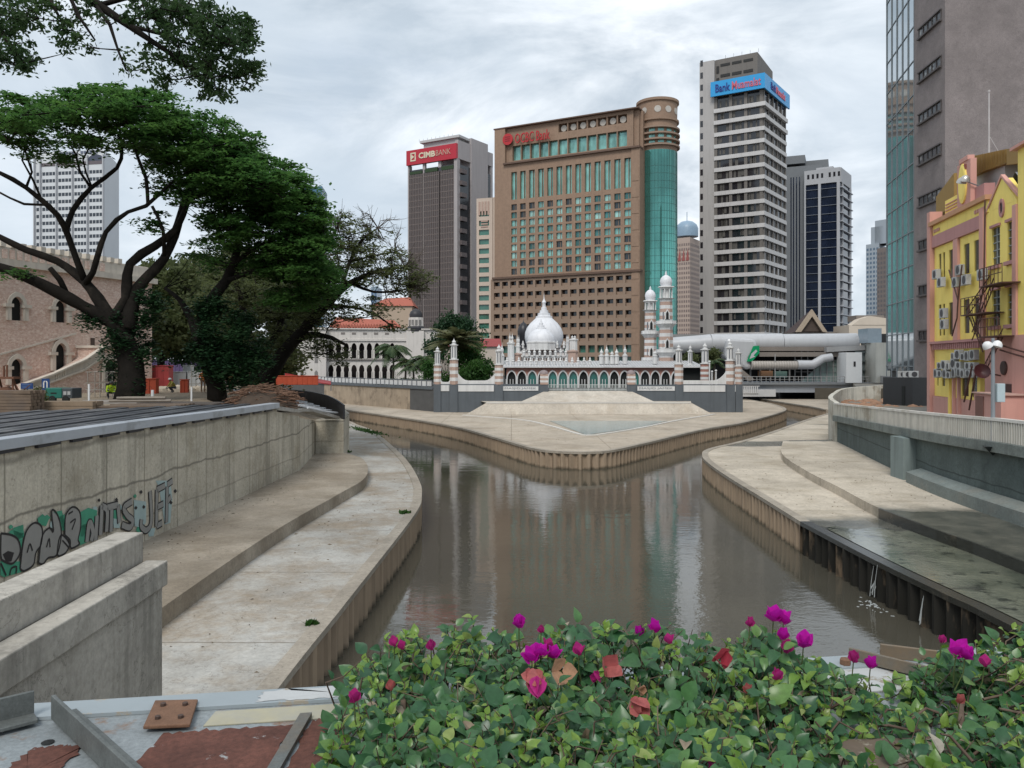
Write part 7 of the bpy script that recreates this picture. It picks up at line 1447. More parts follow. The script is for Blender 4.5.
canopy2 = [(236, 172, D, 40, 26, 6, 92), (262, 182, D, 44, 30, 6, 118), (285, 205, D, 36, 32, 5, 101), (302, 228, D, 27, 36, 5, 92), (255, 215, D, 45, 22, 5, 76), (312, 252, D - 1, 22, 26, 4, 50), (280, 245, D, 36, 18, 5, 50), (240, 150, D + 1, 24, 12, 3, 20), (300, 262, D, 26, 22, 5, 79), (318, 282, D + 1, 20, 24, 4, 52), (268, 268, D + 1, 34, 14, 4, 40), (308, 232, D, 24, 30, 4, 52), (290, 300, D + 1, 22, 16, 4, 32), (200, 195, D, 30, 20, 5, 34), (230, 225, D, 34, 26, 5, 50), (215, 250, D + 2, 30, 22, 5, 26)]
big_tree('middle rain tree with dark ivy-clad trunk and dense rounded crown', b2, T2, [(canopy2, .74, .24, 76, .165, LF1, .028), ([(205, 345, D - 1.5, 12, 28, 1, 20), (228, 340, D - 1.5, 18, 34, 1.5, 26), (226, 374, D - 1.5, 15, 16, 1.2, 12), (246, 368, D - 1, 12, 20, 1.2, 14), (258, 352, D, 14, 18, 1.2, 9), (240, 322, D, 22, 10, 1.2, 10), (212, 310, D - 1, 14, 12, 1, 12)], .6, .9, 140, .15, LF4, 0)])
D = 60.; b3 = A(264, 396, D); b3.z = 6.1
T3 = [[(262, 398, D, .6), (268, 380, D, .52), (280, 358, D, .48), (292, 343, D, .44), (310, 322, D, .38), (327, 305, D, .32), (340, 290, D, .3), (356, 280, D, .2), (380, 270, D + 1, .12), (405, 268, D + 1, .06)],
      [(292, 343, D, .3), (310, 335, D, .25), (332, 338, D - 1, .16), (348, 346, D - 1, .08)], [(327, 304, D, .22), (318, 280, D + 1, .18), (322, 255, D + 1, .14), (335, 232, D + 2, .1), (342, 215, D + 2, .05)], [(340, 290, D, .16), (350, 262, D + 1, .13), (362, 240, D + 2, .1), (378, 228, D + 2, .05)], [(350, 262, D + 1, .09), (372, 256, D + 2, .07), (395, 252, D + 2, .04)], [(352, 284, D, .12), (374, 292, D, .1), (396, 291, D, .08), (412, 288, D, .04)], [(327, 305, D, .15), (356, 308, D, .1), (378, 316, D - 1, .08), (392, 326, D - 1, .04)],
      [(268, 385, D, .5), (258, 355, D + 2, .4), (246, 325, D + 3, .3), (240, 295, D + 4, .2), (230, 270, D + 4, .1)], [(262, 360, D + 1, .3), (280, 325, D + 3, .24), (288, 295, D + 4, .16), (296, 270, D + 4, .08)]]
olive = [(300, 290, D + 1, 34, 26, 5, 68), (325, 285, D, 26, 28, 4, 58), (340, 262, D + 1, 26, 24, 4, 39), (262, 300, D + 4, 34, 26, 5, 58), (230, 285, D + 5, 34, 26, 5, 54), (320, 316, D, 22, 14, 3, 26), (290, 325, D + 2, 30, 20, 4, 39), (265, 345, D + 3, 30, 22, 4, 39), (318, 345, D - 1, 20, 12, 2, 22), (340, 352, D - 1, 14, 14, 2, 14), (300, 255, D + 2, 26, 20, 4, 39), (390, 262, D + 1, 22, 12, 3, 12), (410, 288, D + 1, 18, 10, 3, 19), (424, 280, D + 1, 12, 12, 2, 12), (365, 240, D + 2, 30, 18, 3, 16), (345, 225, D + 2, 22, 12, 3, 12), (370, 310, D - 1, 26, 10, 2, 16), (392, 326, D - 1, 12, 5, 1, 7), (370, 285, D, 20, 14, 3, 14), (372, 262, D + 1, 34, 22, 3, 40), (352, 238, D + 1, 26, 16, 3, 24), (402, 275, D + 1, 22, 14, 3, 26), (345, 310, D, 20, 12, 3, 20)]
t3, nd = big_tree('leaning rain tree with sparse olive crown reaching towards the brown tower', b3, T3, [(olive, .62, .36, 40, .15, LF2, .024)])
# bare twig sprays of the leaning tree
mb = MB()
for px, py, D_, rx, ry, n in ((360, 245, 62, 45, 26, 80), (392, 268, 61, 32, 18, 55), (345, 222, 62, 20, 12, 26), (405, 288, 60, 22, 9, 30)):
    for i in range(n):
        a = A(px + rng.uniform(-1, 1) * rx, py + rng.uniform(-1, 1) * ry, D_ + rng.uniform(-2, 2)); P = np.array(nd); j = np.linalg.norm(P - np.array(a[:]), axis=1).argmin(); s_ = Vector(P[j]); m_ = s_.lerp(a, .55) + Vector(rng.normal(size=3)) * .3
        
        if (a - s_).length < 5.5:
            mb.tube([s_, m_, a], [.045, .03, .012], 4, False); base_ = (a - s_).normalized()
            for k in range(5):
                o_ = s_.lerp(m_, rng.uniform(.5, 1)) if k < 2 else m_.lerp(a, rng.uniform(0, .9)); dd = (base_ + Vector(rng.normal(size=3)) * .55).normalized() * rng.uniform(.5, 1.3); mb.tube([o_, o_ + dd * .5 + Vector((0, 0, rng.normal() * .08)), o_ + dd], [.018, .014, .008], 3, False)
mb.build('bare_twigs', mat('grey brown twigs', (.085, .07, .058), .9, .2, 3), t3, norm=False, kind='stuff')
# darker trees further along the street, behind the site
def back_tree(px, D, ybase, ells, lab, m, size=.3, name='street_tree', nl=110, rad=1.3, cat='tree'):
    b = A(px, ybase, D); t = thing(name, lab, cat, (b.x, b.y, 4.9 if D > 100 else 6.2), 'trees along the street behind the site'); mb = MB(); top = min(e[1] for e in ells); nd = limbs(mb, [[(px, ybase, D, .4), (px + 1, (ybase + top) / 2 + 15, D, .3), (px - 2, top + 10, D, .12)]]); mb.build('trunk', BARK, t, smooth='all'); C, L = clumps(ells, 0, rad, .6, nl); tw = MB(); twigs(tw, C, nd, .05); tw.build('twigs', BARK, t, norm=False, kind='stuff'); quads_obj('crown', leaf_quads(L, size, .45), m, t)
back_tree(160, 78, 392, [(160, 325, 78, 34, 28, 5, 60), (185, 312, 80, 36, 32, 5, 70), (165, 285, 80, 36, 24, 5, 40)], 'bushy green tree filling the gap behind the two big trunks', LF2)
back_tree(220, 95, 388, [(222, 330, 95, 34, 32, 5, 90), (205, 290, 95, 36, 34, 5, 90), (245, 280, 96, 34, 30, 5, 80)], 'olive green street tree farther back behind the middle trunk', LF2, .34, rad=1.6)
back_tree(272, 100, 388, [(275, 355, 100, 22, 20, 4, 50), (285, 310, 100, 30, 30, 4, 70), (262, 370, 100, 22, 14, 3, 40)], 'low leafy tree directly behind the leaning trunk', LF2, .34, rad=1.6)
back_tree(195, 84, 390, [(195, 350, 84, 26, 9, 3, 26), (170, 350, 84, 20, 7, 3, 16)], 'dark low branches hanging over the purple hoarding', LF4, .28)
# overhanging branch of a nearer tree, top left
b4 = Vector((-17.5, 20.5, 6.1)); D = 21.
T4 = [[(-175, 470, 20.5, .6), (-172, 380, 20.5, .5), (-165, 250, 20.5, .42), (-150, 120, 20, .38), (-90, 0, 19.5, .3), (-30, -30, 19.5, .22), (40, -30, 19.5, .16), (88, -2, 19.5, .11), (116, 17, 19.5, .09), (150, 40, 19.5, .065), (180, 60, 19.5, .05), (205, 78, 19.5, .03)], [(100, 5, 19.5, .07), (140, -6, 19.5, .06), (190, 8, 19.5, .04), (225, 30, 19.5, .025), (250, 45, 19.5, .015)], [(92, 0, 19.5, .05), (110, 25, 19, .04), (118, 50, 19, .03), (126, 70, 19, .02)], [(-30, -30, 19.5, .1), (-5, 20, 19, .07), (10, 45, 19, .05), (25, 65, 19, .03)], [(60, -25, 19.5, .05), (80, 18, 19, .04), (95, 40, 19, .02)], [(130, 26, 19.5, .05), (165, 35, 20, .04), (205, 50, 20, .025), (235, 72, 20, .015)], [(40, -30, 19.5, .08), (50, 0, 18.5, .05), (62, 22, 18.5, .02)]]
over = [(15, 10, 19, 34, 26, 1.6, 36), (8, 45, 19, 24, 24, 1.4, 26), (30, 65, 19, 18, 12, 1, 10), (48, 15, 19, 22, 28, 1.4, 13), (75, 40, 19, 22, 26, 1.2, 9), (95, 5, 19.3, 24, 18, 1.2, 8), (150, 10, 19.5, 34, 22, 1.5, 33), (190, 20, 19.5, 36, 28, 1.6, 54), (225, 40, 19.8, 32, 30, 1.6, 57), (245, 70, 20, 17, 22, 1.2, 22), (200, 62, 19.6, 34, 24, 1.5, 36), (215, 90, 19.8, 16, 16, 1, 14), (160, 45, 19.5, 26, 18, 1.2, 14), (165, 72, 19.5, 22, 18, 1, 8), (250, 30, 20, 12, 16, 1, 8), (125, 65, 19.2, 14, 16, .8, 3)]
t4 = thing('overhanging_tree', 'near tree whose dark leafy branch hangs into the top left corner', 'tree', b4); mb = MB(); nd4 = limbs(mb, T4); mb.build('trunk', BARK, t4, smooth='all'); C, L = clumps(over, 0, .2, .55, 34); tw = MB(); twigs(tw, C, nd4, .012, 6); tw.build('twigs', BARK, t4, norm=False, kind='stuff'); quads_obj('crown', leaf_quads(L, .062, .35, 2.2), LF3, t4)
# ------------------------------------------------------------------ palms and shrubs by the mosque wall
PF = leafmat('palm fronds', (.035, .075, .025), (.10, .14, .055), .25, .45, .8)
def palm(px, D, ybase, ytop, lab, R_=2.6, nf=18, name='palm_tree', droop=1., z0=4.86, tr=.16, m=PF):
    c = A(px, HY, D); zt = EYE - (ytop - HY) / FL * D; t = thing(name, lab, 'palm', (c.x, D, z0), 'palms by the mosque')
    mb = MB(); mb.tube([(c.x, D, z0 - .2), (c.x + .1, D, (z0 + zt) / 2), (c.x, D, zt)], [tr * 1.3, tr, tr * .8], 8); mb.build('trunk', mat('palm bark', (.15, .125, .10), .9, .2, 4), t, smooth=True)
    arr = []; rb = MB()
    for i in range(nf):
        a = 2 * math.pi * i / nf + rng.uniform(-.2, .2); el = rng.uniform(-.1, 1.15); L = R_ * rng.uniform(.8, 1.15); pts = []
        for k in range(9):
            s_ = k / 8; r = L * s_ * math.cos(el * (1 - s_ * .6)); h = L * (s_ * math.sin(el) - droop * .75 * s_ * s_); pts.append(np.array([c.x + r * math.cos(a), D + r * math.sin(a), zt + h]))
        rb.tube(pts, [.035, .03, .028, .025, .02, .018, .015, .01, .006], 4, False); pts = np.array(pts)
        for k in np.linspace(.12, 1, 26):
            p = np.array([np.interp(k * 8, range(9), pts[:, j]) for j in range(3)]); q = np.array([np.interp(min(8, k * 8 + .3), range(9), pts[:, j]) for j in range(3)]) - p; q /= np.linalg.norm(q) + 1e-6
            sd_ = np.cross(q, [0, 0, 1]); sd_ /= np.linalg.norm(sd_) + 1e-6; ll = R_ * .26 * math.sin(math.pi * min(.97, k * .85 + .12)) + .12
            for sg in (-1, 1): tip = p + (sd_ * sg * .8 + q * .55 + np.array([0, 0, -.35 * droop + rng.uniform(-.15, .1)])) * ll; w = q * R_ * .025; arr.append([p - w, p + w, tip + w * .3, tip - w * .3])
    rb.build('stalks', mat('frond stalk', (.13, .14, .05), .6), t, norm=False); quads_obj('fronds', np.array(arr), m, t)
palm(393, 128, 385, 349, 'slender palm with drooping fronds in front of the court house arcade', 3.6, 24, droop=1.25)
palm(405, 126, 385, 362, 'low bright palm left of the pair beside the mosque wall', 2.6, 16); palm(413, 124, 385, 366, 'shortest bright palm between two others by the mosque wall', 2.4, 16); palm(424, 122, 385, 360, 'palm closest to the first mosque pillar on its left', 2.8, 18)
palm(455, 124, 385, 342, 'tallest broad palm with dry fronds behind the two mosque pillars', 4.6, 44, droop=.55, m=leafmat('dry palm fronds', (.11, .125, .05), (.26, .24, .12), .3, .5, .6))
palm(714, 112, 384, 362, 'small palm inside the mosque wall near the right pillars', 1.8, 16)
def shrub(ells, lab, m, size=.2, nl=120, rad=.7, z0=4.86, name='shrub', group='shrubs by the mosque wall'):
    e = ells[0]; c = A(e[0], HY, e[2]); t = thing(name, lab, 'shrub', (c.x, c.y, z0), group); C, L = clumps(ells, 0, rad, .8, nl); L[:, 2] = np.maximum(L[:, 2], z0); mb = MB()
    for q in C[::4]: mb.tube([(c.x + (q[0] - c.x) * .4, c.y, z0), (q[0], q[1], max(q[2], z0 + .1))], [.06, .02], 4, False)
    mb.build('stems', BARK, t, norm=False); quads_obj('foliage', leaf_quads(L, size, .3), m, t)
shrub([(462, 377, 122, 18, 9, 2, 34), (480, 374, 122, 14, 13, 2, 34), (470, 360, 128, 22, 14, 3, 34)], 'dark green trees massed behind the pillared end of the mosque wall', LF1, .26, 120, .9, name='tree_clump')
shrub([(452, 328, 150, 15, 13, 3, 34), (468, 337, 150, 16, 16, 3, 34), (435, 347, 150, 13, 12, 3, 20)], 'dark bushy tree at the foot of the brown tower', LF4, .3, 120, 1.2, name='street_tree', group='trees along the street behind the site')
shrub([(400, 383, 120, 30, 2.5, 1, 44)], 'low dark hedge along the white river fence', LF4, .16, 110, .5, name='hedge')
shrub([(690, 357, 132, 6, 6, 1.5, 14), (710, 355, 132, 8, 6, 1.5, 20)], 'leafy green bush behind the white lantern posts', LF2, .2); shrub([(430, 372, 116, 6, 10, 1, 16)], 'small dark bush beside the outermost mosque pillar', LF1, .18)
shrub([(39, 400, 43.5, 5, 9, .4, 14)], 'scrubby green bush left of the green generator', LF2, .09, 70, .3, 6.2, group='weeds on the building site')
# weeds on the left walkway
def weed(px, py, w, n, lab, long_=0):
    c = G(px, py, 2.03); t = thing('weed_tuft', lab, 'weed', c, 'weeds on the walkway edge'); L = rng.normal(size=(n, 3)) * np.array([w, w * .6 + long_, w * .18]); L[:, 0] -= L[:, 1] * (.5 if long_ else 0); L[:, 2] = np.abs(L[:, 2]); quads_obj('leaves', leaf_quads(np.array(c[:]) + L, .13, .2), leafmat('weed leaves', (.03, .09, .015), (.09, .17, .04), .2) if 'weed leaves' not in MATS else MATS['weed leaves'], t)
weed(366, 431, .3, 420, 'long green strip of weeds at the far bend of the walkway', 2.2); weed(405, 513, .10, 60, 'small weed tuft at the middle of the walkway edge'); weed(313, 624, .05, 40, 'tiny weed on the walkway nearest the camera'); weed(345, 452, .2, 60, 'dry weed patch beside the end of the platform')
# ------------------------------------------------------------------ steel deck at the foot of the picture
zd = 7.4; dy = lambda x: 2.78 + .15 * x     # far edge of the deck
PAINT = mat('chipped blue grey paint', (.23, .255, .265), .5, .22, 6, col2=(.2, .12, .075), t2=(.57, .66), s2=5.5, fine=.5, bmp=.2, bscale=40, bd=.002)
RUSTP = mat('flaking red rust', (.105, .042, .03), .85, .5, 5, col2=(.33, .35, .35), t2=(.64, .68), s2=7.5, fine=.7, bmp=.5, bscale=30, bd=.004)
WPAINT = mat('flaking white paint', (.44, .45, .45), .6, .1, 6, col2=(.28, .25, .2), t2=(.58, .61), s2=9.)
FIN = mat('worn grey steel fin', (.12, .13, .125), .55, .3, 8, fine=.5, col2=(.2, .15, .1), metal=.2); RUSTB = mat('brown rust plate', (.165, .09, .055), .85, .3, 14, fine=.5, bmp=.4, bscale=60, bd=.002)
dk = thing('bridge_deck', 'rust stained painted steel ledge of the bridge below the flowers', 'deck', (0, 2, zd - .3)); q = MB(); P_ = lambda x, f: (x, dy(x) - f)
def strip(x0, x1, f0, f1, z0, z1): q = MB(); q.prism([P_(x0, f1), P_(x1, f1), P_(x1, f0), P_(x0, f0)], z0, z1); return q
def ragged_sheet(x0, x1, f0, f1, z, m, nm):
    pts = []; k = 26
    for (xa, fa), (xb, fb) in (((x0, f0), (x1, f0)), ((x1, f0), (x1, f1)), ((x1, f1), (x0, f1)), ((x0, f1), (x0, f0))):
        for i in range(k): s_ = i / k; a, b = P_(xa + (xb - xa) * s_, fa + (fb - fa) * s_); jx = random.gauss(0, .006) * (min(s_, 1 - s_) > .06); pts.append((a + (jx if abs(xb - xa) < 1e-6 else 0), b + (jx if abs(xb - xa) > 1e-6 else 0), z))
    cx0 = sum(p[0] for p in pts) / len(pts); cy0 = sum(p[1] for p in pts) / len(pts); n_ = len(pts); MB().add(pts + [(cx0, cy0, z)], [(i, (i + 1) % n_, n_) for i in range(n_)]).build(nm, m, dk, norm=False)
strip(-9, 14, 0, 2.2, zd - .3, zd).build('plate', PAINT, dk); strip(-9, 14, .0, .11, zd + .001, zd + .012).build('edge_strip', mat('pale blue steel edge', (.29, .33, .35), .5, .08, 5, col2=(.34, .30, .24), t2=(.6, .64), s2=7.), dk)
strip(-.93, -.42, .13, .23, zd + .001, zd + .004).build('yellow_strip', mat('dirty cream strip', (.40, .37, .26), .7, .15, 8, col2=(.3, .3, .28)), dk); ragged_sheet(-.82, -.36, .02, .1, zd + .0135, WPAINT, 'white_flakes')
ragged_sheet(-1.03, -.655, .26, .9, zd + .004, RUSTP, 'rust_patch'); ragged_sheet(-.61, -.475, .24, .9, zd + .004, RUSTP, 'rust_patch'); ragged_sheet(-1.36, -1.22, .30, .62, zd + .004, RUSTP, 'rust_patch')
strip(-.652, -.617, .22, 1, zd + .005, zd + .02).build('seam_bar', FIN, dk); strip(-.47, -.395, .1, 1, zd + .013, zd + .055).build('flat_bar', mat('pale steel bar', (.36, .38, .38), .5, .1, 6, col2=(.28, .27, .25)), dk, bev=.004)
def bolt(x, y, z, r, par, m=RUSTB): q = MB(); q.lathe([(r, z), (r, z + r * .9), (r * .8, z + r * 1.05), (0, z + r * 1.1)], (x, y), 6); q.build('bolt', m, par)
x, y = P_(-.43, .13); bolt(x, y, zd + .055, .016, dk); q = MB().tube([(-.405, 2.62, zd), (-.395, 2.63, zd + .12)], .004, 5); q.build('thin_rod', FIN, dk)
q = MB(); a = [G(155, 698, zd + .03), G(198, 697, zd + .03), G(190, 722, zd + .03), G(143, 724, zd + .03)]; q.prism([(v.x, v.y) for v in a], zd + .013, zd + .024); pl = tag(q.build('rusty_plate', RUSTB, at=(a[0].x, a[0].y, zd), bev=.003), 'square rusty steel plate with four bolts lying on the blue grey ledge', 'plate')
for s_, t_ in ((.25, .25), (.75, .25), (.75, .75), (.25, .75)): v = a[0].lerp(a[1], s_).lerp(a[3].lerp(a[2], s_), t_); bolt(v.x, v.y, zd + .024, .009, pl, mat('dark bolt', (.07, .045, .035), .7))
def fin(a, b, h, lab):
    a, b = Vector((*a, zd)), Vector((*b, zd)); d = (b - a).normalized(); n = Vector((-d.y, d.x, 0)) * .006; q = MB(); q.prism([(a - n)[:2], (b - n)[:2], (b + n)[:2], (a + n)[:2]], zd + .0125, zd + h); q.prism([(a + n)[:2], (b + n)[:2], (b + n * 11)[:2], (a + n * 11)[:2]], zd + .0125, zd + .024); tag(q.build('angle_iron', FIN, at=(a.x, a.y, zd), bev=.002), lab, 'angle iron', 'angle irons on the bridge ledge')
fin((-1.40, 2.44), (-.72, 1.78), .085, 'long grey angle iron slanting across the ledge left of the rusty plate'); fin((-1.47, 2.46), (-1.95, 2.05), .09, 'angle iron running out of the left edge of the picture')
x0_ = 1.235; fin((x0_, 2.93), (1.56, 2.62), .055, 'grey angle iron in front, in the gap between the flowering bushes'); fin((1.36, 2.955), (1.66, 2.83), .06, 'angle iron behind, in the gap between the flowering bushes')
x, y = P_(1.2, .08); bolt(x, y, zd + .012, .02, dk)
strip(1.0, 1.9, .11, .3, zd + .001, zd + .006).build('white_paint', WPAINT, dk)
for i in range(40): # dark hole and grit on the ledge
    x = rng.uniform(-1.6, -.4); x, y = P_(x, rng.uniform(.12, .6)); r = rng.uniform(.002, .006)
    if i == 0: x, y = P_(-1.34, .27); q = MB().lathe([(.018, zd + .003), (.0, zd + .006)], (x, y), 10); q.build('bolt_hole', VOID, dk)
# ------------------------------------------------------------------ bougainvillea
def bmat(name, ca, cb, cc, tr, rough=.33, spec=.5):
    m, nt, p, out = nodes(name); g = N(nt, 'ShaderNodeNewGeometry'); r = ramp(nt, g.outputs['Random Per Island'], 0, 1, ca, cb); r.node.color_ramp.elements.new(.8).color = (*cc, 1) if False else (*cb, 1); e = r.node.color_ramp.elements; e[-1].color = (*cc, 1)
    c = mix(nt, .45, r, ramp(nt, noise(nt, 60, 3), .3, .7, (.3,) * 3, (.7,) * 3), 'OVERLAY'); nt.links.new(c, p.inputs['Base Color']); p.inputs['Roughness'].default_value = rough; p.inputs['Specular IOR Level'].default_value = spec
    t = N(nt, 'ShaderNodeBsdfTranslucent'); nt.links.new(c, t.inputs[0]); mx = N(nt, 'ShaderNodeMixShader'); mx.inputs[0].default_value = tr; nt.links.new(p.outputs[0], mx.inputs[1]); nt.links.new(t.outputs[0], mx.inputs[2]); nt.links.new(mx.outputs[0], out.inputs[0]); return m
BLEAF = bmat('bougainvillea leaves', (.03, .10, .045), (.075, .185, .065), (.15, .27, .065), .34); BYOUNG = bmat('young leaves', (.14, .27, .04), (.24, .36, .07), (.30, .36, .12), .4)
BSTEM = mat('bougainvillea wood', (.10, .068, .05), .85, .3, 30, col2=(.2, .15, .11)); DRYL = bmat('dry litter leaves', (.2, .15, .1), (.3, .24, .17), (.36, .33, .28), .2, .7)
MAG = bmat('magenta bracts', (.50, .01, .36), (.62, .02, .46), (.66, .06, .5), .4, .6, .2); CRIM = bmat('crimson bracts', (.42, .02, .18), (.5, .04, .24), (.45, .08, .2), .35, .6, .2); CORAL = bmat('coral bracts', (.42, .10, .10), (.46, .15, .14), (.42, .12, .14), .35, .6, .2); ROSEB = bmat('rose red bracts', (.42, .04, .08), (.48, .09, .11), (.45, .12, .14), .35, .6, .2); TAN = bmat('fading tan bracts', (.46, .26, .15), (.5, .3, .2), (.46, .22, .16), .35, .6, .2)
# leaf template: blade along +x, folded along the midrib, tip bent down
NX = [0, .16, .38, .62, .84, 1.]; WD = [.0, .24, .37, .31, .15, 0]
def leaf_tpl(fold=.35, droop=.25, wk=1., cup=0.):
    v = []
    for x, w in zip(NX, WD): z = -droop * x * x; v += [(x, 0, z), (x, w * wk, z + w * wk * fold - cup * w * w), (x, -w * wk, z + w * wk * fold - cup * w * w)]
    f = []
    for i in range(len(NX) - 1): a, b = 3 * i, 3 * i + 3; f += [(a, b, b + 1, a + 1), (a, a + 2, b + 2, b)]
    return np.array(v), f
TPL = [leaf_tpl(.3, .2), leaf_tpl(.5, .4, .9), leaf_tpl(.15, .1, 1.08), leaf_tpl(.4, .55, 1.)]
def place(mb, pos, dirv, upv, size, tpl):
    d = np.array(dirv) / (np.linalg.norm(dirv) + 1e-9); u = np.array(upv) - d * np.dot(upv, d); u /= np.linalg.norm(u) + 1e-9; s = np.cross(u, d)
    v, f = tpl; w = np.array(pos) + size * (v[:, :1] * d + v[:, 1:2] * s + v[:, 2:] * u); mb.add(w.tolist(), f)
OUT = [(300, 690), (330, 660), (350, 645), (372, 638), (400, 630), (440, 630), (470, 614), (490, 626), (520, 634), (560, 628), (600, 618), (640, 622), (680, 622), (705, 630), (740, 636), (770, 626), (800, 640), (822, 654), (845, 668), (880, 682), (905, 678)]
def bush(label, xr, outline, nshoot, zmax, base, seed, left=None):
    r = np.random.default_rng(seed); t = thing('bougainvillea', label, 'flowering shrub', base, 'bougainvillea bushes on the bridge'); lf, yg, st, dry = MB(), MB(), MB(), MB(); ox = [p[0] for p in outline]; oy = [p[1] for p in outline]; cnt = 0
    while cnt < nshoot:
        py = r.uniform(610, 800) ; px = r.uniform(*xr)
        top = np.interp(px, ox, oy)
        if py < top: continue
        if left and px < np.interp(py, *left): continue
        s_ = (py - top) / 150; D = 2.62 - 1.0 * min(1.15, s_) + r.uniform(-.12, .12) + (.12 if px > 900 else 0); tip = np.array(A(px, py, D)[:]); depth = r.random() ** 1.8 * .15 * min(1, max(.12, (py - top) / 40)); tip[2] -= depth
        d = np.array([r.normal() * .55, -.35 + r.normal() * .5, .8 + r.random() * .5]); d /= np.linalg.norm(d); L = r.uniform(.07, .16); b = tip - d * L + np.array([0, 0, -.01]); bend = r.normal(size=3) * .015
        st.tube([b - np.array([r.normal() * .04, r.normal() * .04, .09]), b, (b + tip) / 2 + bend, tip], [.0032, .0026, .002, .0012], 4, False); n = int(r.uniform(6, 11)); a0 = r.uniform(0, 6.28); young = r.random() < .5 and depth < .05
        for k in range(n):
            f = (k + .5) / n; p = b + (tip - b) * f + bend * 4 * f * (1 - f); az_ = a0 + k * 2.4; e1 = np.cross(d, [0, 0, 1.01]); e1 /= np.linalg.norm(e1); e2 = np.cross(d, e1); o = e1 * math.cos(az_) + e2 * math.sin(az_); dv = o + d * (.15 + .5 * f) + np.array([0, -.12, -.05]); sz = r.choice([.024, .03, .036, .044, .052, .066]) * r.uniform(.85, 1.2) * (1.05 - .35 * f)
            if young and k >= n - 4: place(yg, p, dv + d * .6, d + np.array([0, 0, .6]), sz * .75, TPL[r.integers(4)])
            else: place(lf, p + o * .006, dv, d * .7 + np.array([0, -.25, .8]) + r.normal(size=3) * .25, sz, TPL[r.integers(4)])
        if r.random() < .12: place(dry, tip + r.normal(size=3) * .03 - np.array([0, 0, .05]), r.normal(size=3), [0, 0, 1], .045, TPL[1])
        cnt += 1
    for i in range(int(nshoot * .34)):   # woody tangle inside
        px = r.uniform(*xr); top = np.interp(px, ox, oy); py = r.uniform(top + 25, 800)
        if left and px < np.interp(py, *left): continue
        D = 2.6 - 1.0 * min(1.15, (py - top) / 150); a = np.array(A(px, py, D)[:]) - np.array([0, 0, .07 + .1 * r.random()]); b = a + r.normal(size=3) * np.array([.08, .06, .05]) - np.array([0, 0, .03]); st.tube([a, (a + b) / 2 + r.normal(size=3) * .02, b], [.0045, .0038, .0025], 5, False)
    for k in range(5): x = base[0] + (k - 2) * .22; st.tube([(x, base[1], base[2]), (x + r.normal() * .06, base[1] + .1, base[2] + .2), (x + r.normal() * .1, base[1] + .25, base[2] + .45)], [.018, .013, .008], 7)
    lf.build('foliage', BLEAF, t, smooth='all', norm=False); yg.build('young_foliage', BYOUNG, t, smooth='all', norm=False); st.build('stems', BSTEM, t, norm=False, smooth='all'); dry.build('dry_leaves', DRYL, t, norm=False, kind='stuff') if dry.v else None
    return t
BT = leaf_tpl(.5, -.3, 1.3, .9)
def flower(par, px, py, D, size, m, op=.8, tilt=(0, -.3, 1), lab=None, n=3, shade=None):
    size *= .9
    c = np.array(A(px, py, D)[:]); u = np.array(tilt, float); u /= np.linalg.norm(u); e1 = np.cross(u, [.3, 1, .1]); e1 /= np.linalg.norm(e1); e2 = np.cross(u, e1); mb = MB(); a0 = rng.uniform(0, 6.28); c = c - u * size * .4
    for k in range(n):
        a = a0 + 2 * math.pi * k / n + rng.uniform(-.2, .2); o = e1 * math.cos(a) + e2 * math.sin(a); place(mb, c + o * size * .06, o * op + u, u - o * .6, size * rng.uniform(.9, 1.15), BT)
    if m is MAG:
        for k in range(3): a = a0 + 1.05 + 2.09 * k; o = e1 * math.cos(a) + e2 * math.sin(a); place(mb, c + o * size * .1 - u * size * .1, o * (op + .35) + u * .8, u - o * .5 + rng.normal(size=3) * .2, size * rng.uniform(.75, 1.05), BT)
    f = mb.build('flower', m, par, smooth='all', norm=False)
    st = MB().tube([c, c - np.array([0, -.01, .05]), c - np.array([rng.normal() * .02, -.03, .11])], [.0018, .002, .0024], 4, False).build('flower_stalk', mat('green stalk', (.09, .12, .04), .6), f, norm=False)
    return f
bA = bush('large bougainvillea bush with scattered magenta flowers on the bridge ledge', (302, 915), OUT, 1420, 7.7, (.25, 2.0, 7.1), 3, ([640, 700, 740, 800], [352, 338, 318, 300]))
bB = bush('smaller taller bougainvillea bush with few flowers at the right edge', (850, 1150), [(850, 735), (880, 692), (905, 668), (925, 652), (945, 645), (965, 630), (990, 642), (1010, 628), (1040, 612), (1150, 600)], 700, 7.8, (1.6, 2.0, 7.1), 5)
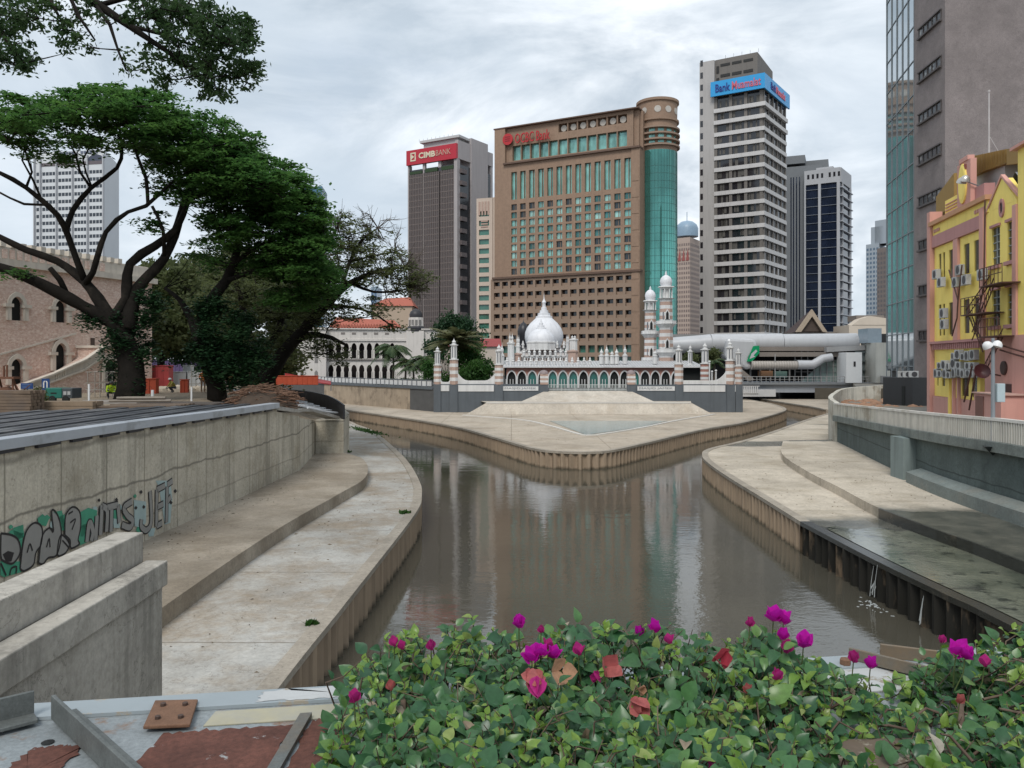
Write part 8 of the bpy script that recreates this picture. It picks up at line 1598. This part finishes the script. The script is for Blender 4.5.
for px, py, D, s, m, op in ((519, 622, 2.5, .045, MAG, .35), (532, 655, 2.35, .055, MAG, .9), (541, 651, 2.35, .045, MAG, .9), (554, 653, 2.35, .04, MAG, .7), (640, 631, 2.5, .035, MAG, .5), (655, 627, 2.5, .045, MAG, .6), (774, 614, 2.5, .055, MAG, .8), (784, 618, 2.5, .05, MAG, .8), (804, 641, 2.45, .05, MAG, .6), (783, 635, 2.47, .04, MAG, .6), (787, 648, 2.45, .05, CRIM, .6), (750, 623, 2.5, .035, CRIM, .5), (394, 643, 2.45, .035, CRIM, .7), (402, 646, 2.45, .035, CRIM, .7), (431, 646, 2.45, .042, CRIM, .4), (354, 698, 2.1, .04, CRIM, .6), (391, 687, 2.15, .03, CORAL, .6), (548, 645, 2.4, .04, CRIM, .7), (541, 630, 2.5, .03, CRIM, .4), (579, 651, 2.35, .04, CRIM, .8), (669, 640, 2.45, .035, CRIM, .8), (854, 658, 2.45, .045, CRIM, .5), (871, 663, 2.45, .042, MAG, .6), (777, 676, 2.25, .04, CRIM, .5), (712, 765, 1.8, .03, CRIM, .6), (748, 690, 2.2, .035, CORAL, .6), (496, 733, 1.95, .03, CORAL, .5)): flower(bA, px, py, D, s, m, op)
for px, py, D, s, m, op, tl in ((533, 676, 2.15, .07, CORAL, .45, (0, -.9, -.4)), (537, 684, 2.12, .06, CRIM, .3, (0, -.8, -.7)), (563, 671, 2.2, .06, TAN, 1.6, (.2, -1, .35)), (609, 666, 2.2, .062, CORAL, 1.1, (.4, -.7, .4)), (597, 677, 2.2, .04, CRIM, .5, (-.5, -.6, .2)), (637, 704, 2.05, .06, CORAL, .5, (.6, -.8, -.3)), (722, 659, 2.25, .065, ROSEB, .7, (.1, -.9, .5)), (641, 690, 2.1, .035, TAN, .6, (.2, -.7, .3))): flower(bA, px, py, D, s, m, op, tl)
for px, py, D, s, m, op in ((957, 649, 2.4, .055, MAG, .9), (966, 653, 2.38, .045, MAG, .7), (942, 640, 2.45, .03, CRIM, .6), (985, 663, 2.35, .035, CRIM, .8), (960, 700, 2.1, .03, CORAL, .6)): flower(bB, px, py, D, s, m, op)
struct('planter_soil', MB().prism([(-.5, 1.2), (2.6, 1.2), (2.6, 2.35), (-.45, 2.2)], zd - .02, zd + .03), mat('leaf litter soil', (.13, .10, .075), .9, .35, 12, col2=(.3, .27, .22), t2=(.55, .6), s2=14))
